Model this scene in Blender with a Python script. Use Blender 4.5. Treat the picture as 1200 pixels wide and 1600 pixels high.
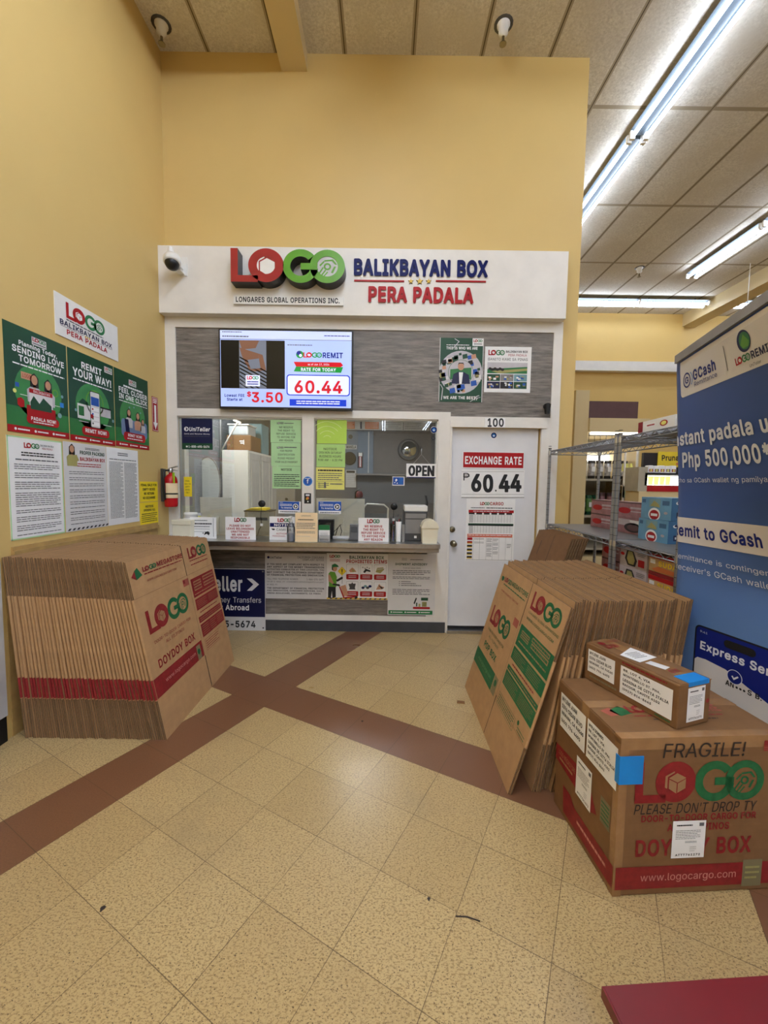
import bpy, bmesh, math, random
from mathutils import Vector, Matrix
random.seed(7)
S = bpy.context.scene
COL = S.collection
for o in list(bpy.data.objects):
    bpy.data.objects.remove(o)
V3 = Vector
PI = math.pi

# ------------------------------------------------------------------ camera, world, exposure
CAM_H = 1.47528
FPX, PITCH, ROLL = 635.05, 0.0695976, 0.0150714
_c, _s, _cr, _sr = math.cos(PITCH), math.sin(PITCH), math.cos(ROLL), math.sin(ROLL)
FWD = V3((0, _c, -_s)); _R0 = V3((1, 0, 0)); _D0 = V3((0, -_s, -_c))
RGT = _R0*_cr - _D0*_sr
DWN = _R0*_sr + _D0*_cr
cam_data = bpy.data.cameras.new('camera'); cam = bpy.data.objects.new('camera', cam_data); COL.objects.link(cam)
cam_data.sensor_fit = 'VERTICAL'; cam_data.sensor_height = 36.0; cam_data.sensor_width = 27.0
cam_data.lens = FPX/1600*36.0; cam_data.clip_start = 0.02; cam_data.clip_end = 200
M = Matrix.Identity(4)
for i in range(3):
    M[i][0] = RGT[i]; M[i][1] = -DWN[i]; M[i][2] = -FWD[i]
M[2][3] = CAM_H
cam.matrix_world = M
S.camera = cam
w = bpy.data.worlds.new('world'); S.world = w; w.use_nodes = True
w.node_tree.nodes['Background'].inputs[0].default_value = (0.9, 0.95, 1, 1)
w.node_tree.nodes['Background'].inputs[1].default_value = 0.25
S.view_settings.view_transform = 'Standard'; S.view_settings.look = 'None'
S.view_settings.gamma = 1.0; S.view_settings.use_curve_mapping = False
S.view_settings.exposure = 0.90
TUBE_POWER = 13.0            # the row beside the kiosk
FAR_POWER = 11.0              # the rows further into the store
LOBBY_POWER = 58.0           # the row over the customers' area, above and behind the viewer
OFFICE_FILL_POWER = 17.0  # two added lamps, out of view, that brighten the office
TUBE_COLOUR = (222, 234, 255)

def ray(x, y):
    return FWD + RGT*((x-600)/FPX) + DWN*((y-800)/FPX)
def W(x, y, Y):                       # a point on the plane Y = const (the kiosk front and planes parallel to it)
    d = ray(x, y); t = Y/d.y
    return V3((d.x*t, Y, CAM_H+d.z*t))
def FZ(x, y, z=0.0):                  # a point on a horizontal plane
    d = ray(x, y); t = (z-CAM_H)/d.z
    return V3((d.x*t, d.y*t, z))

# ------------------------------------------------------------------ materials
def lin(c):
    c /= 255.0
    return c/12.92 if c <= .04045 else ((c+.055)/1.055)**2.4
def rgb(r, g, b): return (lin(r), lin(g), lin(b), 1)
class NT:
    def __init__(s, name):
        s.m = bpy.data.materials.new(name); s.m.use_nodes = True
        s.t = s.m.node_tree; s.b = s.t.nodes['Principled BSDF']
    def n(s, typ, **kw):
        q = s.t.nodes.new(typ)
        for k, v in kw.items(): setattr(q, k, v)
        return q
    def l(s, a, b): s.t.links.new(a, b)
    def math(s, op, a, b=None, c=None):
        q = s.n('ShaderNodeMath', operation=op)
        for i, v in enumerate((a, b, c)):
            if v is None: continue
            if isinstance(v, (int, float)): q.inputs[i].default_value = v
            else: s.l(v, q.inputs[i])
        return q.outputs[0]
    def mix(s, f, a, b):
        q = s.n('ShaderNodeMix', data_type='RGBA')
        for i, v in ((0, f), (6, a), (7, b)):
            if isinstance(v, (int, float)): q.inputs[i].default_value = v
            elif isinstance(v, tuple): q.inputs[i].default_value = v
            else: s.l(v, q.inputs[i])
        return q.outputs[2]
    def noise(s, scale, detail=4, vec=None, rough=.55):
        q = s.n('ShaderNodeTexNoise'); q.inputs['Scale'].default_value = scale
        q.inputs['Detail'].default_value = detail; q.inputs['Roughness'].default_value = rough
        if vec is not None: s.l(vec, q.inputs['Vector'])
        return q.outputs['Fac']
    def ramp(s, f, a, b):
        q = s.n('ShaderNodeMapRange'); q.inputs[1].default_value = a; q.inputs[2].default_value = b
        s.l(f, q.inputs[0]); return q.outputs[0]
    def pos(s): return s.n('ShaderNodeNewGeometry').outputs['Position']
    def obj(s): return s.n('ShaderNodeTexCoord').outputs['Object']
    def scaled(s, v, sc):
        q = s.n('ShaderNodeMapping'); q.inputs['Scale'].default_value = sc; s.l(v, q.inputs['Vector']); return q.outputs[0]
    def bump(s, h, strength=.2, dist=.002):
        q = s.n('ShaderNodeBump'); q.inputs['Strength'].default_value = strength; q.inputs['Distance'].default_value = dist
        s.l(h, q.inputs['Height']); s.l(q.outputs[0], s.b.inputs['Normal'])
MATS = {}
def mat(name, c, rough=.5, metal=0, var=.06, scale=9, emit=0, bump=0, spec=.5):
    if name in MATS: return MATS[name]
    k = NT(name)
    col = rgb(*c)
    dark = tuple(x*(1-var*2) for x in col[:3])+(1,)
    lite = tuple(min(1, x*(1+var)) for x in col[:3])+(1,)
    f = k.noise(scale, 5, k.obj())
    cc = k.mix(k.ramp(f, .3, .7), dark, lite)
    k.l(cc, k.b.inputs['Base Color'])
    k.b.inputs['Roughness'].default_value = rough; k.b.inputs['Metallic'].default_value = metal
    k.b.inputs['Specular IOR Level'].default_value = spec
    if emit:
        k.l(cc, k.b.inputs['Emission Color']); k.b.inputs['Emission Strength'].default_value = emit
    if bump: k.bump(f, bump)
    MATS[name] = k.m
    return k.m

# setting materials
def wall_mat(name, c):
    k = NT(name); p = k.pos()
    f = k.noise(2.0, 3, p); g = k.noise(260, 2, p)
    c0 = rgb(*c)
    k.l(k.mix(k.ramp(f, .3, .7), tuple(x*.96 for x in c0[:3])+(1,), c0), k.b.inputs['Base Color'])
    k.b.inputs['Roughness'].default_value = .55; k.bump(g, .12, .0015)
    MATS[name] = k.m; return k.m
YEL = wall_mat('yellow_wall_paint', (216, 185, 116))
YEL2 = wall_mat('store_wall_paint', (226, 190, 112))
STOREW = wall_mat('store_off_white_paint', (225, 224, 220))
CREAM = wall_mat('cream_beam_paint', (214, 193, 146))

def floor_mat():
    k = NT('vinyl_tile_floor'); p = k.pos()
    T = .3048; az = 0.503303602; du, dv = -.76744, 2.57649
    sx = k.n('ShaderNodeSeparateXYZ'); k.l(p, sx.inputs[0])
    x = k.math('SUBTRACT', sx.outputs[0], du); y = k.math('SUBTRACT', sx.outputs[1], dv)
    sa, ca = math.sin(az)/T, math.cos(az)/T
    u = k.math('ADD', k.math('MULTIPLY', x, sa), k.math('MULTIPLY', y, ca))
    v = k.math('SUBTRACT', k.math('MULTIPLY', x, ca), k.math('MULTIPLY', y, sa))
    def line(q, wd):
        f = k.math('FRACT', q); d = k.math('MINIMUM', f, k.math('SUBTRACT', 1.0, f))
        return k.math('LESS_THAN', d, wd)
    wob = k.noise(3, 2, p)
    wu = k.math('MULTIPLY', wob, .0075)
    ln = k.math('MAXIMUM', line(u, wu), line(v, wu))
    # red brown border strips, one tile wide, every ninth tile
    vs = k.math('LESS_THAN', k.math('MODULO', k.math('ADD', v, 91.0), 9.0), 1.0)
    us = k.math('LESS_THAN', k.math('MODULO', k.math('ADD', u, 90.0), 9.0), 1.0)
    strip = k.math('MAXIMUM', us, vs)
    # per tile tone
    cb = k.n('ShaderNodeCombineXYZ'); k.l(k.math('FLOOR', u), cb.inputs[0]); k.l(k.math('FLOOR', v), cb.inputs[1])
    wn = k.n('ShaderNodeTexWhiteNoise'); k.l(cb.outputs[0], wn.inputs['Vector'])
    sp = k.noise(168, 2, k.scaled(p, (1, 1.25, 1)), .6)
    sp2 = k.noise(105, 2, k.scaled(p, (1, 1.6, 1)), .6)
    big = k.noise(1.6, 4, p)
    tile = k.mix(wn.outputs['Value'], rgb(186, 159, 110), rgb(197, 171, 121))
    tile = k.mix(k.ramp(sp2, .5, .62), tile, rgb(158, 131, 86))
    tile = k.mix(k.ramp(sp, .605, .66), tile, rgb(70, 50, 26))
    tile = k.mix(k.ramp(big, .55, .85), tile, rgb(152, 130, 94))
    red = k.mix(k.ramp(sp, .3, .7), rgb(112, 75, 50), rgb(130, 90, 62))
    red = k.mix(wn.outputs['Value'], red, rgb(120, 82, 58))
    c = k.mix(strip, tile, red)
    c = k.mix(k.math('MULTIPLY', ln, .8), c, rgb(84, 62, 36))
    k.l(c, k.b.inputs['Base Color'])
    k.l(k.math('ADD', .2, k.math('MULTIPLY', big, .22)), k.b.inputs['Roughness'])
    k.b.inputs['Specular IOR Level'].default_value = .5
    return k.m
FLOOR = floor_mat()

def ceil_mat():
    k = NT('acoustic_tile_ceiling'); p = k.pos()
    sx = k.n('ShaderNodeSeparateXYZ'); k.l(p, sx.inputs[0]); X, Y = sx.outputs[0], sx.outputs[1]
    def line(q, off, step, wd):
        f = k.math('FRACT', k.math('DIVIDE', k.math('SUBTRACT', q, off), step))
        d = k.math('MULTIPLY', k.math('MINIMUM', f, k.math('SUBTRACT', 1.0, f)), step)
        return k.math('LESS_THAN', d, wd)
    gx = line(X, .204, .625, .022); gx2 = line(X, .204, .625, .005)
    gy = line(Y, 4.48, 1.46, .022)
    f1 = k.noise(55, 4, p, .75); f2 = k.noise(2.2, 3, p)
    c = k.mix(k.ramp(f1, .35, .65), rgb(194, 186, 170), rgb(230, 224, 210))
    c = k.mix(k.ramp(f2, .4, .75), c, rgb(206, 197, 180))
    c = k.mix(k.math('MAXIMUM', gx, gy), c, rgb(165, 152, 128))
    c = k.mix(gx2, c, rgb(92, 78, 56))
    k.l(c, k.b.inputs['Base Color']); k.b.inputs['Roughness'].default_value = .85
    k.bump(f1, .5, .004)
    return k.m
CEIL = ceil_mat()

def plank_mat():
    k = NT('grey_wood_planks'); p = k.pos()
    sx = k.n('ShaderNodeSeparateXYZ'); k.l(p, sx.inputs[0])
    row = k.math('FLOOR', k.math('DIVIDE', sx.outputs[2], .148))
    wn = k.n('ShaderNodeTexWhiteNoise', noise_dimensions='1D'); k.l(row, wn.inputs['W'])
    col = k.math('FLOOR', k.math('ADD', k.math('DIVIDE', sx.outputs[0], .92), k.math('MULTIPLY', wn.outputs['Value'], 7.0)))
    cb = k.n('ShaderNodeCombineXYZ'); k.l(row, cb.inputs[0]); k.l(col, cb.inputs[1])
    wn2 = k.n('ShaderNodeTexWhiteNoise'); k.l(cb.outputs[0], wn2.inputs['Vector'])
    g = k.noise(14, 8, k.scaled(p, (.35, 1, 3.0)), .7)
    g2 = k.noise(50, 4, k.scaled(p, (.12, 1, 2.4)), .7)
    c = k.mix(k.ramp(g, .32, .68), rgb(86, 80, 74), rgb(158, 150, 140))
    c = k.mix(k.math('MULTIPLY', k.ramp(g2, .45, .75), .55), c, rgb(70, 62, 56))
    c = k.mix(k.math('MULTIPLY', wn2.outputs['Value'], .4), c, rgb(116, 108, 100))
    k.l(c, k.b.inputs['Base Color']); k.b.inputs['Roughness'].default_value = .5
    return k.m
PLANK = plank_mat()

def board_mat(name, c, stripes=None):
    k = NT(name); p = k.obj()
    c0 = rgb(*c)
    f = k.noise(16, 5, p); g = k.noise(55, 3, k.scaled(p, (.15, .15, 3)))
    cc = k.mix(k.ramp(f, .3, .7), tuple(x*.84 for x in c0[:3])+(1,), c0)
    cc = k.mix(k.math('MULTIPLY', k.ramp(g, .4, .75), .3), cc, tuple(x*.78 for x in c0[:3])+(1,))
    k.l(cc, k.b.inputs['Base Color']); k.b.inputs['Roughness'].default_value = .62
    k.b.inputs['Specular IOR Level'].default_value = .3
    MATS[name] = k.m; return k.m
CARD = board_mat('brown_cardboard', (192, 151, 106))
CARD2 = board_mat('kraft_cardboard', (134, 97, 62))
def edge_mat():
    k = NT('corrugated_cut_edge'); p = k.obj()
    f = k.noise(90, 4, k.scaled(p, (1, 6, .25)), .7); g = k.noise(240, 2, p, .7)
    cc = k.mix(k.ramp(f, .35, .68), rgb(84, 60, 38), rgb(150, 118, 82))
    cc = k.mix(k.math('MULTIPLY', k.ramp(g, .5, .7), .5), cc, rgb(66, 46, 28))
    k.l(cc, k.b.inputs['Base Color']); k.b.inputs['Roughness'].default_value = .8
    return k.m
CEDGE = edge_mat()

WHITE = mat('white_painted_wood', (236, 231, 222), .45, var=.03, scale=5)
WHITE2 = mat('white_plastic', (238, 236, 230), .35, var=.02)
CREAMP = mat('cream_plastic', (240, 232, 205), .35, var=.02)
PAPER = mat('white_paper', (246, 245, 243), .55, var=.02)
PAPERD = mat('grey_white_paper', (222, 220, 218), .55, var=.02)
DOORM = mat('grey_white_door_paint', (230, 230, 232), .4, var=.03, scale=4)
BLACK = mat('black_plastic', (18, 18, 19), .35, var=.1)
BLKM = mat('black_matte_paint', (12, 12, 13), .6, var=.1)
DARK = mat('dark_grey_rubber', (66, 68, 74), .6, var=.08)
DGREY = mat('dark_grey_plastic', (70, 68, 66), .4)
MGREY = mat('mid_grey_plastic', (140, 136, 132), .4)
LGREY = mat('light_grey_plastic', (198, 197, 196), .4)
STEEL = mat('brushed_steel', (190, 190, 190), .28, 1.0, var=.05, scale=30)
CHROME = mat('chrome_wire', (150, 153, 158), .3, .65, var=.05, scale=30)
BRASS = mat('aged_nickel', (150, 142, 120), .3, 1.0)
RED = mat('red_print', (174, 26, 30), .5, spec=.25)
REDB = mat('red_box_ink', (142, 27, 31), .55, var=.12, scale=40)
REDL = mat('red_sign_face', (164, 36, 34), .35)
GREENL = mat('green_sign_face', (98, 162, 42), .35)
GREENB = mat('green_box_ink', (20, 104, 58), .55, var=.12, scale=40)
GREEND = mat('dark_green_poster', (18, 74, 44), .35, var=.1, scale=3)
GREENM = mat('mid_green_poster', (44, 120, 60), .35, var=.12, scale=4)
GREEN = mat('green_print', (30, 122, 66), .4)
LIME = mat('lime_green_paper', (186, 222, 84), .5, var=.03)
PGREEN = mat('pale_green_paper', (182, 224, 166), .5, var=.03)
PLIME = mat('pale_lime_paper', (178, 218, 128), .5, var=.03)
PYEL = mat('pale_yellow_paper', (232, 226, 122), .5, var=.03)
YELLOW = mat('bright_yellow_paper', (252, 224, 40), .5, var=.03)
NAVY = mat('navy_print', (12, 22, 92), .5, spec=.2)
NAVYD = mat('deep_navy_panel', (8, 16, 66), .4, var=.1, scale=3)
BLUE = mat('blue_print', (28, 86, 178), .4)
BLUEL = mat('light_blue_sticker', (44, 132, 214), .4)
TAPE = mat('blue_tape', (20, 138, 222), .45, var=.05)
GOLD = mat('gold_star', (222, 182, 40), .4)
ORANGE = mat('orange_print', (222, 128, 78), .5)
INK = mat('black_ink', (26, 26, 28), .5)
INKG = mat('grey_ink', (96, 96, 100), .5)
PEACH = mat('peach_paper', (248, 222, 178), .5, var=.02)
SKIN = mat('printed_skin_tone', (206, 152, 118), .5)
HAIRM = mat('printed_dark_hair', (34, 26, 24), .5)
BEIGE = mat('beige_plastic', (176, 168, 148), .45)
OLIVE = mat('printed_khaki', (168, 160, 96), .5)
PINKW = mat('printed_pale_grey', (196, 192, 196), .5)
TEAL = mat('muted_teal_panel', (120, 160, 168), .4)
MAROON = mat('maroon_board', (92, 62, 62), .5)
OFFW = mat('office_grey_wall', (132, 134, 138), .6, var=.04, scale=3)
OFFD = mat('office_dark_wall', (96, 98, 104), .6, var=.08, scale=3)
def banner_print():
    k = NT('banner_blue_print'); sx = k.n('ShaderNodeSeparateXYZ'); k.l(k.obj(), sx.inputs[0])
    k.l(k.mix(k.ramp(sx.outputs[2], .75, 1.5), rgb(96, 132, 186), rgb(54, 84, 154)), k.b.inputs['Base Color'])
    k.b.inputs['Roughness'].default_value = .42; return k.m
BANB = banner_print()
BANW = mat('banner_white', (224, 220, 218), .45, var=.02, scale=2)
BANN = mat('banner_navy', (10, 32, 122), .4, var=.04, scale=3)
BANT = mat('banner_lettering_white', (224, 228, 238), .45, var=.02)
WINE = mat('dark_red_laminate', (112, 16, 24), .38, var=.06, scale=4)
EXTR = mat('extinguisher_red', (190, 18, 30), .22, var=.05)
HIVIS = mat('lime_tag', (170, 230, 50), .5)
WOODT = mat('tan_wood_trim', (186, 152, 92), .5, var=.1, scale=12)
INKT = mat('brown_marker_ink', (52, 40, 34), .6)
PURP = mat('mauve_carton', (158, 112, 116), .5, var=.14, scale=20)
SKYB = mat('sky_blue_carton', (104, 160, 196), .45, var=.08)
SKYD = mat('steel_blue_carton', (54, 100, 138), .45, var=.08)
PALEP = mat('pale_lilac_carton', (190, 178, 182), .45, var=.1)
GLOWW = mat('lit_white', (255, 255, 250), .4, emit=3.0, var=0.0)
GLOWY = mat('lit_yellow_cup', (236, 240, 150), .4, emit=.5, var=.03)
TUBE = mat('fluorescent_tube', TUBE_COLOUR, .3, emit=TUBE_POWER, var=0.0)
TUBEF = mat('fluorescent_tube_far', TUBE_COLOUR, .3, emit=FAR_POWER, var=0.0)
TUBEL = mat('fluorescent_tube_lobby', TUBE_COLOUR, .3, emit=LOBBY_POWER, var=0.0)
OFFICE_FILL = mat('added_office_lamp', (250, 252, 255), .3, emit=OFFICE_FILL_POWER, var=0.0)
REFL = mat('blue_grey_enamel_reflector', (74, 84, 90), .4, var=.02)
FADE = mat('bare_board_in_print', (160, 122, 84), .6, var=.05, scale=16)
STAMP = mat('olive_stamp_ink', (128, 118, 84), .6)
def screen(name, c, e):
    return mat(name, c, .12, emit=e*.47, var=0.0, spec=.35)
SC_BG = screen('screen_pale_blue', (176, 196, 250), .62)
SC_BAR = screen('screen_toolbar', (200, 212, 252), .62)
SC_BLK = screen('screen_black', (8, 8, 8), .1)
SC_RED = screen('screen_red', (196, 26, 40), .75)
SC_GRN = screen('screen_green', (30, 140, 60), .75)
SC_NAVY = screen('screen_navy', (24, 40, 130), .75)
SC_BLUE = screen('screen_blue', (20, 56, 190), .85)
SC_WHT = screen('screen_white', (222, 228, 255), .66)
SC_BRN = screen('screen_brown', (120, 84, 66), .6)
SC_GRY = screen('screen_grey', (110, 116, 130), .6)

def glass_mat(name, tint=(.97, .99, .98, 1), refl=1.0):
    k = NT(name)
    tr = k.n('ShaderNodeBsdfTransparent'); tr.inputs[0].default_value = tint
    gl = k.n('ShaderNodeBsdfGlossy'); gl.inputs['Roughness'].default_value = .01
    fr = k.n('ShaderNodeFresnel'); fr.inputs[0].default_value = 1.5
    f = k.math('MULTIPLY', fr.outputs[0], refl)
    mx = k.n('ShaderNodeMixShader'); k.l(f, mx.inputs[0]); k.l(tr.outputs[0], mx.inputs[1]); k.l(gl.outputs[0], mx.inputs[2])
    k.l(mx.outputs[0], k.t.nodes['Material Output'].inputs[0])
    return k.m
GLASS = glass_mat('window_glass', refl=2.4)
CLEAR = glass_mat('clear_plastic', (.93, .95, .97, 1), 2.0)
MIRROR = mat('mirror_glass', (225, 232, 236), .03, 1.0, var=0.0)

# ------------------------------------------------------------------ mesh helpers
class MB:
    def __init__(s): s.v = []; s.f = []; s.mi = []; s.mats = []; s.sm = []
    def m(s, mt):
        if mt not in s.mats: s.mats.append(mt)
        return s.mats.index(mt)
    def face(s, pts, mt, smooth=False):
        i = len(s.v); s.v += [V3(p) for p in pts]; s.f.append(list(range(i, i+len(pts)))); s.mi.append(s.m(mt)); s.sm.append(smooth)
    def mesh(s, verts, faces, mt, smooth=False):
        i = len(s.v); s.v += [V3(p) for p in verts]
        k = s.m(mt)
        for f in faces: s.f.append([j+i for j in f]); s.mi.append(k); s.sm.append(smooth)
    def obox(s, c, a, b, d, mt, mats=None):
        c, a, b, d = V3(c), V3(a), V3(b), V3(d)
        vs = [c+a*i+b*j+d*k for k in (-1, 1) for j in (-1, 1) for i in (-1, 1)]
        fs = [(0, 2, 3, 1), (4, 5, 7, 6), (0, 1, 5, 4), (2, 6, 7, 3), (0, 4, 6, 2), (1, 3, 7, 5)]  # -d +d -b +b -a +a
        if a.cross(b).dot(d) < 0: fs = [f[::-1] for f in fs]
        for k, f in enumerate(fs):
            s.mesh([vs[q] for q in f], [(0, 1, 2, 3)], mats[k] if mats else mt)
    def box(s, x0, y0, z0, x1, y1, z1, mt, mats=None):
        s.obox(((x0+x1)/2, (y0+y1)/2, (z0+z1)/2), ((x1-x0)/2, 0, 0), (0, (y1-y0)/2, 0), (0, 0, (z1-z0)/2), mt, mats)
    def rbox(s, x0, y0, z0, x1, y1, z1, r, mt, seg=2):
        bm = bmesh.new()
        bmesh.ops.create_cube(bm, size=1)
        for v in bm.verts: v.co = V3(((x0+x1)/2+v.co.x*(x1-x0), (y0+y1)/2+v.co.y*(y1-y0), (z0+z1)/2+v.co.z*(z1-z0)))
        bmesh.ops.bevel(bm, geom=bm.edges[:], offset=r, segments=seg, affect='EDGES', profile=.5)
        bm.verts.index_update()
        s.mesh([v.co.copy() for v in bm.verts], [[v.index for v in f.verts] for f in bm.faces], mt, False); bm.free()
    def cyl(s, p0, p1, r0, mt, r1=None, n=12, caps=True):
        p0, p1 = V3(p0), V3(p1); r1 = r0 if r1 is None else r1
        d = (p1-p0).normalized(); a = d.orthogonal().normalized(); b = d.cross(a)
        vs = []
        for p, r in ((p0, r0), (p1, r1)):
            vs += [p+(a*math.cos(2*PI*i/n)+b*math.sin(2*PI*i/n))*r for i in range(n)]
        s.mesh(vs, [(i, (i+1) % n, n+(i+1) % n, n+i) for i in range(n)], mt, True)
        if caps:
            s.mesh(vs[:n], [list(range(n))[::-1]], mt); s.mesh(vs[n:], [list(range(n))], mt)
    def tube(s, pts, r, mt, n=6):
        pts = [V3(p) for p in pts]; rings = []
        up = None
        for i, p in enumerate(pts):
            d = (pts[min(i+1, len(pts)-1)]-pts[max(i-1, 0)]).normalized()
            if up is None: up = d.orthogonal().normalized()
            a = (up-d*up.dot(d)).normalized(); b = d.cross(a); up = a
            rings.append([p+(a*math.cos(2*PI*k/n)+b*math.sin(2*PI*k/n))*r for k in range(n)])
        vs = [q for R in rings for q in R]
        fs = [(i*n+k, i*n+(k+1) % n, (i+1)*n+(k+1) % n, (i+1)*n+k) for i in range(len(pts)-1) for k in range(n)]
        fs += [list(range(n))[::-1], [len(vs)-n+k for k in range(n)]]
        s.mesh(vs, fs, mt, True)
    def lathe(s, prof, c, mt, n=20, ax=(0, 0, 1), cap=True):
        c = V3(c); d = V3(ax).normalized(); a = d.orthogonal().normalized(); b = d.cross(a)
        vs = [c+d*z+(a*math.cos(2*PI*k/n)+b*math.sin(2*PI*k/n))*max(r, 1e-4) for r, z in prof for k in range(n)]
        s.mesh(vs, [(i*n+k, i*n+(k+1) % n, (i+1)*n+(k+1) % n, (i+1)*n+k) for i in range(len(prof)-1) for k in range(n)], mt, True)
        if cap:
            s.mesh(vs[:n], [list(range(n))[::-1]], mt); s.mesh(vs[-n:], [list(range(n))], mt)
    def prism(s, pts, vec, mt, side=None, cap0=True):
        """pts: 3D polygon, swept along vec (front face at pts)."""
        pts = [V3(p) for p in pts]; vec = V3(vec); n = len(pts); side = side or mt
        bk = [p+vec for p in pts]
        s.mesh(pts, [list(range(n))], mt)
        if cap0: s.mesh(bk, [list(range(n))[::-1]], side)
        for i in range(n):
            j = (i+1) % n
            s.mesh([pts[i], bk[i], bk[j], pts[j]], [(0, 1, 2, 3)], side)
    def build(s, name, parent=None, org=None):
        if org is None:
            xs = [v.x for v in s.v]; ys = [v.y for v in s.v]; zs = [v.z for v in s.v]
            org = V3(((min(xs)+max(xs))/2, (min(ys)+max(ys))/2, min(zs)))
        org = V3(org)
        me = bpy.data.meshes.new(name)
        me.from_pydata([v-org for v in s.v], [], s.f)
        for mt in s.mats: me.materials.append(mt)
        me.polygons.foreach_set('material_index', s.mi)
        me.polygons.foreach_set('use_smooth', s.sm)
        me.update()
        o = bpy.data.objects.new(name, me); COL.objects.link(o)
        if parent is None: o.location = org
        else: o.parent = parent
        o['_org'] = list(org)
        return o
def tag(o, label=None, cat=None, group=None, kind=None):
    if label: o['label'] = label
    if cat: o['category'] = cat
    if group: o['group'] = group
    if kind: o['kind'] = kind
    return o
def empty(name, loc, label, cat, group=None):
    o = bpy.data.objects.new(name, None); COL.objects.link(o); o.location = V3(loc); o.empty_display_size = .05
    o['_org'] = list(loc)
    return tag(o, label, cat, group)
def org(o): return V3(o['_org'])
def part(name, mb, parent): return mb.build(name, parent, org(parent) if not parent.get('_local') else (0, 0, 0))
def struct(name, mb): return tag(mb.build(name), kind='structure')
def boxes(*args):
    m = MB()
    for a in args: m.box(*a)
    return m
def children_of(o): return [c for c in bpy.data.objects if c.parent == o]
def copy_tree(o, loc=None, label=None, group=None, kids=None):
    c = o.copy(); COL.objects.link(c)
    if loc is not None: c.location = loc; c['_org'] = list(loc)
    if label: c['label'] = label
    if group: c['group'] = group
    for k in (kids if kids is not None else children_of(o)):
        d = k.copy(); COL.objects.link(d); d.parent = c
    return c

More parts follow.
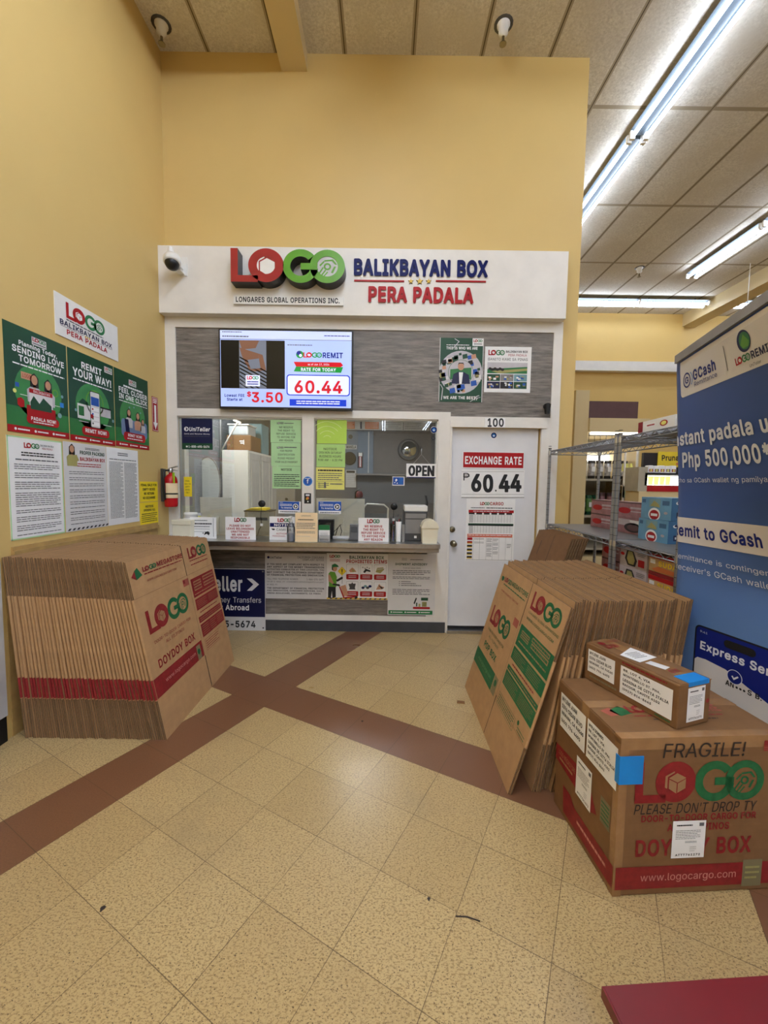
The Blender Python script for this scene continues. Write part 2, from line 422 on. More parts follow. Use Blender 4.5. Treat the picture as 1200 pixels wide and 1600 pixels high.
# lettering: outlines of a plain grotesque alphabet in two weights, 400 units to the em (advance, contours)
FONT_REGULAR = {
    '!': (78, "1r1E1t1E1-1F241J291P2A1W291d251j1-1o1t1q1m1o1f1j1b1d1a1W1b1P1f1K1m1F|1g2G242G254S1e4R"),
    '#': (176, "1e1G1_1G28282v272m1G351G3F273k283m2U3J2U3R3E3w3F3y3a3U3a3d4S3H4R383a2N3a2W4R2B4S213a1Z3Z1W3E1-3E1s2U1O2U1K281o27|2C2U2B2V2J3E353E2z2U"),
    '$': (179, "2W0o2o0o2p1C2_1D3H1J3X1T3i1f3o1u3q273p2K3l2V3W2l3D2w2o332p452x44393-3I3r3N3c3m3d3k3t3e433T4F3E4O2-4T2p4U2o4w2W4v2W4T2O4T274O1u4F1j431d3s1a3b1d3I1o33232t2W2j2W1c2J1e291j221p1z1y1w281U271X1s1f1e1p1S231J2L1D2W1C|2p1b2p2e362X3K2O3O2H3P283O1-3J1r3C1k321f|2V382K3C253L213T1_3c203l243t2A3z2J422W462W38"),
    '%': (270, "4L1C4O1C4a1D4k1H4s1N4z1X501h501s502B4z2L4t2T4k2b4a2f4O2g4D2f432b3x2U3q2L3n2C3m203m1h3q1X3w1O421H4C1D|241G2T1G4e4Q4e4S4G4R|4M1V4F1X4B1b471j462047294B2H4G2L4O2N4X2L4c2H4h204h1s4f1j4c1b4X1X4O1V|2J312M302Y322i362q3C2x3M2-3W2-3h2-402x4A2r4I2i4Q2Y4U2M4W2A4U204Q1u4J1o4A1k401k3r1k3W1t3D20362A32|2K3K2D3M273R243Z243r253-28462D4A2M4C2V4A2a462e3r2e3h2d3Y2a3Q2V3M2M3K"),
    "'": (82, "1k3F243F264S1i4R"),
    '(': (109, "2M0g2k0g2R1N2H1-2D2Z2I3D2S3w2k4e2M4e24401t3H1q2Z1r241y1c2617"),
    ')': (109, "1U0g1t0g26162I1b2O242Q2Y2M3H2A401t4e1U4e1m3x1y3D202Z1y1_1o1O"),
    '*': (181, "2W2f2q2f2p3J3N2y3Y3E2x3Y3Y3s3N482p3n2q4S2W4R2X3n1-481q3s2P3Y1q3E1-2y2X3J"),
    '+': (181, "2U1U2s1U2t2K3i2L3i2g2s2h2s3Y2U3X2U2g1e2g1f2K2U2K"),
    ',': (75, "1U0W1p0W271i1g1i"),
    '-': (181, "1-2R3N2Q3O2o1-2o"),
    '.': (75, "1q1E1s1E1z1F231J281P281W281d241j1z1o1s1q1l1o1e1j1a1d1a1W1a1P1e1K1l1F"),
    '/': (100, "1M0n1j0n2k4c2M4b"),
    '0': (181, "2d1D2h1C301F3H1P3W1f3h1z3n2N3o2s3n3K3h3k3W433H4J314R2h4U2M4S244J1r431h3k1a3K1Y2s1a2N1h1z1r1f241P2M1F|2e1b2T1d2I1j291v212A1-2U1z2s1-3E213X293o2I3-2T442h472u44333-3C3o3K3X3N3E3P2s3N2U3K2A3C1v341k2u1d2h1b"),
    '1': (181, "1k1G3i1G3i1c2-1d2-4S2V4S1o3x1o3U2a422a1d1l1c"),
    '2': (181, "1g1G3i1G3i1e2E1e2x2N3M2s3b3F3e3b3d3q3X423O4E3A4O2x4T2g4U2P4T294N1y4E1n411h3o1g3W233W253i293r2E3z2L422U462f472z43343-3A3t3E3l3F3b3B3J30312j2h1g1Z"),
    '3': (181, "2Y1D2d1C2x1E3C1L3P1T3a1f3i1v3k2A3i2Q3b2f3R2r3B2_2v342i342h353b473b4S1i4R1i4432442E382E2p2n2n2-2i382c3D2U3H2L3J2A3H1_3D1r371l2-1f2d1b2I1f291j1_1x1y261W251a1r1h1d1s1S251J2L1E"),
    '4': (181, "301G3Q1G3Q1w3s1w3r2I3Q2I3P3G303F302I1y2I3C4R2p4S1W2G1W1w301w"),
    '5': (181, "2a1D2e1C2x1E3B1L3Q1X3b1k3h1_3i2H3i2V3f2i3Y2v3R323I3A363H2v3L2i3M2N3J273A2C443Z443Z4S1r4R1g2r232o2K2x2d2-2p2y2-2u362o3C2e3H2T3I2H3H253D1w361n2-1h2q1c2e1b2L1f271r241x21241e241g1r1m1e1w1T281J2N1E"),
    '6': (181, "2c1D2h1C2y1E3D1M3Q1W3Z1i3g1z3i2F3h2X3b2m3R2z3E372_3D2k3E2U3C2O383H4Q3H4S2q4R263O1l2m1g2W1e2H1h1-1n1k1x1W291L2P1E|2f1a2V1c2N1f2D1n281v2423232F242R282c2D2j2M2q2V2u2h2v2s2u2_2q372k3D2b3H2R3I2F3H233D1v371m2_1g2s1c"),
    '7': (181, "1s1G2J1G3i433i4S1e4R1f443G44"),
    '8': (181, "2c1D2h1C2-1E3F1K3T1S3e1f3l1s3m263m2J3i2U3c2e3S2n3J2t392w392x3L303X3B3d3P3g3e3d3u3Y443N4G3A4O2x4T2h4U2P4T2A4O1-4G1p441j3t1i3e1j3P1r3A20302C2x2C2w222t1u2n1l2e1f2U1b2J1a261c1s1j1f1u1S261K2M1F|2b1b2U1c2J1f2A1k251r211z1_27212I252R2B2Y2K2e2U2i2h2j2s2i312e3A2Y3G2R3K2I3M273L1-3G1r3B1k321f2t1c|2f352N392G3E2B3K273T263c273m2B3u2G3_2N432h472-43353-3A3u3E3m3F3c3B3L343D2z382h35"),
    '9': (181, "241G2X1G3F2J3c2y3h3C3i3R3g3j3a3-3Q4B3D4M2y4T2f4U2P4T294N1y4D1o401h3l1e3T1g3B1m2y1w2k272b2M2V2d2U2t2W2z2a2z2Z|2e2o2V2q2N2t2D2-2836243H233T243e283p2D3x2M412W472g472s463041373y3D3p3H3e3I3S3H3G3D36372z2_2u2s2q"),
    ':': (75, "1q1E1s1E1z1F231J281P281W281d241j1z1o1s1q1l1o1e1j1a1d1a1W1a1P1e1K1l1F|1q2y1s2y1z2z23312837283E283M243R1z3W1s3Y1l3W1e3R1a3M1a3E1a371e321l2z"),
    '@': (270, "3N0Q3U0Q3q0R4A0V4Q0a4L0v470r3r0n3V0l370n2o0s2X0_2I1A271O1-1h1w1_1u2N1w2l1_33273M2H3a2W3m2o3w353-3R403n3-443u4K3m4W3b4g3O4o384s2u4t2c4r234o1t4k1k4e1g4V1f4N1g4J1k4G1q4E1y4D3M3u3M3t3A3g3L3W3P3K3Q353O2t3I2h382Y2w2S2g2Q2P2S272X1t2e1f2q1T321M3J1K3X1M3i1S3q1Z3u1g3w1a3_1U4F1M4V1K4j1L4t1Q511a571k5D295E2c5D2x583F4_3Y4n3q4X424D4D3s4J3S4M304K2e4D2J43213q1o3X1e3C1X2p1W2O1X1y1d1Z1o1D200x2J0i2f0X320R|3I1h381j301o2w1u2r222o2Q2s2l2x2u322_3A323K343e303l2w3r2o3t2e3u2Q3q1_3l1s3f1m3W1i"),
    'A': (192, "1M1G1p1G262827283P283j1G4A1G2-4S2W4R|2F2W2F2X2b3Z2l432m4432393H2W"),
    'B': (182, "1e1G2p1G381H3R1N3d1V3n1h3s1u3u263t2L3o2X3h2h3Y2o3O2u3E2w3V313i3G3l3Q3l3b3l3q3f413X4C3K4L344R2m4S1e4R|231e232i2p2h302g3A2c3I2X3O2Q3S2H3T273R1w3J1m351f2o1e|233223442m4431413D3x3J3n3L3b3K3R3G3J3A3C33372l33"),
    'C': (204, "2t1D3A1D3O1H3b1M3n1U3y1f441q4A214E2G3p2G3h1-3V1n3E1f2x1c2f1f2Q1m2D1w232A1z2U1w2s1z3E233Y2D3n2P3y2g442x453E433V3w3h3k3p3Q4E3R4A3g443t3y433o4C3b4L3O4R2x4U2X4R2C4I1v421h3j1Z3L1W2s1Z2N1h1-1v1f2C1P2Y1F"),
    'D': (201, "1e1G2e1G341I3T1S3m1h3z1-472P4A2s473J3-3i3n413T4G364P2g4S1e4R|231e22442e442-413G3w3U3l3d3W3j3D3l2s3k2W3d2C3S1y3F1n2z1g2c1e"),
    'E': (167, "1e1G3c1G3c1e221e232g3U2h3U32233222443b443b4S1e4R"),
    'F': (164, "1e1G221G232e3Q2e3Q30223022443a443a4S1e4R"),
    'G': (208, "2t1D2x1C3I1F3d1N3t1Z451q4D294G2W4F2s312s312W3r2V3p2G3j213c1s3P1i3C1e2x1c2g1f2R1l2C1x222B1z2U1w2s1z3E233Y2D3n2P3y2f432w453E423U3w3g3j3p3Q4E3R4B3g453t3y423n4D3b4L3O4Q3A4U2w4U2W4R2C4I1u421h3j1Y3K1W2s1Z2N1h1-1u1f2C1P2X1G"),
    'H': (207, "1e1G221G232i3i2i3i1G481G474S3i4R3i342334224R1e4R"),
    'I': (120, "1S1G2y1G2y1e2Q1e2Q442y442y4S1S4R1S441-441-1e1S1e"),
    'J': (159, "2N1D2Q1C2p1H361S3J1m3O2A3N4S2y4R2y2A2v1w2o1k2d1c2Q1b2C1d221k1w1w1t2M1S2L1S2A1W1m1j1T221G"),
    'K': (187, "1e1G221G222I2V2n3a1G441G2o33434Q434S3W4R2a3Q232o224R1e4R"),
    'L': (157, "1e1G3W1G3W1e221e224S1e4R"),
    'M': (251, "1e1G221G213w2J34321G3Q1G4C3H4P3v4Q1G4p1G4q4R4E4R3S2R3E1m302R2E4R1e4S"),
    'N': (209, "1e1G221G223J213v2N3J3g1G4A1G494S3m4R3m1p3Q2P274R1e4R"),
    'O': (213, "2t1D2x1C3K1F3f1P3z1f4B1-4J2O4M2s4J3K4B3j3z423f4I3L4R2x4U2X4R2C4I1v421h3j1Z3L1W2s1Z2N1h1-1v1f2C1P2Y1F|2t1c2f1e2R1k2C1x222B1z2U1w2s1z3E223X2C3n2Q3y2f432x453C433R3z3f3n3o3Y3v3E3x2s3v2U3o2A3e1w3S1l3C1e2x1c"),
    'P': (178, "1e1G221G232Q2k2Q342R3M2Z3Z2j3j2w3p3A3q3R3p3i3i3z3Y4A3L4K344Q2k4S1e4R|232o23442j442w43373-3F3u3K3n3O3c3P3R3O3G3L363E2z372t2x2p2j2o"),
    'Q': (213, "3l0z4C0z3n1W3z1f4A1z4J2O4M2s4J3K4B3j3y433f4I3L4R2x4U2Y4S2C4I1v421h3j1Z3L1W2r1Y2O1h1-1v1f2C1P2Y1F2x1C3K1F3U1K|2t1c2f1e2R1k2C1x222B1z2U1w2s1z3E223X2C3n2Q3y2f432x453C433R3z3f3n3o3Y3v3E3x2s3v2U3p2B3f1x3Z1r3D2G2o2G3E1f3B1d2x1c"),
    'R': (180, "1e1G221G222U2o2V3S1G3y1G3E2a3L2c3Z2l3i2y3p3C3q3T3p3k3j3z3Z4B3L4K344Q2k4S1e4R|232s23442j442y43373_3G3v3K3o3O3e3P3T3O3I3K383F30372y2y2u2j2t"),
    'S': (179, "2a1C2f1C2_1D3H1J3W1S3i1f3o1u3q273p2K3l2V3V2m3D2w2w312b362K3C253L213T1_3c1_3k243t2A3z2J422V462g462x44383_3I3r3N3c3m3d3k3t3e433S4G3E4O2_4S2h4U2O4T274O1v4G1k441c3r1a3b1d3I1o33232t2P2l2o2e352Y3K2O3P2G3P283O1-3J1r3B1j321f2t1c2f1b2J1e291j211q1z1y1w281U271X1s1f1e1q1R231J2K1E"),
    'T': (179, "2S1G2u1G2u443t443t4S1S4R1T442S44"),
    'U': (207, "2o1D2u1C3E1E3Y1M3o1X3-1m4420482L474S3i4R3i2N3g293d1-3V1q3K1i371d2u1c2e1d2R1i2G1q281-2429232N224R1e4R1e2L1f211n1m1-1W2E1L2X1E"),
    'V': (192, "2X1G301G494S3j4R332Y2n1e2m1e2U2Y1p4R1M4R"),
    'W': (274, "2D1G2j1G3G3H3P3x3Y3H451G4b1G5S4R504R4S2B4L1h4A2U3e4S394R2f2U2U1j2T1j2I2U1o4R1N4S"),
    'X': (190, "1M1G1s1G2Q242l2c2w2I3e1G461G2_2v424Q424S3a4R363m2l3A2Z3W1x4R1S4R2V2v"),
    'Y': (189, "2W1G2y1G2y2Z464Q464S3d4R2_3Q2p352l2x2k2x2g352U3Q1r4R1M4R2W2Z"),
    'Z': (175, "1W1G3m1G3m1e201d3l483l4S1W4R1W443G452y3g1X1a"),
    'a': (156, "291D2G1C2c1F2r1P2-1a2_1G3O1G3O2r3M343I3G3A3Q323X2m3f2U3g243c1w3Y1k3Q1c3H1W341u2-20382C3G2U3J2m3G2x362z2s2y2n2w2l2j2i222b1l2U1c2O1W2G1T281S1x1T1j1Z1X1h1O1s1H221D|2I1Z241c1w1j1s1w1t221v27272F2M2I2j2L2z2R2z272z1_2u1r2o1k2g1d2X1a"),
    'b': (170, "2b1D2i1C2-1E3D1L3R1Y3b1o3h253i2S3g2p3b353R3L3D3X2-3e2i3g2V3g2K3b273R1-3G1-4R1b4S1a1G1z1G1-1c271R2K1I2V1D|2b1a2R1c2I1g291p231-1_2C1-2S1_2i232v29342H3D2R3H2e3J2r3H2_3D37343D2u3H2h3I2S3H2C3D1_371p301h2r1c2e1a"),
    'c': (158, "2U1D2Z1C2u1F3A1O3P1c3Y1v3A20341p2y1h2n1c2Z1a2L1c2B1g211q1y1_1v2C1u2R1v2g1y2t21322A3B2L3H2Z3J2n3H2y3B3334392u3Y2_3P3H3A3V2u3e2Z3g2G3e1_3X1m3K1b341V2n1U2R1V251b1o1m1Y1_1M2F1F"),
    'd': (170, "2P1D2h1D2r1H331R3C1c3D1G3c1G3b4S3C4R3B3G333R2r3c2h3g2U3g2C3e1z3X1l3L1b351V2o1U2S1V251b1o1l1Y1z1L2C1E|2V1a2L1c2B1g231p1x201v2C1u2S1v2h1x2t22342B3D2L3H2Y3J2l3H2v3C3134382u3A2i3C2S371-311p2v1h2l1c2Y1a"),
    'e': (162, "2W1D2q1D311H3D1N3M1V3T1e3Y1q3A1w311j2r1c2b1Z2O1b2C1g231n1y1x1v271t2J3a2K3a2n3W313O3F3G3P363X2w3d2Y3g2F3e1-3X1l3K1b341W2o1U2R1V251b1o1m1Y1_1M2F1F|1u2e1v2n1y2x23362B3C2L3H2Y3J2l3H2u3E3036372w3A2l3B2f"),
    'f': (101, "1m1G2A1G2A3I2i3J2h3e2A3f2A402E472K4B2U4D2i4B2o4W2f4a2R4a264X1z4R1r4I1n491m3z1m3f1I3e1J3I1m3I"),
    'g': (170, "2R0K2q0K340P3I0W3T0i3a0w3c1C3b3e3D3e3C3G333R2s3b2i3f2U3g2D3e1z3X1m3M1b351V2o1U2S1V261b1q1m1a1z1Q2C1K2U1I2h1I2r1L331W3A1g3C1g3C1E390z310p2q0i2Z0g2E0k220s1v101a0q1n0Z260N2J0K|2S1f2L1g2B1k221t1x221v2E1u2T1v2i1x2u23342B3D2L3H2Y3J2l3H2v3D3135372w3B2i3C2T3B2E3821311s2v1l2l1g"),
    'h': (164, "1a1G1-1G1-2h202t24312A392G3E2a3J2o3G2y3A332-352k361G3W1G3W2m3U323P3G3H3R363a2v3f2h3g2R3f2D3Y213M1-3F1z4S1a4R"),
    'i': (67, "1a1G1-1G1z3e1a3e|1k411u411-45224B234G224O1_4T1u4X1n4Y1h4X1c4U1X4O1W4H1X4B1c451h41"),
    'j': (67, "1C0N1V0N1g0R1o0Y1v0h1z0t1-141z3e1a3e1a141a0y1W0q1Q0m1C0j|1k411u411z45224B224H224O1z4U1u4X1n4Y1h4X1b4U1X4O1W4H1Y4A1b451h41"),
    'k': (152, "1a1G1-1G1-272D2M351G3c1G2X2c3W3e323e202c1-2c1z4S1a4R"),
    'l': (76, "241F281E2O1H2L1c2A1c241d201g1-1t1-4R1b4S1a1o1c1Z1j1O1t1H"),
    'm': (244, "1a1G1-1G1-2l202w2334293B2F3F2W3J2i3H2r3B2y322z2u2-1G3M1G3N2p3Q333c3F3k3I3t3J433H4C3D4K334L2r4M1G4l1G4m2s4k364f3J4Y3U4N3c4B3g3_3g3e3d3N3Q3F3C3D3L333X2t3f2e3g2K3c253R1-3G1z3e1b3e"),
    'n': (164, "1a1G1-1G1-2h202t24312A392G3E2a3J2o3G2y3A332-352k361G3W1G3W2m3U323O3H3H3R363a2v3f2h3g2R3f2C3X213M1-3F1z3e1a3e"),
    'o': (166, "2U1D2Z1C2s1E371M3M1Y3X1o3d253e2R3d2n3X343M3K373X2s3e2Z3g2G3e1_3X1m3K1b341V2n1U2R1V251b1o1m1Y1_1M2F1F|2W1a2L1c2B1g221p1x201v2C1u2R1v2g1x2s22332A3B2L3H2Z3J2n3H2y3B34333A2t3F2R3A1_341p2y1h2n1c2Z1a"),
    'p': (170, "1a0N1-0N1-1c271R2L1H2U1E2i1C2-1E3E1M3R1Y3b1o3h253i2S3h2o3b353R3L3D3X2-3e2i3g2V3g2K3b273R1-3G1z3e1a3e|2b1a2R1c2I1g291p231-1_2C1-2S1_2i232v29342H3D2R3H2e3J2r3H2_3D37343D2u3H2h3I2S3H2C3D1_371p301h2r1c2e1a"),
    'q': (170, "3C0N3c0N3c3e3D3e3C3G333R2s3b2h3g2U3g2C3e1z3X1m3M1b351V2o1U2S1W241b1o1l1Y1z1L2C1E2U1C2i1E2r1H331R3A1c3C1c|2V1a2L1c2B1g231p1x201v2C1u2S1v2h1x2t22342B3D2L3H2Y3J2l3H2v3C3134382u3A2i3C2S371-311p2v1h2l1c2Y1a"),
    'r': (104, "1a1G1-1G1-2l202v233128382H3E2P3G2Z3H2n3G2n3g2b3g2O3f2D3a233R1-3H1z3e1a3e"),
    's': (146, "2H1D2f1D2u1I341P3D1Y3K1k3K1x3J293A2M2-2U2j2a2L2g232n1z2u1y2_1_38243E2E3I2R3K2e3I2m3E2s372x2-3I34383P303W2t3b2f3g2R3g2C3f1z3a1p3U1f3L1a3A1Y2-1a2l1j2Y1w2P2C2J2l2A2r262v202w1v2v1n2o1g2d1b2P1Z2C1b221f1x1m1s1y1U1s1Y1e1e1V1n1N1z1G2A1D"),
    't': (91, "2G1E2T1E2c1H2X1c2K1b2C1c271f241k231t223I2Y3I2Y3e233e224C1g4C1g3f1J3e1I3J1g3I1g1r1i1b1r1O221G"),
    'u': (164, "2L1E2P1E2f1F2t1M321Y361g361G3W1G3V3e363e352D3421301t2w1l2q1g2g1c2W1b2I1e281k211w1-2A1-3e1a3e1a281d1r1h1d1q1R1-1J2B1F"),
    'v': (156, "2G1G2i1G3b3e393e2f2E2U1f2J2E1p3e1M3e"),
    'w': (227, "261G2W1G313732373Y1G3y1G4g3e4F3e3y2b3l1j3Y2b3F3e2q3e2X2b2K1j2F271q3e1P3e"),
    'x': (151, "1O1G1s1G2R2C2S2C2h1o321G3W1G2g2T3T3d3T3e303e2i3A2T2l2S2l1v3e1Q3e2D2T"),
    'y': (156, "1l0M1r0M280P2O0b2Z0v3b3e393e2f2E2U1h2J2E1p3e1M3e2G1F2B12230o1w0j1e0k1Y0P1g0M"),
    'z': (152, "1W1G3O1G3N1e231e3L3J3L3e1Y3e1Z3G2r3G1X1Z"),
}
FONT_BOLD = {
    '!': (96, "1q141v1421162B1C2I1L2J1V2I1h2C1q231w1u1z1i1x1Z1r1S1h1R1X1S1L1Y1D1h17|1e2625262A282D2E2G4R2D4Y274b1d4b1Y4Z1V4T1X2F1Z29"),
    '#': (194, "1c161_162619281E2G1z2H1-2k1z2d1H2d1C2g182m1639163D193F1D3N1z3l1-3p1_3s233w2R3w2W3u2a3p2d3U2e3Z343a343w354037433D463a443g3_3j3g3k3o4R3m4W3i4a3e4b3I4c3C4a384T303k2Z3k2f4Q2e4W2b4a2W4b274b234Y214U1v3k1Y3j1U3i1R3e1M3H1M3C1P371T351o341j2e1N2d1H2b1E2W1A271C211H1-1c1z1U1G1W1A|2N2e2S342v342r2e"),
    '$': (197, "2U0e2o0e2t0f2x0i2y0m2z133L1A3d1L3r1b3x1r3z263y2M3u2Z3d2s3I322y3B2z3v333s393m3E3Y3I3U3N3S3m3S3s3U3w3a3w3e3u3w3m493Y4O3I4X2z4d2y4y2v512p532W532R522N4x2M4c234X1n4M1b491U3w1R3c1U3E1g2z1-2l2M2b2M1o2M1n2F1r291w2620232D1_2G1w2I1U2H1O2F1L2B1K271O1p1X1Y1k1J1_1A2M132N0l2P0h|2z1o2z2Q322O3D2H3F2E3F283F213B1x361s|2L3N2C3T293d293i2C3n2G3r2M3v2M3N"),
    '%': (288, "4K124P124d144p194z1G561U591f5A1s592E552Q4-2a4o2k4d2o4O2q4A2o3_2k3p2a3i2Q3d2F3c203d1e3i1S3o1I3-184914|22162T162a194n4L4o4S4l4Z4f4b4H4c4D4b494Y1y1L1x1H1x1C1-18|4N1f4J1h4G1m4G1_4G264I2A4O2D4U2B4X1_4Y1u4U1h4S1g|2I2t2N2t2b2v2n2-2x35343J373U383h3743334F2y4P2m4Z2b4d2M4g274d1y4Z1m4P1g4F1b431a3r1b3T1l371y2z272v|2L3U2G3W2E3a2E3q2G402M422S402U3q2U3i2S3W2Q3V"),
    "'": (100, "1i3525352A372D3C2G4R2F4X294b1g4b1b4Z1Y4U1b3E1d38"),
    '(': (127, "2K0W2n0W2s0Z2u0f2u0k2b1Q2Q202N2Z2R3B2c3t2u4c2u4g2t4k2p4n2l4o2M4o2I4n2E4k1x431k3I1g2Z1i221p1Z1z132E0a"),
    ')': (127, "1S0W1u0W1y0X200a2G132R1X2X232a2Z2V3J2J44204j1z4n1u4o1S4o1N4l1L4f1L4a1d3u1o3C1s2Z1p211e1R1L0i1M0b"),
    '*': (199, "2U2V2r2V2y2Y2-2e2-303J2p3O2p3S2q3W2u3h3C3h3H3e3M3H3Y3d3j3h3p3h3w3W4D3R4I3K4I2-442-4T2x4Z2s4b2W4b2P4Y2N4S2N44224I1z4I1v4H1r4D1g3u1g3p1j3k233Y1i3L1g3F1h381s2s1y2p232q2N302N2d2P2Y"),
    '+': (199, "2S1K2t1K2x1L2_1O301U312A3k2B3q2E3s2J3s2i3r2m3n2p3i2q302r303Z2z3f2u3h2U3h2Q3g2M3d2K3X2K2q1d2q1Y2o1V2i1V2J1W2F1a2C1f2A2K2A2L1T2N1N"),
    ',': (93, "1S0M1q0M1u0N1x0R2H1g2H1m2C1r271s1g1s1b1r1Y1n1L0X1M0Q"),
    '-': (199, "1x2H3R2H3V2K3X2P3X2s3T2x3O2y1w2y1s2v1q2q1q2R1r2L"),
    '.': (93, "1p141u1420162A1C2H1L2I1V2H1h2B1q221w1t1z1h1x1Y1r1R1h1Q1X1R1L1X1D1g17"),
    '/': (118, "1J0d1k0d1p0f1s0j2u4Z2t4g2o4l2L4l2G4j2D4f1C0p1D0i"),
    '0': (199, "2d132i1335173O1I3e1Z3q1x3w2M3y2s3w3L3q3m3e493O4Q354a2h4e2J4b1_4R1j491Y3o1R3N1O2s1R2K1Y1v1j1Z1_1H2J16|2f1l2X1m2O1r2H1_2B2C272V272s283D2B3V2H3i2O3s2X3x2h3z2q3x2z3s343i3A3U3E3C3F2s3E2V3A2D341_2y1q2q1m"),
    '1': (199, "1i163i163o173s1C3s1d3p1k3j1m381n384R374X324b2R4b1i441e3_1e3T1g3O1l3L1p3L1t3M2P3k2Q3k2Q1n1k1m1e1k1b1d1b1F1d19"),
    '2': (199, "1d163i163o173s1C3s1f3q1k3m1n2b1o332H3U2m3k3D3o3b3m3u3f473V4L3E4X2z4c2h4e2M4c244V1s4M1e451Y3q1W3X1X3R1d3N233M293O2D3T2E3f2K3r2Q3w2X3z2f3z2v3w323n353i353c323N2u372c2o1X1e1W1a1W1E1Y19"),
    '3': (199, "2Y132e132z153G1C3W1M3i1Z3r1s3u2A3r2R3j2k3W2-3F382_3D3l443l4T3j4Y3e4b1h4b1b4Z1Y4U1Y431Z3_1d3y1i3w2j3w263D2438252n272i2C2f2l2e2v2a312V382I392A351x2w1o2d1l2L1o2F1r281_252A1_2F1V2F1P2C1N261R1o1Z1Y1m1K221A2J15"),
    '4': (199, "2-163Q163W183Z1F3a1l3u1m3z1p3_1v3_2I3z2O3t2R3a2S3Z3G3X3M3S3P303P2y3O2u3K2s3F2s2S2D2S3M4N3M4S3L4W3H4a3D4b2o4b2h4Y1N2K1M2G1M1u1O1p1T1m2s1m2t1E2v19"),
    '5': (199, "2Z132f132_153G1D3X1Q3j1f3q1y3s2H3r2W3o2l3h2z3Y393M3J3A3Q2w3U2h3V2J3S2L3w3Z3w3e3y3i3_3j433j4S3h4Y3c4b1r4b1l4Z1i4U1X2s1Y2l1f2h242e2N2n2d2q2m2p2v2m2_2h382Q3828351_2_1u2u1p2n1l2e1l2P1o2F1x2A29242E1c2E1X2C1U281U231X1n1e1Y1p1M241A2L15"),
    '6': (199, "2c132i132-153I1D3X1P3i1d3p1x3s2F3q2Y3j2s3Y343J3F323M2m3P3R4N3R4S3Q4W3N4a3J4b2q4b2j4Y1-3T1d2r1X2Y1U2H1Y1x1f1f1p1Q251C2M15|2f1k2Y1l2R1o2L1t2H1z2D262D2O2G2X2L2d2S2i2Y2l2p2l2v2i302d352W382O3826351-301t2v1o2p1l"),
    '7': (199, "1q162J162O172R1B3s3_3s4S3r4X3n4a3i4c1f4c1a4a1W4W1U4R1V441W3_1b3x313w1j1K1j1C1m18"),
    '8': (199, "2b132i1331153J1B3a1L3m1Z3u1o3w263v2L3q2Z3j2l3U2x3f363m3M3p3c3n3w3g493U4N3F4W2z4c2h4e2N4c254W1t4N1h491a3u1Y3e1a3O1i361s2x1n2u1e2l1X2Z1S2L1Q261T1o1b1Z1n1L221B2J15|2b1l2N1o2H1r2D1x2A2029272A2F2D2L2I2R2P2W2W2Y2h2Z2p2Z2y2W332R382L3B2F3C273B20341r2-1o2r1l|2g3F2S3I2N3L2J3Q2H3V2G3c2G3j2M3t2R3w2h3z2v3w2-3t353j353d323Q2-3L2v3I"),
    '9': (199, "21162X162e193N2E3k2t3q393s3S3p3m3i433X4I3J4U2_4c2e4e2M4c244V1r4K1g461Y3o1U3T1X391e2t1n2f232S2J2M2c2J1x1L1w1H1w1C1z18|2f2y2Y2z2K352G3B2D3J2D3T2D3b2G3k2K3q2R3v2Y3z2p3z303r353k383b383J353B30342p2z"),
    ':': (93, "1p141u1420162A1C2H1L2I1V2H1h2B1q221w1t1z1h1x1Y1r1R1h1Q1X1R1L1X1D1g17|1p2o1u2o202q2A2w2H332I3D2H3Q2B3Y223e1t3h1h3f1Y3Z1R3Q1Q3F1R331X2x1g2r"),
    '@': (288, "3N0G3V0G3s0I4D0M4V0S4Z0W4a0b4U0y4Q124K14440-3p0w3V0v390w2r0_2d172P1H2F1U281j2321222N232j28302F3H2O3T2c3e2r3m373r3R3s3l3r403l4E3e4P3U4Y3J4f344j2s4j2c4i254d1r4a1p4V1p4R1q4O1z4O3M4M3R4J3V4E3W3t3W3m3T3X3Y3K3a343X2o3Q2Z3E2Q2_2J2i2G2P2J252O1p2X1Y2k1L2_1D3J1A3Z1D3m1J3t1O3x1L4B1D4U1A4m1C4y1I581T5G1h5M285O2c5M2z5H3J573d4u3x4d4A4H4M3u4S3S4W2-4T2a4M2D4B1v3w1g3c1V3G1O2r1M2O1O1w1U1W1g181v0q2E0a2b0O300I|3I1r3B1t311_2-252y2Q2_2h332o382t3K2w3Z2t3e2p3h2k3j2d3k2Q3h233d1y3Z1u3U1s"),
    'A': (210, "1K161p161v181y1C2E1-3I1-3a1C3d183j164A164F174I1B4J1F4J1K384V334a2-4c2W4b2R4a2O4W1D1J1D1F1E1B|2T2g2m3Y332g"),
    'B': (200, "1b162p163A183W1E3k1O3v1c3_1t4226402N3w2c3p2n3d2x3q3B3u3N3w3c3u3s3n463e4J3P4T364a2m4c1d4b1Y4a1V4W1U4R1U1G1V1A|2D1o2D2Y2z2X362T3C2P3G2K3J2E3J273I1-3D1u321p2n1o|2D3C2D3w2l3w2z3u353q3A3j3B3b3B3U383P2_3G2k3D"),
    'C': (222, "2s133B143R183g1E3u1N431Y4C1l4J1-4O2G4M2M4G2Q3m2Q3g2M3Z243P1v3B1o2x1m2i1o2W1u2K212C2E262W242s263C2C3U2K3g2V3q2i3w2x3x3B3w3P3o3Y3f3g3M3j3I3n3H4F3H4K3J4N3O4N3T4J3j4C3y434A3u4K3g4T3R4a2x4e2U4b274Q1o491Z3o1P3O1M2s1P2K1Z1v1o1Y281G2V16"),
    'D': (219, "1b162e1637193Z1K3t1a461w4G2O4K2s4G3L473m3v473Y4O384Y2h4b1d4b1Z4a1V4W1U4R1U1G1V1A|2D1o2C3w2e3w2x3u3A3o3N3e3V3R3a3B3b2s3a2Y3V2H3L233A1w2x1p2c1o"),
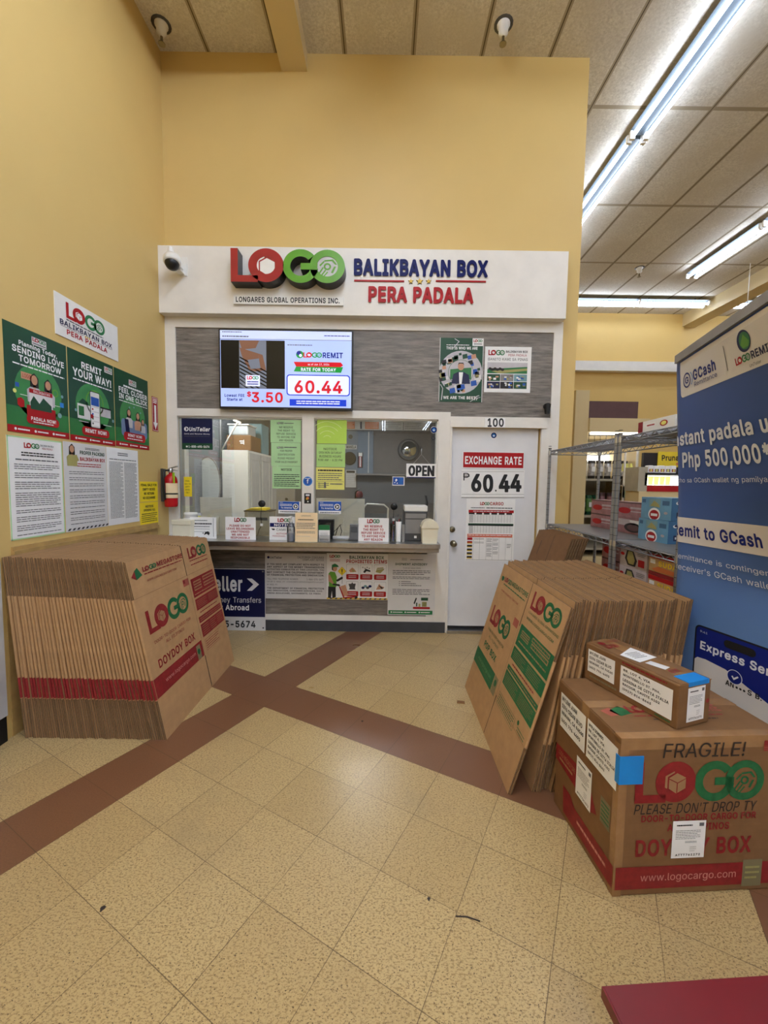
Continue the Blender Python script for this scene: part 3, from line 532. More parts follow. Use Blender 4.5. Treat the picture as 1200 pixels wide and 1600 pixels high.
    'E': (185, "1b163c163h173l1B3m1F3m1e3l1j3g1n2C1o2D2W3V2X3c2a3e2h3e343c393Y3C2D3C2C3w3f3x3k3_3m453l4T3k4X3g4a3b4c1e4c1Z4a1V4W1U4R1U1G1V1A"),
    'F': (182, "1b16241629182C1C2D2U3R2U3V2V3Z2Z3a2d3a303Z353U392C3A2C3w3e3x3j3_3k453k4T3j4X3f4a3a4c1e4c1Z4a1V4W1U4R1U1G1V1A"),
    'G': (226, "2s132y133L163i1F3-1S4E1m4M264Q2W4P2u4N2z4I302_302v2z2t2u2t2S2x2N302M3g2L3b263V1z3K1r391n2x1m2j1o2W1u2K212B2F262W242s263C2B3T2K3g2V3q2i3w2v3x3B3v3O3o3Y3d3g3L3n3H4G3H4M3K4O3P4O3T4K3j4D3y43493u4K3g4T3R4Z3C4d2w4e2T4b274Q1n491Z3o1P3N1M2s1P2L1Y1w1n1Y271H2T17"),
    'H': (225, "1b16241629182C1C2D2Y3Y2Y3Y1G3a1B3e173j1648164C174G1A4I1G4I4R4G4W4D4a484b3i4b3d4a3a4W3Y4R3Y3E2D3E2C4R2B4W274a224c1d4b1Z4a1V4X1U4R1U1G1V1A"),
    'I': (138, "1P162z163217361C361e341k2z1n2a1o2a3w2-3x353_3644364S354X304b1R4b1M4a1I4V1I441K3-1R3x1q3w1q1o1Q1n1M1m1J1i1I1d1I1E1K19"),
    'J': (177, "2M132R132r173B1K3F1N3S1j3Y2A3Y4R3W4X3Q4b2x4b2s4Z2p4U2o2B2m1-2h1r2a1m2Q1l2G1m291r231-212O1_2S1x2V1R2V1M2T1J2O1J291N1j1c1M1-17"),
    'K': (205, "1b16231627172B1B2C1G2C2E2U2X3U183a16431648174C1A4E1G4C1M2_324C4L4D4P4D4T494a434c3X4c3R4a2D3F2C4R2B4W274a224c1d4b1Z4a1V4X1U4R1U1G1V1A"),
    'L': (175, "1b163X163e193g1F3g1f3e1k3a1n2C1o2C4S294Z234b1b4b1W4Y1U4S1U1G1V1A"),
    'M': (269, "1b16231628182B1D2C2y2v1A2z1731163P163V173Z1C4F2-4G1C4K174P164q164x194-1G4-4R4z4V4w4Z4q4b4F4c4A4a464X3E2G2M4X2I4a2D4c1d4b1W4Y1U4R1U1G1V1A"),
    'N': (227, "1b16241629182C1D2D3G3Z193g1649164E174I1A4K1G4K4R4I4W4F4a4A4b3l4b3f4Z3c4U3b2Q2E4Y274b1e4c1Z4a1V4X1U4R1U1G1V1A"),
    'O': (231, "2s132y133O163k1H441Y4K1x4S2M4W2s4S3M4K3m44493k4Q3O4b2x4e2U4b274Q1o491Z3o1P3O1M2s1P2K1Z1v1o1Y281G2V16|2u1m2i1n2W1t2K212B2F262W242s263C2B3T2K3h2W3q2h3v2x3x3A3v3M3q3X3h3g3T3m3C3n2s3m2W3g2F3X213M1t3A1o"),
    'P': (196, "1b16231628172B1B2C1G2D2G2k2G382I3S2R3g2c3r2r3y393-3R3y3l3q433f4H3Q4S364Z2k4c1d4b1Y4a1V4W1U4R1U1G1V1A|2D2y2D3w2i3w2u3v323s383n3C3i3F3a3F3R3F3I3C3B373432302v2y"),
    'Q': (231, "3j0p4D0p4J0s4L0x4K123_1U451Z4J1v4S2N4V2t4S3M4K3m434A3k4Q3O4b2x4e2V4b274Q1p4A1Z3o1P3L1M2s1P2L1Z1u1o1Y261H2V162w133M163R183e0s|2u1m2i1n2W1t2K212B2F262W242s263C2B3T2K3h2W3q2h3v2x3x3A3v3M3q3X3h3g3T3m3C3n2s3m2W3g2F3Z253L2N3G2Q2n2Q2g2N2e2I2e2C2y1m"),
    'R': (198, "1b16231628172B1B2C1G2D2K2j2K3K1B3O173T163y164117441B461G441L3S2V3i2g3r2u3y383-3T3y3m3r423h4H3Q4S364Z2k4c1d4b1Y4a1V4W1U4R1U1G1V1A|2D302D3w2w3w323t393o3E3c3F3T3E3K39382w31"),
    'S': (197, "2Z122g1232143L1A3c1K3r1b3x1r3-273y2M3t2a3b2u3G332z3A2e3F2P3K2C3T293d293i2C3n2G3r2N3v2W3y2f3y2u3x333s3A3l3E3X3K3T3o3T3t3V3w3Z3w3e3u3w3m493Z4N3H4X304c2h4e2M4c234X1o4N1c4A1T3s1Q3b1U3G1g2z1-2l2M2c312P3D2H3F2D3F213B1x361s2_1o2r1l2f1l2M1n2F1r291w261_232C1z2H1S2H1M2D1K271P1n1X1Y1j1K201A2J14"),
    'T': (197, "2Q162v162_19311E323w3t3w3z3y40404144414S404X3x4b1T4c1N4a1J4V1J441K3_1O3y1T3w2I3w2I1G2K1A"),
    'U': (225, "2o132v133G153c1D3v1Q461h4E1z4I2L4I4R4G4X4B4b3i4b3d4a3Z4V3Y2O3X2B3T213O1x3F1q351m2u1m2g1m2W1q2N1x2H232E2B2C2O2C4R2B4W284a244b1e4c1Y4a1U4V1U2L1W1z1f1g1u1O2B1C2V15"),
    'V': (210, "2V1630163517381B4J4O4J4V4E4a494c3j4b3f4a3b4W2n2A2m2A1x4X1t4a1p4b1N4c1I4a1E4W1D4S1D4N2O1D2Q19"),
    'W': (292, "2B162j162o172r1B3P3E3z1B411746164b164i194k1D5c4O5c4U5Z4Z5T4b504b4x4a4u4W4L2P3o4U3k4a3f4b394b344a314W2U2P2T2P1w4W1s4a1n4c1M4b1F4Y1D4T1D4O241E2619"),
    'X': (208, "1K161s161y182l2I3Z173e1646164A164E194G1F4F1L3B2v4B4M4C4T494Z424c3a4b3V4a2l3V204a1x4b1S4c1O4b1K4Y1I4S1J4M2J2v1E1L1D1H1D1C1G18"),
    'Y': (207, "2U162y163117341B361G362W4F4M4G4Q4G4U4B4a464c3e4c3X4Z2l3H2k3H1x4Z1r4b1M4b1H4a1E4W1C4R1E4M2M2W2N1F2P19"),
    'Z': (193, "1U163m163r173v1A3w1F3w1e3v1j3q1n2K1o3u443v483v4S3u4W3r4a3l4c1W4c1R4a1N4X1M4S1M441N3_1S3x2y3w1O1e1M1Z1N1E1P19"),
    'a': (174, "29132H132e162r1D2u182z163O163U183X1E3Y2r3V373Q3L3H3X373f2o3o2T3q223m1s3h1e3Y1V3O1M361M301R2x1t2q1x2q1_2s26302G372U392h372n312p2u2o2t202k1g2c1V2V1O2L1J2A1I1x1K1h1Q1S1a1H1n192014|2J1j281l231p201x21202A252N282p2D2p212m1x2h1r2b1m2V1k"),
    'b': (188, "2b132j1332153J1D3Z1S3k1k3q233s2S3q2r3k393Z3R3H3g313n2i3q2S3p2G3k283e284R264W224a1-4b1Y4b1S4X1Q4R1R1D1U181Z161z162418281E2G192R14|2c1k2U1l2O1o2G1w2C22292D282S282g2C2r2H2-2N352U382e392o382v352_2-342q382f382S382E34232_1v2w1p2o1l"),
    'c': (176, "2U132a132x163G1G3X1W3h1r3i1v3g1-3c223A2A33272y1v2s1p2k1l2Z1k2O1l2G1p291w2523222E222R222e252p292y2H342O382Z392k382s332x2-312o382l3b2r3f2u3h2z3h333X3N3G3d2x3n2Z3q2D3n1x3g1f3R1S371M2p1K2R1M231S1l1f1R1w1E2B16"),
    'd': (188, "2P132k142w19321E36183D163d163i183l1D3m4R3k4X3e4b3B4b374a334X324R313f2w3k2j3p2T3q293n1u3f1f3T1S381M2q1K2S1M231S1k1e1R1t1D2915|2W1k2O1l2H1o2B1v2523222E222S222f252q2A2-2H352O382Y392i382p342v2-2-2r322S2-222v1v2p1p2i1l"),
    'e': (180, "2V132s1435183J1F3U1P3c1a3i1n3i1u3c1-392433222x1r2n1l2b1j2R1k2I1o2B1t251_22293b2A3i2D3k2K3j2p3f353W3L3N3W3B3f2z3m2Y3q2C3n1w3g1e3R1S371M2p1K2R1M231S1l1f1R1w1E2C15|242p2A2_2G342O382Y392i382p352v2_2_2p"),
    'f': (119, "1j162B162G182J1D2K382k392p3C2r3I2r3f2o3m2i3o2K3p2K3-2O422V432j412o432r472x4T2x4Y2t4f2i4j2Q4k244g1u4Z1j4O1e4D1c3-1c3p1G3o1C3m193h193I1B3C1H391c381c1F1e19"),
    'g': (188, "2R0A2s0B380G3N0O3b0c3j0t3m1C3m3e3k3k3e3o3A3o353l323e2w3k2j3p2T3q2A3n1u3f1f3T1S381M2p1K2S1M251T1l1e1U1u1I2C1A2U182j192v1C321J321I30112w0w2n0r2Z0q2I0t280-20181v1A1q191V0z1R0v1Q0q1R0l1h0R220E2H0B|2S1p2O1p2G1t2A1z2525222G222T222g252r2G342O382Y392i382p352w2-2-2s322g322T322G2-242w1z2p1t2i1p"),
    'h': (182, "1Y161-162317261B281G282g292q2C2y2L352a392k372q332w2w2y2j2y1G2z1B301734163W163d193f1F3f2n3d343X3L3O3Y3D3h2x3o2h3q2P3o283g274T244Z1-4b1Y4b1T4Y1R4S1Q1G1S1A"),
    'i': (85, "1Y161_162418271E273f253l1_3o1Z3o1U3m1R3g1Q1G1S1A|1j3t1x3u243z2A462D4E2D4J2B4R274Y244c1x4g1n4i1d4g1V4b1O4R1M4H1P461U3_1b3v"),
    'j': (85, "190D1X0E1m0J1w0S220c260r2814283e253l1_3o1Z3o1U3m1R3g1Q141Q0-1O0w1G0u180t140q120m120L140G|1j3t1o3t1z3v253_2B482C4H2B4S244b1x4g1l4h1e4g1W4c1P4T1M4K1M4F1O481T3_1c3v"),
    'k': (170, "1Y161-162217261A281G28232C28311736163d163j193l1F3k1M2k2b3e3X3g3d3f3j3c3n3X3o323o2z3n282y274S244Z1-4b1Y4b1T4Y1R4S1Q1G1S1A"),
    'l': (94, "231529152S172X1B2Y1H2U1e2T1i2M1m2A1m281u274S254Y204b1a4b1T4Y1Q4R1Q1o1T1Y1U1T1e1F1q17"),
    'm': (262, "1Y161_162418271C282k292t2C2_2F332K362W392e382k342o2_2p2u2q1G2q1C2t182z163N163S173V1B3W1G3X2o3a2_3i373t39403846354A2_4C2q4C1G4D1B4G174L164m164s184v1C4w1G4v2t4t3A4n3O4f3b4R3l4D3p403q3a3m3G3X393f2y3n2u3o2c3q2H3m283f243m1_3o1a3o1U3m1R3i1Q3e1Q1G1S1A"),
    'n': (182, "1Y161-162317261B281G282g292q2C2y2L352a392k372q332w2w2y2j2y1G2z1B311736163W163a173e1A3g1G3g2m3d343X3M3O3Y3C3i2y3o2h3q2O3o283g243m1-3o1a3o1W3n1S3k1Q3e1Q1G1S1A"),
    'o': (184, "2U132a132w153C1E3T1R3g1l3m233o2R3m2p3g373T3R3B3g2v3n2Z3q2D3n1x3g1f3R1S371M2p1K2R1M231S1l1f1R1w1E2B16|2X1k2O1l2H1o2A1v2523222E222R222e252p2A2z2G332O382Z392k382s332y2z312p352R31232y1v2s1p2k1l"),
    'p': (188, "1Y0D1-0D230E260I280N281E2G192T142i1231153L1F3Y1R3k1k3q233s2S3q2q3k383X3T3J3f323n2j3q2T3p2G3k283e253l203o1b3o1V3n1R3i1Q0N1S0H|2c1k2U1l2O1o2G1w2C22292D282S282g2C2r2H2-2N352U382e392o382v352_2-342q382f382S382E34232_1v2w1p2o1l"),
    'q': (188, "390D3d0D3j0G3l0L3l3h3i3m3c3o3A3o353l323e2w3k2j3p2T3q293n1u3f1f3T1S391M2q1K2T1M221S1k1d1T1v1C29152U122k142w19311E320M340G|2W1k2O1l2H1o2B1v2523222E222S222f252q2A2-2H352O382Y392i382p342v2-2-2r322S2-222v1v2p1p2i1l"),
    'r': (122, "1Y161-162317261B281G282k292s2B2y2F312L352Z372p372w3B2x3G2x3g2w3l2s3o2j3q2Z3q2L3o273i243m1_3o1a3o1V3n1S3j1Q3e1Q1G1S1A"),
    's': (164, "2H132h142z1A3A1H3L1S3T1j3U1x3S2C3H2T322d2l2k2O2p292v272y27322A362H392R3A2a392g362k312p2u2v2r3L2w3R2-3S323S373G3V363e2x3k2g3p2R3q2B3o1u3j1i3b1X3R1R3D1P301R2h1c2R1s2G292A2g222m1y2m1s2i1o2a1k2P1j2F1k281n231s1-221u251R201L1x1K1q1O1b1Y1N1i1E1v172814"),
    't': (109, "2F142U152e172j1A2l1F2h1d2f1i2Y1l2G1l2D1n2C1u2C382Z392g3C2i3I2i3g2g3l2b3o2C3p2C4D2B4H284L234M1e4M1Z4K1W4E1W3p1G3o1C3m193i193H1B3C1F391W381W1r1a1W1m1G1-17"),
    'u': (182, "2L142Q142i162y1E311737163X163c183f1C3g3e3e3k3Z3o353o303n2z3j2y3e2x242u1y2l1p2e1m2X1l2M1n2G1r2A1-282B283e263j233n1_3o1b3o1V3n1R3i1R271T1q1Y1a1i1L1v1B2816"),
    'v': (174, "2E162i162n172q1B3l3b3l3i3g3n3b3o393o353n313k2U2B1w3l1p3o1N3o1I3n1E3j1D3f1D3a271D2A18"),
    'w': (245, "24162W162a172e1A312W322W3Q1A3U173Z163z164318461D4q3b4q3g4o3l4h3o4G3o4C3o483l463h3l2P3O3k3K3n3G3o2r3o2m3n2h3h2K2P1y3k1u3n1p3o1O3o1I3m1F3h1F3b1z1D1_19"),
    'x': (169, "1L161r161x172R1u2S1u2w1A2-1733163W163d193f1F3e1L2t2T3c3Z3d3g3a3m3T3o313o2y3n2u3k2S32213j1z3n1u3o1Q3o1J3l1H3f1I3Z212T1F1L1E1H1E1C1H18"),
    'y': (174, "1l0C1t0C2E0H2V0U2h0q3l3b3l3i3g3n3b3o393o353n313k2U2B1w3l1p3o1N3o1I3n1E3j1D3f1D3a261F1x0v1t0t1c0u1Y0s1V0n1P0R1P0L1V0F"),
    'z': (170, "1U163N163S173W1A3X1F3X1e3W1j3S1m3N1o2N1o3U3F3W3K3V3f3U3j3R3n3L3o1Z3o1U3n1Q3k1P3f1P3G1Q3B1U381Z362X361O1d1M1Y1N1E1P19"),
}
_AL = '0123456789ABCDEFGHIJKLMNOPQRSTUVWXYZabcdefghijklmnopqrstuvwxyz-_'
_gc, _tc = {}, {}
def glyph(ch, heavy):
    key = (ch, heavy)
    if key in _gc: return _gc[key]
    adv, ct = (FONT_BOLD if heavy else FONT_REGULAR)[ch]
    cu = bpy.data.curves.new('t', 'CURVE'); cu.dimensions = '2D'; cu.fill_mode = 'FRONT'
    for c in ct.split('|'):
        v = [_AL.index(c[i])*64+_AL.index(c[i+1])-80 for i in range(0, len(c), 2)]
        sp = cu.splines.new('POLY'); sp.points.add(len(v)//2-1); sp.use_cyclic_u = True
        for i in range(len(v)//2): sp.points[i].co = (v[2*i]/400, v[2*i+1]/400, 0, 1)
    ob = bpy.data.objects.new('t', cu); COL.objects.link(ob)
    dg = bpy.context.evaluated_depsgraph_get(); dg.update()
    ev = ob.evaluated_get(dg); me = ev.to_mesh()
    r = ([(q.co.x, q.co.y) for q in me.vertices], [list(f.vertices) for f in me.polygons], adv/400)
    ev.to_mesh_clear(); bpy.data.objects.remove(ob); bpy.data.curves.remove(cu)
    _gc[key] = r; return r
def glyphs(txt, bold=0.0):
    heavy = bold >= .018
    key = (txt, heavy)
    if key in _tc: return _tc[key]
    vs, fs, x = [], [], 0.0
    for ch in txt:
        if ch not in FONT_REGULAR: x += .26; continue
        v, f, adv = glyph(ch, heavy); n = len(vs)
        vs += [(x+a, b) for a, b in v]; fs += [[i+n for i in q] for q in f]; x += adv
    x0 = min(v[0] for v in vs); x1 = max(v[0] for v in vs); y0 = min(v[1] for v in vs); y1 = max(v[1] for v in vs)
    vs = [((x-x0)/(x1-x0), (y1-y)/(y1-y0)) for x, y in vs]       # 0..1, y down
    _tc[key] = (vs, fs); return _tc[key]
def boundary(fs):
    cnt = {}
    for f in fs:
        for i in range(len(f)):
            a, b = f[i], f[(i+1) % len(f)]
            cnt[(a, b)] = 1
    return [(a, b) for (a, b) in cnt if (b, a) not in cnt]
def ring_pts(cx, cy, r, a0, a1, n, asp=1.0):
    return [(cx+r*math.cos(math.radians(a0+(a1-a0)*i/n)), cy-r*asp*math.sin(math.radians(a0+(a1-a0)*i/n))) for i in range(n+1)]
# the company mark in a 670 x 210 design box: list of (piece, polygon list)
def logo_pieces():
    P = {}
    P['L'] = [[(0, 0), (42, 0), (42, 166), (160, 166), (160, 207), (0, 207)]]
    def ring(cx, cy, ro, ri, a0=0, a1=360, n=28):
        o = ring_pts(cx, cy, ro, a0, a1, n); i = ring_pts(cx, cy, ri, a0, a1, n)
        return [[o[k], o[k+1], i[k+1], i[k]] for k in range(n)]
    P['O'] = [ring_pts(207, 103, 104, 0, 350, 35)]
    P['G'] = ring(410, 105, 104, 62, 38, 352, 26)+[[(410, 86), (512, 86), (510, 126), (410, 126)]]
    P['C'] = ring(567, 105, 103, 66)
    hx = [(207+56*math.cos(math.radians(a)), 103-56*math.sin(math.radians(a))) for a in (90, 30, -30, -90, -150, 150)]
    P['hex1'] = [[(152, 72), (198, 48), (198, 56), (164, 76), (164, 136), (152, 130)]]
    P['hex2'] = [[(172, 82), (212, 58), (258, 82), (258, 136), (212, 162), (172, 136)]]
    P['hexline'] = [[(172, 84), (216, 106), (216, 111), (172, 89)], [(212, 108), (217, 108), (217, 160), (212, 162)], [(216, 106), (258, 84), (258, 88), (216, 111)]]
    P['coin'] = ring(567, 105, 22, 12, n=16)
    P['hand'] = [[(512, 150), (540, 108), (546, 112), (518, 158)], [(526, 162), (554, 124), (560, 128), (532, 168)], [(541, 166), (566, 136), (572, 140), (548, 168)],
                 [(548, 66), (600, 60), (624, 92), (612, 92), (594, 70), (550, 74)], [(606, 104), (618, 104), (600, 146), (588, 142)], [(520, 96), (546, 70), (550, 76), (526, 104)]]
    return P
LOGO = logo_pieces()

class Sheet:
    """printing laid on a surface; fn(x, y) -> (point, normal)"""
    EPS = .0003
    def __init__(s, fn): s.fn = fn; s.p = {}
    def mb(s, part):
        if part not in s.p: s.p[part] = MB()
        return s.p[part]
    def pt(s, x, y, lay):
        p, n = s.fn(x, y); return p+n*(s.EPS*lay)
    def flip(s):
        o, n = s.fn(0, 0); a = s.fn(1, 0)[0]-o; b = s.fn(0, 1)[0]-o
        return a.cross(b).dot(n) > 0            # design y is down, so a normal sheet gives a negative product
    def add(s, pts, faces, mt, lay, part):
        vs = [s.pt(x, y, lay) for x, y in pts]
        # face orientation toward the normal
        f0 = faces[0]; a, b, c = vs[f0[0]], vs[f0[1]], vs[f0[2]]
        n = s.fn(*pts[f0[0]])[1]
        if (b-a).cross(c-a).dot(n) < 0: faces = [list(f)[::-1] for f in faces]
        s.mb(part).mesh(vs, faces, mt)
    def poly(s, pts, mt, lay=2, part='print'): s.add(pts, [list(range(len(pts)))], mt, lay, part)
    def r(s, x0, y0, x1, y1, mt, lay=1, part='print'): s.poly([(x0, y0), (x1, y0), (x1, y1), (x0, y1)], mt, lay, part)
    def rr(s, x0, y0, x1, y1, rad, mt, lay=2, part='print', asp=1.0):
        ry = rad*asp; pts = []
        for cx, cy, a in ((x1-rad, y0+ry, 0), (x0+rad, y0+ry, 90), (x0+rad, y1-ry, 180), (x1-rad, y1-ry, 270)):
            pts += ring_pts(cx, cy, rad, a, a+90, 5, asp)
        s.poly(pts, mt, lay, part)
    def disc(s, cx, cy, r, mt, lay=3, part='print', asp=1.0, n=24): s.poly(ring_pts(cx, cy, r, 0, 360-360/n, n-1, asp), mt, lay, part)
    def ring(s, cx, cy, ro, ri, mt, lay=3, part='print', a0=0, a1=360, asp=1.0, n=28):
        o = ring_pts(cx, cy, ro, a0, a1, n, asp); i = ring_pts(cx, cy, ri, a0, a1, n, asp)
        s.add(o+i, [(k, k+1, n+2+k, n+1+k) for k in range(n)], mt, lay, part)
    def t(s, txt, x0, y0, x1, y1, mt, bold=.0, lay=4, part='lettering', skew=0):
        vs, fs = glyphs(txt, bold)
        s.add([(x0+(x1-x0)*a+skew*(1-b), y0+(y1-y0)*b) for a, b in vs], fs, mt, lay, part)
    def para(s, x0, y0, x1, y1, n, mt, fill=.5, seed=1, lay=3, part='lettering', ragged=.25, words=True):
        rnd = random.Random(seed); dy = (y1-y0)/n
        for i in range(n):
            x = x0; end = x1-(x1-x0)*(rnd.random()*ragged if i % 3 == 2 else 0)
            while x < end:
                wd = (x1-x0)*rnd.uniform(.05, .14) if words else end-x
                xe = min(end, x+wd)
                s.r(x, y0+dy*(i+.5-fill/2), xe, y0+dy*(i+.5+fill/2), mt, lay, part)
                x = xe+(x1-x0)*.014
    def logo(s, x0, y0, x1, y1, red, green, light=None, icon=None, lay=4, part='logo'):
        fx = lambda p: (x0+(x1-x0)*p[0]/670, y0+(y1-y0)*p[1]/210)
        light = light or (MATS['bare_board_in_print'] if red.name == 'red_box_ink' else SC_WHT if red.name == 'screen_red' else PAPER)
        icon = green
        for k, polys in LOGO.items():
            if k in 'LO': mt = red
            elif k in 'GC': mt = green
            elif k in ('hex1', 'hex2'): mt = light
            elif k == 'hexline': mt = red
            else: mt = icon or green
            for q in polys: s.poly([fx(p) for p in q], mt, lay+(2 if k == 'hexline' else 1 if k in ('hex1', 'hex2') else 0), part)
    def parts(s, parent, prefix=''):
        for k, m in s.p.items():
            part(prefix+k if prefix else k, m, parent)

def sheet_back(name, rect, Y, label, cat, base=None, crop=(0, 0, 1), th=.002, group=None, parent=None, draw=None):
    """a flat sheet parallel to the kiosk front; rect and design coordinates in photo pixels (or in a zoomed crop)"""
    ox, oy, sc = crop
    px = lambda x, y: (ox+x/sc, oy+y/sc)
    x0, y0, x1, y1 = rect
    a, b, c, d = (W(*px(x0, y0), Y), W(*px(x1, y0), Y), W(*px(x1, y1), Y), W(*px(x0, y1), Y))
    X0, X1, Z0, Z1 = (a.x+d.x)/2, (b.x+c.x)/2, (a.z+b.z)/2, (c.z+d.z)/2
    fn = lambda x, y: (V3((X0+(X1-X0)*(x-x0)/(x1-x0), Y, Z0+(Z1-Z0)*(y-y0)/(y1-y0))), V3((0, -1, 0)))
    m = boxes((X0, Y, Z1, X1, Y+th, Z0, base or PAPER))
    o = m.build(name, parent, V3(((X0+X1)/2, Y+th/2, Z1)) if parent is None else org(parent))
    if parent is None: tag(o, label, cat, group)
    s = Sheet(fn)
    if draw: draw(s); s.parts(o)
    return o
def sheet_left(name, ya, yb, za, zb, w, h, label, cat, base=None, th=.002, group=None, draw=None):
    """a flat sheet on the left wall, design coordinates 0..w, 0..h from its top left corner"""
    fn = lambda x, y: (V3((XL+th, ya+(yb-ya)*x/w, zb-(zb-za)*y/h)), V3((1, 0, 0)))
    m = boxes((XL, ya, za, XL+th, yb, zb, base or PAPER))
    o = m.build(name); tag(o, label, cat, group)
    s = Sheet(fn)
    if draw: draw(s); s.parts(o)
    return o

# ------------------------------------------------------------------ the setting
XL = -2.109; YB = 3.97; YW = 4.0; ZC = 5.39; XE = 1.82
struct('floor', boxes((XL-.15, -24, -.1, 14, 9.9, 0, FLOOR)))
struct('ceiling', boxes((XL-.15, -24, ZC, 14, 9.9, ZC+.1, CEIL)))
struct('wall_left', boxes((XL-.14, -24, 0, XL, YW+.14, ZC, YEL)))
struct('wall_behind', boxes((XL-.15, -24.1, 0, 14, -24, ZC, STOREW)))
struct('wall_right', boxes((14, -24, 0, 14.1, 9.9, ZC, STOREW)))
WX0, WX1, WZ0, WZ1 = -2.01, .513, .93, 2.10          # window opening
DX0, DX1, DZ1 = .628, 1.51, 2.03                     # door opening
struct('wall_back', boxes((XL, YW, 0, WX0, YW+.12, WZ1, YEL), (WX0, YW, 0, WX1, YW+.12, WZ0, YEL), (WX1, YW, 0, DX0, YW+.12, WZ1, YEL),
       (DX1, YW, 0, XE, YW+.12, WZ1, YEL), (DX0, YW, DZ1, DX1, YW+.12, WZ1, YEL), (XL, YW, WZ1, XE, YW+.12, ZC, YEL)))
struct('wall_far', boxes((XE+.1, 9.47, 0, 6.72, 9.6, ZC, YEL2), (6.72, 9.53, 0, 14, 9.66, ZC, YEL2)))
struct('wall_partition', boxes((XE-.11, YW+.12, 0, XE, 9.6, ZC, YEL)))
struct('beam_left', boxes((-1.0, -24, 5.235, -.80, YW, ZC, CREAM), (-.80, -24, 5.235, -.765, YW, ZC, CREAM)))
struct('beam_right', boxes((6.68, -24, 5.12, 7.0, 9.75, ZC, CREAM)))
struct('trim_far_ledge', boxes((XE, 9.3, 4.075, 14, 9.47, 4.285, WHITE)))
# kiosk boards
struct('trim_left_post', boxes((XL, YB, 0, WX0, YW, 3.03, WHITE)))
struct('trim_top_board', boxes((WX0, YB, 2.93, 1.59, YW, 3.03, WHITE)))
struct('trim_right_post', boxes((1.59, YB, 0, 1.675, YW, 3.03, WHITE)))
struct('trim_mid_board', boxes((WX0, YB, 2.10, WX1, YW, 2.172, WHITE), (DX0, YB, 2.035, 1.59, YW, 2.132, WHITE), (WX1, YB, 2.10, DX0, YW, 2.172, WHITE)))
struct('trim_door_post', boxes((WX1, YB, .0, DX0, YW, 2.10, WHITE)))
struct('trim_door_jamb', boxes((DX1, YB, 0, 1.59, YW, 2.035, WHITE)))
struct('trim_counter_rail', boxes((WX0, YB, .10, WX1, YW, .16, WHITE), (WX0, YB, .80, WX1, YW, .93, WHITE), (.432, YB, .16, WX1, YW, .80, WHITE)))
struct('wall_panel_upper', boxes((WX0, YB+.012, 2.172, DX0, YW, 2.93, PLANK), (DX0, YB+.012, 2.132, 1.59, YW, 2.93, PLANK)))
struct('wall_panel_lower', boxes((WX0, YB+.012, .16, .432, YW, .80, PLANK)))
struct('baseboard_back', boxes((WX0, YB-.012, 0, DX0-.005, YB, .104, DARK)))
struct('baseboard_left', boxes((XL, -24, 0, XL+.012, 2.19, .145, BLKM)))
struct('trim_left_rail', boxes((XL, 2.277, 1.035, XL+.022, 3.757, 1.062, WOODT), (XL, 2.277, 1.062, XL+.012, 3.757, 1.085, WOODT)))
struct('trim_wainscot', boxes((XL, 2.23, 0, XL+.006, 3.757, 1.035, WOODT)))
struct('trim_corner_guard', boxes((XL, 2.02, .15, XL+.02, 2.19, 1.02, LGREY)))
struct('trim_fascia', boxes((XL, 3.88, 3.025, 1.656, YW, 3.622, WHITE)))
struct('trim_threshold', boxes((DX0+.01, YB-.03, 0, DX1, YW+.12, .028, STEEL)))
struct('trim_door_casing', boxes((DX0-.0, YB-.006, 0, DX0+.02, YB+.02, 2.035, WHITE), (DX0-.004, YB-.012, 2.03, DX1+.05, YB, 2.094, WHITE)))

# window: jambs, mullion, glass
win = MB()
win.box(WX0, YB+.042, WZ0, WX0+.045, YW+.10, WZ1, WHITE2)
win.box(WX0, YB+.02, WZ1-.012, WX1, YW+.10, WZ1, WHITE2)
win.box(WX1-.012, YB+.02, WZ0, WX1, YW+.10, WZ1, WHITE2)
win1 = struct('window_1', win)
m = boxes((-.803, YB-.004, WZ0, -.688, YW+.06, WZ1, WHITE)); part('mullion', m, win1)
m = boxes((WX0+.002, YB+.034, WZ0+.012, -.803, YB+.040, WZ1-.012, GLASS)); part('pane', m, win1)
m = boxes((-.688, YB+.034, WZ0+.012, WX1-.012, YB+.040, WZ1-.012, GLASS)); part('pane', m, win1)
# counter
cr = MB(); cr.box(XL+.004, 3.575, .905, .505, YB+.03, .943, STEEL); cr.box(XL+.004, 3.59, .868, .495, 3.62, .905, mat('grey_brown_laminate', (150, 136, 118), .4))
counter = tag(cr.build('counter'), 'long narrow metal topped service counter below the kiosk window', 'counter')
m = MB()
for bx in (-1.8, -.75, .3):
    m.prism([(bx, 3.63, .905), (bx, YB-.001, .905), (bx, YB-.001, .80)], (.02, 0, 0), STEEL)
part('bracket', m, counter)

# door
door = struct('door_1', boxes((DX0+.022, YW+.02, .055, DX1-.012, YW+.06, 2.03, DOORM)))
m = MB()
kx = W(708, 849, YW+.02)
m.lathe([(.032, 0), (.032, .006), (.012, .01), (.012, .035), (.027, .045), (.03, .06), (.022, .072), (0.001, .075)], (kx.x, YW+.02, kx.z), BRASS, 18, (0, -1, 0)); part('door_knob', m, door)
kx = W(706.5, 827, YW+.02); m = MB()
m.lathe([(.03, 0), (.03, .008), (.024, .018), (.0201, .02), (.0001, .021)], (kx.x, YW+.02, kx.z), BRASS, 18, (0, -1, 0)); part('deadbolt', m, door)
m = boxes((DX0+.022, YW+.016, .028, DX1-.012, YW+.066, .052, BLKM)); part('door_sweep', m, door)

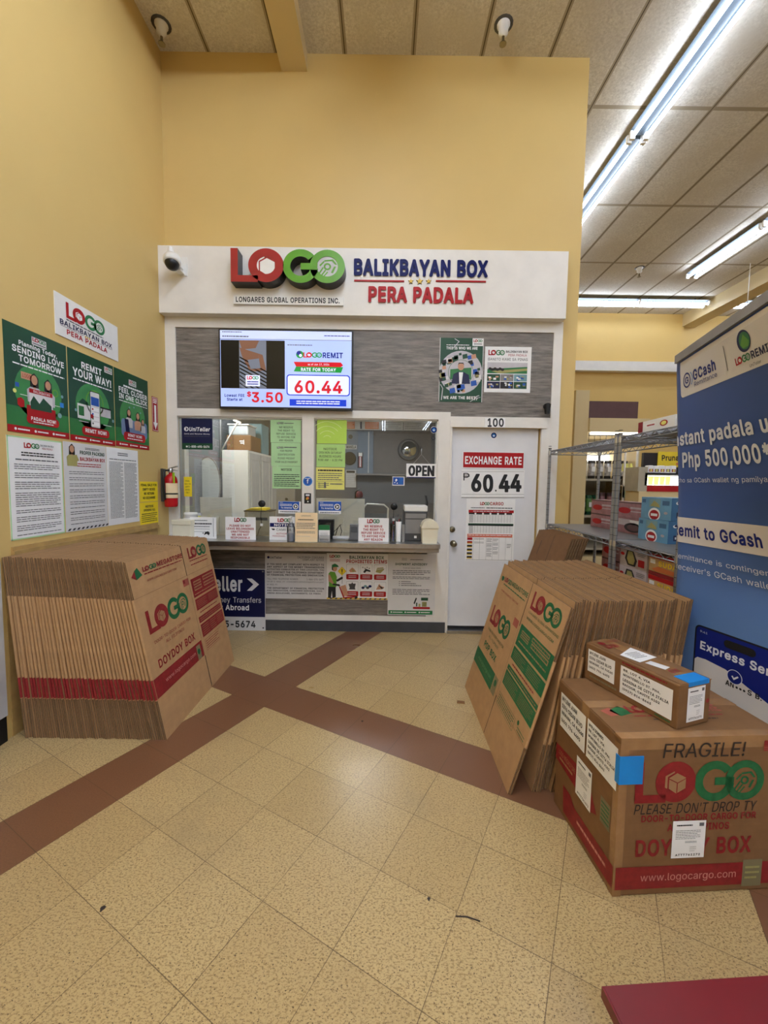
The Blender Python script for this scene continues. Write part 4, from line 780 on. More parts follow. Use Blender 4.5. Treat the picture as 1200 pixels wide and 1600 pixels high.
# ------------------------------------------------------------------ ceiling lamps
def make_fixture(TUBE, L=1.46):
    root = empty('ceiling_light', (0, 0, 0), 'long twin tube fluorescent fixture on the ceiling', 'light'); root['_local'] = 1
    m = MB(); m.box(-.045, .01, -.062, .045, L-.01, 0, REFL)
    m.prism([(-.045, .02, -.05), (-.10, .02, -.02), (-.045, .02, -.015)], (0, L-.04, 0), REFL)
    m.prism([(.045, .02, -.05), (.045, .02, -.015), (.10, .02, -.02)], (0, L-.04, 0), REFL)
    part('housing', m, root)
    for sx in (-1, 1):
        m = MB(); m.cyl((sx*.075, .05, -.085), (sx*.075, L-.05, -.085), .019, TUBE, n=10); part('tube', m, root)
    for yy in (.0, L-.03):
        m = MB(); m.box(-.10, yy, -.112, -.05, yy+.03, -.03, WHITE2); m.box(.05, yy, -.112, .10, yy+.03, -.03, WHITE2); part('socket', m, root)
    m = MB()
    for yy in (.25, L-.25): m.cyl((0, yy, 0), (0, yy, .045), .012, REFL, n=8)
    part('stem', m, root)
    return root
FX = {}
ZL = ZC-.045
def fixture(x, y, label, rot=0, tube=None):
    tube = tube or TUBE
    if tube.name not in FX:
        o = make_fixture(tube); FX[tube.name] = (o, children_of(o))
    else: o = copy_tree(FX[tube.name][0], kids=FX[tube.name][1])
    o.location = (x, y, ZL); o.rotation_euler = (0, 0, rot); o['label'] = label; o['group'] = 'ceiling strip lights'
    return o
fixture(2.70, 4.72, 'second fixture from the viewer in the near strip light row beside the yellow pillar')
fixture(2.70, 3.23, 'nearest fixture of the strip light row at the top right of the photo')
fixture(2.70, 6.21, 'fixture of the near strip light row half hidden behind the yellow pillar')
fixture(5.47, 6.15, 'far end fixture of the right hand strip light row', tube=TUBEF)
fixture(5.47, 4.66, 'nearer fixture of the right hand strip light row at the right photo edge', tube=TUBEF)
fixture(5.19, 8.70, 'left fixture of the pair running across the far wall', PI/2, TUBEF)
fixture(6.62, 8.70, 'right fixture of the pair running across the far wall', PI/2, TUBEF)
fixture(8.55, 8.70, 'fixture beyond the right hand beam above the banner', PI/2, TUBEF)
for k in range(16):
    fixture(2.70, 1.74-k*1.49, 'strip light row above and behind the viewer', tube=TUBEF)
    fixture(-.1, 1.0-k*1.49, 'strip light row above and behind the viewer', tube=TUBEL if k < 10 else TUBEF)
for k in range(14):
    fixture(5.47, 3.17-k*1.8, 'strip light row above and behind the viewer', tube=TUBEF)
for k in range(9):
    fixture(8.25, 6.15-k*3.2, 'strip light row above and behind the viewer', tube=TUBEF)
    fixture(11.0, 6.15-k*3.2, 'strip light row above and behind the viewer', tube=TUBEF)

def sprinkler(x, y, label, z=ZC, sc=1.0):
    m = MB()
    m.lathe([(.055*sc, 0), (.055*sc, -.012), (.042*sc, -.02), (.04*sc, -.075*sc), (.02*sc, -.085*sc), (.018*sc, -.10*sc)], (x, y, z), WHITE2, 16)
    o = m.build('sprinkler_head', None, (x, y, z)); tag(o, label, 'sprinkler')
    m = MB(); m.lathe([(.012*sc, -.10*sc), (.012*sc, -.15*sc), (.03*sc, -.155*sc), (.03*sc, -.16*sc)], (x, y, z), BRASS, 10); part('nozzle', m, o)
    m = MB(); m.lathe([(.08*sc, -.0), (.08*sc, -.003), (.056*sc, -.004)], (x, y, z), DGREY, 16); part('escutcheon', m, o)
sprinkler(-1.98, 3.78, 'white fire sprinkler head on the ceiling at the left corner')
sprinkler(.955, 3.74, 'white fire sprinkler head on the ceiling above the kiosk, right of the beam')
sprinkler(4.5, 7.55, 'small fire sprinkler head on the ceiling before the far lamps')

m = MB(); m.tube([(6.30, 7.35, ZC-.001), (6.30, 7.35, ZC-.72)], .006, WHITE2, 6); tag(m.build('hanging_rod'), 'thin white rod hanging from the ceiling before the right hand beam', 'rod')

# ------------------------------------------------------------------ fascia signs
ox, oy, sc_ = 240, 370, 3.75
def c2(x, y, Y): return W(ox+x/sc_, oy+y/sc_, Y)
YF = 3.88; YL = 3.755
a, b = c2(450, 65, YL), c2(1120, 275, YL)
lx0, lx1, lz0, lz1 = a.x, b.x, a.z, b.z
root = empty('raised_logo_sign', ((lx0+lx1)/2, YF, lz1), 'raised red and green company letters with black sides on white fascia', 'sign')
def lp(p, Y=YL): return V3((lx0+(lx1-lx0)*p[0]/670, Y, lz0+(lz1-lz0)*p[1]/210))
def outline_ring(cx, cy, ro, ri, a0, a1, n):
    return ring_pts(cx, cy, ro, a0, a1, n), ring_pts(cx, cy, ri, a0, a1, n)
dv = (0, YF-YL, 0)
m = MB(); m.prism([lp(p) for p in LOGO['L'][0]][::-1], dv, REDL, BLACK); part('letter', m, root)
def ring_letter(cx, cy, ro, ri, a0, a1, face, extra=None, n=40):
    m = MB()
    o, i = outline_ring(cx, cy, ro, ri, a0, a1, n)
    for k in range(n):
        m.mesh([lp(o[k]), lp(i[k]), lp(i[k+1]), lp(o[k+1])], [(0, 1, 2, 3)], face)
        m.mesh([lp(o[k]), lp(o[k+1]), lp(o[k+1], YF), lp(o[k], YF)], [(0, 1, 2, 3)], BLACK, True)
        m.mesh([lp(i[k]), lp(i[k], YF), lp(i[k+1], YF), lp(i[k+1])], [(0, 1, 2, 3)], BLACK, True)
    if a1-a0 < 359:
        for k in (0, n): m.mesh([lp(o[k]), lp(i[k]), lp(i[k], YF), lp(o[k], YF)], [(0, 1, 2, 3)], BLACK)
    if extra: m.prism([lp(p, YL-.0006) for p in extra][::-1], dv, face, BLACK)
    return m
o1 = part('letter', ring_letter(207, 103, 104, 54, 0, 360, REDL), root)
m = MB()
m.prism([lp(p, YL+.004) for p in ring_pts(207, 103, 56, 0, 345, 23)][::-1], (0, .01, 0), REDL)
part('icon_backing', m, o1)
m = MB()
for k in ('hex1', 'hex2'): m.prism([lp(p, YL+.002) for p in LOGO[k][0]][::-1], (0, .002, 0), WHITE2)
part('box_icon', m, o1)
part('letter', ring_letter(410, 105, 104, 60, 40, 352, GREENL, [(410, 86), (510, 86), (508, 126), (410, 126)]), root)
o2 = part('letter', ring_letter(567, 105, 103, 62, 0, 360, GREENL), root)
m = MB(); m.prism([lp(p, YL+.004) for p in ring_pts(567, 105, 63, 0, 345, 23)][::-1], (0, .01, 0), LGREY); part('icon_backing', m, o2)
m = MB()
for k in ('hand', 'coin'):
    for q in LOGO[k]: m.prism([lp(p, YL+.002) for p in q][::-1], (0, .002, 0), GREENL)
part('coin_icon', m, o2)

def d(s):
    s.t('LONGARES GLOBAL OPERATIONS INC.', 482, 355, 1090, 387, INK, .018)
sheet_back('name_plate', (468, 348, 1112, 397), YF-.022, 'clear company name plate with black capitals under the raised logo', 'sign', WHITE2, (240, 370, 3.75), .02, draw=d)

# stuck-on lettering, right half of the fascia
crop3 = (540, 370, 3.3333)
def c3(x, y, Y): return W(crop3[0]+x/crop3[2], crop3[1]+y/crop3[2], Y)
def ext_text(txt, x0, y0, x1, y1, Y, depth, face, side, bold, conv):
    vs, fs = glyphs(txt, bold); a, b = conv(x0, y0, Y), conv(x1, y1, Y); e = conv(x1, y0, Y); f = conv(x0, y1, Y)
    X0, X1, Z0, Z1 = (a.x+f.x)/2, (b.x+e.x)/2, (a.z+e.z)/2, (b.z+f.z)/2
    pts = [V3((X0+(X1-X0)*u, Y, Z0+(Z1-Z0)*v)) for u, v in vs]
    m = MB()
    f0 = fs[0]; nrm = (pts[f0[1]]-pts[f0[0]]).cross(pts[f0[2]]-pts[f0[0]])
    if nrm.y > 0: fs = [f[::-1] for f in fs]
    for q in ((-.0035, 0), (.0035, 0), (0, .003), (0, -.003)): m.mesh([p+V3((q[0], .0002, q[1])) for p in pts], fs, face)
    m.mesh(pts, fs, face)
    for p, q in boundary(fs):
        m.mesh([pts[q], pts[p], pts[p]+V3((0, depth, 0)), pts[q]+V3((0, depth, 0))], [(0, 1, 2, 3)], side)
    return m
cc = c3(390, 340, YF)
root = empty('stick_on_lettering', (cc.x, YF, cc.z), 'navy and red stick-on capitals with three gold stars on the white fascia', 'sign')
part('top_line', ext_text('BALIKBAYAN BOX', 45, 118, 740, 205, YF-.012, .012, NAVY, NAVY, .03, c3), root)
part('bottom_line', ext_text('PERA PADALA', 120, 262, 665, 342, YF-.012, .012, RED, RED, .03, c3), root)
for x0, x1 in ((45, 305), (470, 730)):
    a, b = c3(x0, 225+(x0-45)*.005, YF), c3(x1, 237+(x0-45)*.005, YF); m = boxes((a.x, YF-.008, b.z, b.x, YF, a.z, RED)); part('rule', m, root)
for x, r in ((340, 15), (386, 19), (433, 15)):
    pts = []
    for i in range(10):
        rr = r if i % 2 == 0 else r*.42; an = math.radians(90+36*i)
        pts.append(c3(x+rr*math.cos(an), 231-rr*math.sin(an), YF-.010))
    m = MB(); m.prism(pts[::-1], (0, .01, 0), GOLD, INK); part('star', m, root)

# dome camera on the fascia
cc = W(276, 420, YF)
root = empty('security_camera', (cc.x, YF, cc.z), 'white dome security camera on a bracket at the left fascia corner', 'camera')
a = W(291, 417, YF); bx = W(276, 427, 3.80)
m = boxes((a.x-.055, YF-.012, a.z-.085, a.x+.01, YF, a.z+.08, WHITE2), (a.x-.065, YF-.09, a.z-.075, a.x-.01, YF-.012, a.z-.055, WHITE2)); part('wall_bracket', m, root)
hc = W(269, 408, 3.74)
m = MB(); m.box(hc.x, 3.75, hc.z-.012, a.x-.03, 3.79, hc.z+.03, WHITE2); m.box(a.x-.055, 3.76, hc.z-.01, a.x-.02, YF-.012, hc.z+.026, WHITE2)
m.cyl((hc.x-.008, 3.74, hc.z+.02), (hc.x-.012, 3.74, hc.z+.115), .026, WHITE2, .023, n=18); part('arm', m, root)
hd = V3((.10, -.28, -.95)).normalized()
m = MB(); m.lathe([(.03, -.05), (.066, -.04), (.072, -.02), (.072, .016), (.064, .026), (.06, .027)], hc, WHITE2, 26, hd); h = part('housing', m, root)
m = MB(); m.lathe([(.060, .022), (.058, .04), (.046, .062), (.026, .078), (.001, .084)], hc, BLACK, 22, hd); part('dome', m, h)

# ------------------------------------------------------------------ television
a, b = c2(383, 540, 3.90), c2(1170, 1022, 3.90)
def tvp(x, y): return c2(x, y, 3.90)
X0 = (c2(383, 540, 3.9).x+c2(383, 1015, 3.9).x)/2; X1 = (c2(1170, 560, 3.9).x+c2(1163, 1022, 3.9).x)/2
Z0 = (c2(385, 537, 3.9).z+c2(1170, 552, 3.9).z)/2; Z1 = (c2(388, 1003, 3.9).z+c2(1163, 1022, 3.9).z)/2
m = MB(); m.rbox(X0, 3.90, Z1, X1, 3.945, Z0, .004, BLACK); m.box(X0+.2, 3.945, Z1+.1, X1-.2, YB+.012, Z0-.1, BLACK)
tv = tag(m.build('television'), 'flat screen television showing exchange rates on the grey plank panel', 'television')
fnx = lambda x, y: (V3((X0+(X1-X0)*(x-383)/785, 3.8985, Z0+(Z1-Z0)*(y-538)/478)), V3((0, -1, 0)))
s = Sheet(fnx)
s.r(392, 546, 1160, 1002, SC_BG, 1, 'screen')
s.r(392, 546, 1160, 598, SC_BAR, 2, 'screen'); s.r(392, 596, 1160, 599, SC_GRY, 3, 'screen')
s.para(405, 550, 520, 562, 1, SC_GRY, seed=3, part='screen_text'); s.para(405, 574, 560, 590, 1, SC_GRY, seed=4, part='screen_text'); s.para(1000, 566, 1150, 576, 1, SC_NAVY, seed=5, part='screen_text')
s.r(395, 604, 770, 892, SC_BLK, 3, 'screen')
s.r(503, 606, 662, 890, SC_GRY, 4, 'screen_picture')
s.poly([(503, 606), (620, 606), (600, 650), (520, 660)], SC_BRN, 5, 'screen_picture')
s.poly([(505, 648), (640, 690), (660, 780), (600, 790), (560, 780), (520, 700)], SC_BRN, 5, 'screen_picture')
s.poly([(545, 700), (615, 690), (628, 770), (570, 775)], SC_GRY, 6, 'screen_picture'); s.poly([(545, 700), (615, 690), (618, 712), (548, 722)], SC_BRN, 7, 'screen_picture')
for k in range(9):
    y = 700+k*22
    s.poly([(505, y), (505, y+9), (662-0, y+95), (662, y+86)] if y+95 < 890 else [(505, min(y, 880)), (505, min(y+9, 888)), (505+(890-y)*1.5, 890), (505+(880-y)*1.5, 890)], SC_BLK, 5, 'screen_picture')
s.r(540, 812, 624, 878, SC_WHT, 7, 'screen_picture')
s.logo(548, 817, 616, 838, SC_RED, SC_GRN, lay=8, part='screen_logo'); s.para(550, 845, 614, 872, 2, SC_NAVY, seed=2, lay=8, part='screen_text')
s.t('Lowest FEE', 415, 926, 532, 944, SC_NAVY, .02, part='screen_text'); s.t('Starts at', 428, 950, 520, 968, SC_NAVY, .02, part='screen_text')
s.t('$', 546, 908, 572, 944, SC_RED, .02, part='screen_text'); s.t('3.50', 574, 912, 758, 976, SC_RED, .04, part='screen_text')
s.disc(858, 684, 22, SC_GRN, 4, 'screen_logo'); s.disc(852, 676, 13, SC_NAVY, 5, 'screen_logo'); s.disc(862, 690, 9, SC_WHT, 6, 'screen_logo')
s.logo(878, 670, 988, 702, SC_RED, SC_GRN, lay=4, part='screen_logo'); s.t('REMIT', 992, 670, 1110, 703, SC_NAVY, .03, part='screen_text')
s.para(785, 622, 930, 634, 1, SC_GRY, seed=9, part='screen_text')
s.poly([(822, 728), (1098, 728), (1112, 746), (1098, 756), (836, 756)], SC_RED, 4, 'screen_banner'); s.poly([(836, 756), (1112, 756), (1100, 790), (822, 786)], SC_GRN, 4, 'screen_banner')
s.t('as of Jun 17, 2024', 905, 736, 1030, 750, SC_WHT, .01, 6, part='screen_text'); s.t('RATE FOR TODAY', 865, 763, 1070, 783, SC_WHT, .025, 6, part='screen_text')
s.rr(780, 804, 1153, 930, 18, SC_BLUE, 3, 'screen_frame'); s.rr(786, 810, 1147, 924, 14, SC_WHT, 4, 'screen_frame')
s.t('60.44', 826, 838, 1108, 916, SC_RED, .05, 6, part='screen_text')
s.r(798, 952, 1132, 992, SC_BLUE, 3, 'screen_frame'); s.para(838, 958, 1095, 984, 2, SC_WHT, seed=11, lay=5, part='screen_text')
scr = None
for k, mbb in s.p.items():
    if k == 'screen': scr = part(k, mbb, tv)
for k, mbb in s.p.items():
    if k != 'screen': mbb.build(k, scr, org(tv))
m = boxes(((X0+X1)/2-.02, 3.8985, Z1+.002, (X0+X1)/2+.02, 3.9, Z1+.006, MGREY)); part('maker_badge', m, tv)

# ------------------------------------------------------------------ posters on the plank panel
YP = YB+.012-.003
def d(s):
    s.disc(600, 705, 112, GREENM, 1); s.ring(600, 705, 112, 66, PINKW, 2)
    rnd = random.Random(3)
    for k in range(40):
        an = rnd.uniform(0, 2*PI); r = rnd.uniform(70, 106)
        x, y = 600+r*math.cos(an), 705+r*math.sin(an); q = rnd.uniform(7, 17)
        s.poly([(x-q, y-q*.6), (x+q*.7, y-q), (x+q, y+q*.6), (x-q*.8, y+q)], rnd.choice([HAIRM, SKIN, PAPERD, BLUE, GREEND, OLIVE]), 3+k % 3)
    s.disc(600, 705, 64, PINKW, 6); s.poly([(545, 690), (655, 680), (655, 742), (545, 742)], GREENM, 7)
    s.poly([(552, 765), (562, 715), (588, 702), (612, 702), (642, 718), (650, 765)], NAVYD, 8); s.poly([(590, 705), (612, 705), (606, 765), (594, 765)], PAPER, 9)
    s.disc(600, 675, 16, SKIN, 9, asp=1.25); s.poly([(584, 668), (588, 655), (612, 655), (617, 668), (610, 660), (592, 660)], HAIRM, 10)
    s.t('THIS IS WHO WE ARE', 522, 572, 684, 587, PAPER, .02); s.para(522, 560, 640, 567, 1, PAPER, seed=8); s.t('WE ARE THE BEST', 512, 830, 680, 846, PAPER, .02)
    s.r(657, 528, 713, 567, PAPER, 2); s.logo(662, 533, 708, 548, RED, GREEN); s.para(664, 552, 706, 562, 1, INKG, seed=2)
    for q in ([(566, 530), (590, 545), (560, 580), (556, 578), (584, 546), (562, 532)], [(500, 850), (506, 790), (494, 770), (497, 768), (510, 790), (505, 852)], [(650, 858), (680, 838), (706, 832), (706, 836), (682, 842), (656, 858)]):
        s.poly(q, PINKW, 3)
    s.ring(700, 850, 26, 22, PAPERD, 3, a0=90, a1=180); s.ring(700, 850, 16, 12, PAPERD, 3, a0=90, a1=180)
    s.r(488, 527, 491, 860, PAPERD, 2); s.r(712, 527, 715, 860, PAPERD, 2)
sheet_back('dark_green_poster', (488, 527, 715, 860), YP, 'dark green poster with a suited man in a photo circle on the plank panel', 'poster', GREEND, crop3, .003, draw=d)
def d(s):
    s.logo(741, 590, 826, 618, RED, GREEN, icon=GREEN); s.t('BALIKBAYAN BOX', 832, 592, 945, 604, INK, .02); s.t('PERA PADALA', 845, 610, 940, 622, RED, .01)
    s.t('GANITO KAMI SA PINAS', 740, 631, 946, 645, INK, .015)
    s.r(738, 655, 946, 712, GREENM, 2); s.poly([(738, 655), (946, 655), (946, 676), (738, 690)], PINKW, 3); s.poly([(760, 700), (946, 684), (946, 696), (800, 712)], OLIVE, 3)
    for i in range(6): s.disc(752+i*13, 688+i % 2*4, 9, HAIRM, 4, asp=.8)
    rnd = random.Random(5)
    for i in range(3):
        for j in range(2):
            x, y = 738+i*70, 716+j*39
            s.r(x, y, x+68, y+36, [GREEND, NAVYD, MGREY, HAIRM, TEAL, GREEND][i*2+j], 2)
            for k in range(7):
                px_, py_ = x+rnd.uniform(4, 50), y+rnd.uniform(3, 24)
                s.r(px_, py_, px_+rnd.uniform(8, 16), py_+rnd.uniform(5, 11), rnd.choice([PAPERD, SKIN, BLUE, OLIVE, PAPER]), 3+k % 3)
sheet_back('white_photo_poster', (724, 573, 965, 811), YP, 'white poster of outdoor photos under a red and green logo on the plank panel', 'poster', PAPER, crop3, .003, draw=d)

# black bracket light at the panel's lower right corner
cc = W(853, 640, YB)
m = MB(); m.cyl((cc.x, YB, cc.z+.03), (cc.x-.004, YB-.05, cc.z+.025), .028, BLKM, n=14); m.cyl((cc.x-.004, YB-.05, cc.z+.04), (cc.x-.01, YB-.06, cc.z-.05), .03, BLKM, .022, n=14)
tag(m.build('motion_sensor', None, (cc.x, YB, cc.z)), 'small black sensor head on the white board above the door corner', 'sensor')
# house number
crop7 = (680, 640, 4.444)
def d(s):
    pass
root = sheet_back('number_plate', (345, 58, 486, 124), YB-.014, 'white plate with black number 100 above the door', 'sign', PAPER, crop7, .002)
cc = org(root)
s = Sheet(lambda x, y: (W(crop7[0]+x/crop7[2], crop7[1]+y/crop7[2], YB-.0142), V3((0, -1, 0))))
for txt, x0, x1 in (('1', 364, 392), ('0', 400, 434), ('0', 442, 476)):
    s.p = {}; s.t(txt, x0, 60, x1, 120, INK, .04, 2, 'digit'); s.parts(root)
def d(s): s.disc(407, 179, 19, NAVY, 1); s.disc(407, 179, 12, BLUEL, 2); s.disc(407, 182, 7, PAPER, 3, asp=.7)
YD = YW+.02
def round_sticker(name, cx, cy, r, Y, label, crop, draw):
    o0 = W(crop[0]+cx/crop[2], crop[1]+cy/crop[2], Y); R = r/crop[2]*Y/FPX
    m = MB(); m.cyl((o0.x, Y+.001, o0.z), (o0.x, Y, o0.z), R, PAPER, n=24)
    o = m.build(name, None, o0); tag(o, label, 'sticker')
    s = Sheet(lambda x, y: (V3((o0.x+(x-cx)/r*R, Y, o0.z-(y-cy)/r*R)), V3((0, -1, 0)))); draw(s); s.parts(o)
round_sticker('round_sticker', 407, 179, 21, YD-.0012, 'round navy sticker near the top of the white door', crop7, d)

def d(s):
    s.r(195, 298, 613, 404, RED, 1); s.t('EXCHANGE RATE', 207, 325, 600, 382, PAPER, .03)
sheet_back('red_sign', (190, 294, 617, 409), YD-.004, 'red and white exchange rate heading sign on the door', 'sign', PAPER, crop7, .004, draw=d)
root = sheet_back('rate_board', (182, 418, 618, 612), YD-.004, 'white changeable number board showing 60.44 on the door', 'sign', PAPER, crop7, .004)
for txt, bx in (('P', (196, 440, 237, 492)), ('6', (252, 446, 318, 572)), ('0', (334, 450, 400, 576)), ('.', (416, 556, 426, 569)), ('4', (444, 450, 516, 574)), ('4', (524, 448, 596, 572))):
    rt = lambda x, y: (W(crop7[0]+x/crop7[2], crop7[1]+y/crop7[2], YD-.0042), V3((0, -1, 0)))
    s = Sheet(rt)
    for dx in ((-3, 0, 3) if txt in '604' else (0,)): s.t(txt, bx[0]+dx, bx[1], bx[2]+dx, bx[3], INK, .03 if txt in '604' else .005, 2+dx/10, 'digit')
    if txt == 'P': s.r(194, 452, 240, 456, INK, 2, 'digit'); s.r(194, 462, 240, 466, INK, 2, 'digit')
    s.parts(root)
s = Sheet(rt)
for y in (430, 588): s.r(184, y, 616, y+2, MGREY, 1, 'number_rail')
s.r(182, 608, 618, 612, MGREY, 1, 'number_rail'); s.parts(root)
def d(s):
    s.logo(306, 642, 372, 664, RED, GREEN); s.t('CARGO', 374, 641, 468, 664, RED, .02)
    s.para(243, 677, 340, 688, 1, INKG, seed=1); s.para(350, 677, 530, 688, 1, INK, seed=2)
    s.r(228, 697, 541, 716, RED, 1); s.para(260, 702, 510, 710, 1, PAPER, seed=7)
    for i in range(6): s.r(230+i*52, 716, 270+i*52, 728, INK, 2)
    for y0, y1, c in ((716, 784, INK), (790, 858, GREEND)):
        if y0 > 720: s.r(228, y0, 541, y0+8, c, 1); s.r(228, y0+8, 541, y0+16, INK, 1)
        for k in range(6): s.r(232, y0+16+k*9, 538, y0+17+k*9, INKG, 2); s.para(234, y0+18+k*9, 262, y0+24+k*9, 1, INKG, seed=k)
        for k in range(13): s.r(272+k*20.5, y0+14, 273+k*20.5, y1, INKG, 2)
    s.r(224, 864, 537, 886, mat('salmon_print', (214, 110, 84)), 1); s.para(230, 868, 530, 876, 1, PAPER, seed=4)
    for k in range(6):
        s.r(224, 888+k*26, 260, 906+k*26, RED if k < 2 else INK, 2); s.r(224, 900+k*26, 260, 906+k*26, GOLD if k else RED, 3)
        s.para(272, 890+k*26, 340, 904+k*26, 2, INKG, .3, seed=20+k) if k < 2 else None
        if k < 4: s.para(360, 892+k*34, 396, 920+k*34, 4, INKG, .35, seed=30+k); s.para(404, 892+k*30, 440, 914+k*30, 3, INKG, .35, seed=40+k)
    for k in range(7): s.r(266+k*45, 886, 267+k*45, 1044, INKG, 2)
    s.para(500, 928, 530, 960, 3, INKG, .35, seed=60); s.r(218, 1043, 540, 1045, INKG, 2)
sheet_back('rate_table_poster', (212, 620, 549, 1050), YD-.002, 'white poster of cargo rate tables below the number board on the door', 'poster', PAPER, crop7, .002, draw=d)

# ------------------------------------------------------------------ posters under the counter
crop6 = (320, 830, 3.0769)
YQ = YB-.004
def d(s):
    s.disc(306, 127, 6, NAVY, 2); s.t('UniTeller', 314, 122, 372, 133, INKG, .02); s.t('CALIFORNIA CONSUMER', 445, 120, 572, 130, INK); s.t('COMPLAINT NOTICE', 470, 132, 572, 141, INK)
    for i, l in enumerate(('IF YOU HAVE ANY COMPLAINT WITH RESPECT TO', 'ANY ASPECT OF THE MONEY TRANSMISSION', 'ACTIVITIES CONDUCTED AT THIS LOCATION, YOU', 'MAY CONTACT THE CALIFORNIA DEPARTMENT', 'OF FINANCIAL PROTECTION AND INNOVATION.')):
        s.t(l, 299, 155+i*12.8, 573, 164+i*12.8, INK, .02)
    s.t('TOLL FREE TELEPHONE NUMBER:', 299, 226, 450, 234, INKG); s.t('1-866-275-2677', 490, 226, 572, 234, INK)
    s.t('OR BY E-MAIL AT: CONSUMER.SERVICES@DFPI.CA.GOV', 299, 240, 572, 248, INKG); s.t('BY MAIL AT:', 299, 254, 350, 261, INKG)
    for i, l in enumerate(('THE DEPARTMENT OF FINANCIAL PROTECTION', 'AND INNOVATION, CONSUMER SERVICES, 2101', 'ARENA BOULEVARD, SACRAMENTO, CA 95834')):
        s.t(l, 299, 270+i*12.5, 573-i*8, 278.5+i*12.5, INK, .02)
sheet_back('complaint_notice', (290, 107, 585, 325), YQ, 'white consumer complaint notice of black capitals beneath the counter', 'poster', PAPERD, crop6, .003, draw=d)
cropP = (500, 860, 6.0)
def d(s):
    s.logo(90, 45, 188, 72, RED, GREEN); s.para(92, 80, 186, 108, 2, RED, .35, seed=3)
    s.t('BALIKBAYAN BOX', 275, 50, 597, 80, GREEND, .03); s.t('PROHIBITED ITEMS', 246, 86, 627, 120, RED, .03)
    cols = [SKIN, HAIRM, OLIVE, DGREY, NAVYD, SKIN]
    for i in range(3):
        for j in range(2):
            x, y = 246+i*130, 130+j*160
            s.rr(x, y, x+115, y+142, 10, LGREY, 2); s.rr(x+3, y+3, x+112, y+139, 9, PAPER, 3); s.rr(x, y+92, x+115, y+142, 10, RED, 4)
            s.para(x+22, y+100, x+94, y+132, 2, PAPERD, .35, seed=i*3+j, lay=5)
            k = i*2+j
            if k == 0: s.poly([(x+25, y+60), (x+55, y+30), (x+75, y+45), (x+95, y+70), (x+40, y+75)], SKIN, 5); s.poly([(x+50, y+45), (x+85, y+65), (x+60, y+75)], OLIVE, 6)
            elif k == 1: s.poly([(x+57, y+8), (x+66, y+22), (x+90, y+20), (x+82, y+60), (x+88, y+76), (x+26, y+76), (x+34, y+60), (x+22, y+24), (x+48, y+22)], DGREY, 5)
            elif k == 2: s.poly([(x+28, y+72), (x+50, y+40), (x+95, y+55), (x+97, y+70), (x+60, y+62), (x+44, y+80)], INK, 5); [s.disc(x+25+q*20, y+28+(q % 2)*8, 6, MGREY, 5) for q in range(4)]
            elif k == 3: [s.disc(x+28+q*22, y+58-(q % 2)*14, 15, [NAVYD, TEAL, DGREY, NAVY][q], 5, asp=.8) for q in range(4)]
            elif k == 4: s.poly([(x+15, y+70), (x+30, y+30), (x+85, y+25), (x+95, y+45), (x+60, y+80)], OLIVE, 5); s.poly([(x+30, y+40), (x+105, y+34), (x+105, y+38), (x+30, y+46)], PAPERD, 6)
            else: s.poly([(x+20, y+75), (x+50, y+20), (x+66, y+40), (x+100, y+50), (x+80, y+70)], SKIN, 5); s.poly([(x+40, y+30), (x+95, y+60), (x+70, y+66)], HAIRM, 6)
    # porter figure with a hand truck
    s.poly([(78, 340), (148, 330), (150, 440), (118, 452), (112, 380), (104, 452), (76, 448)], INK, 5)
    s.poly([(80, 220), (98, 200), (140, 206), (158, 250), (154, 345), (84, 342)], GREENL, 6); s.poly([(78, 232), (92, 228), (130, 310), (118, 318), (80, 290)], SKIN, 7)
    s.poly([(150, 280), (205, 246), (216, 256), (214, 266), (162, 296)], INK, 7); s.poly([(118, 312), (180, 318), (192, 330), (180, 338), (120, 326)], INK, 7)
    s.disc(137, 172, 24, SKIN, 7, asp=1.15); s.poly([(110, 165), (112, 138), (140, 126), (166, 140), (176, 158), (140, 158)], GREEN, 8); s.poly([(110, 160), (120, 160), (124, 190), (112, 186)], HAIRM, 8)
    s.poly([(206, 154), (247, 196), (206, 238), (166, 196)], GOLD, 6); s.poly([(206, 158), (243, 196), (206, 234), (170, 196)], YELLOW, 7); s.r(202, 176, 211, 204, INK, 8); s.r(202, 209, 211, 218, INK, 8)
    s.r(206, 238, 210, 312, MGREY, 4)
    s.poly([(178, 340), (188, 336), (230, 440), (220, 448)], RED, 7); s.poly([(192, 338), (240, 322), (268, 420), (224, 434)], SKIN, 6); s.poly([(220, 440), (352, 428), (356, 440), (224, 450)], RED, 7); s.disc(340, 440, 14, INK, 8)
    for k in range(12): s.poly([(92+k*46, 458), (110+k*46, 458), (122+k*46, 446), (104+k*46, 446)], INK if k % 2 == 0 else INK, 3)
    s.r(64, 446, 634, 460, GOLD, 1)
sheet_back('prohibited_items_poster', (62, 30, 637, 462), YQ-.0005, 'poster of prohibited items with a green shirted porter beneath the counter', 'poster', PAPER, cropP, .003, draw=d)
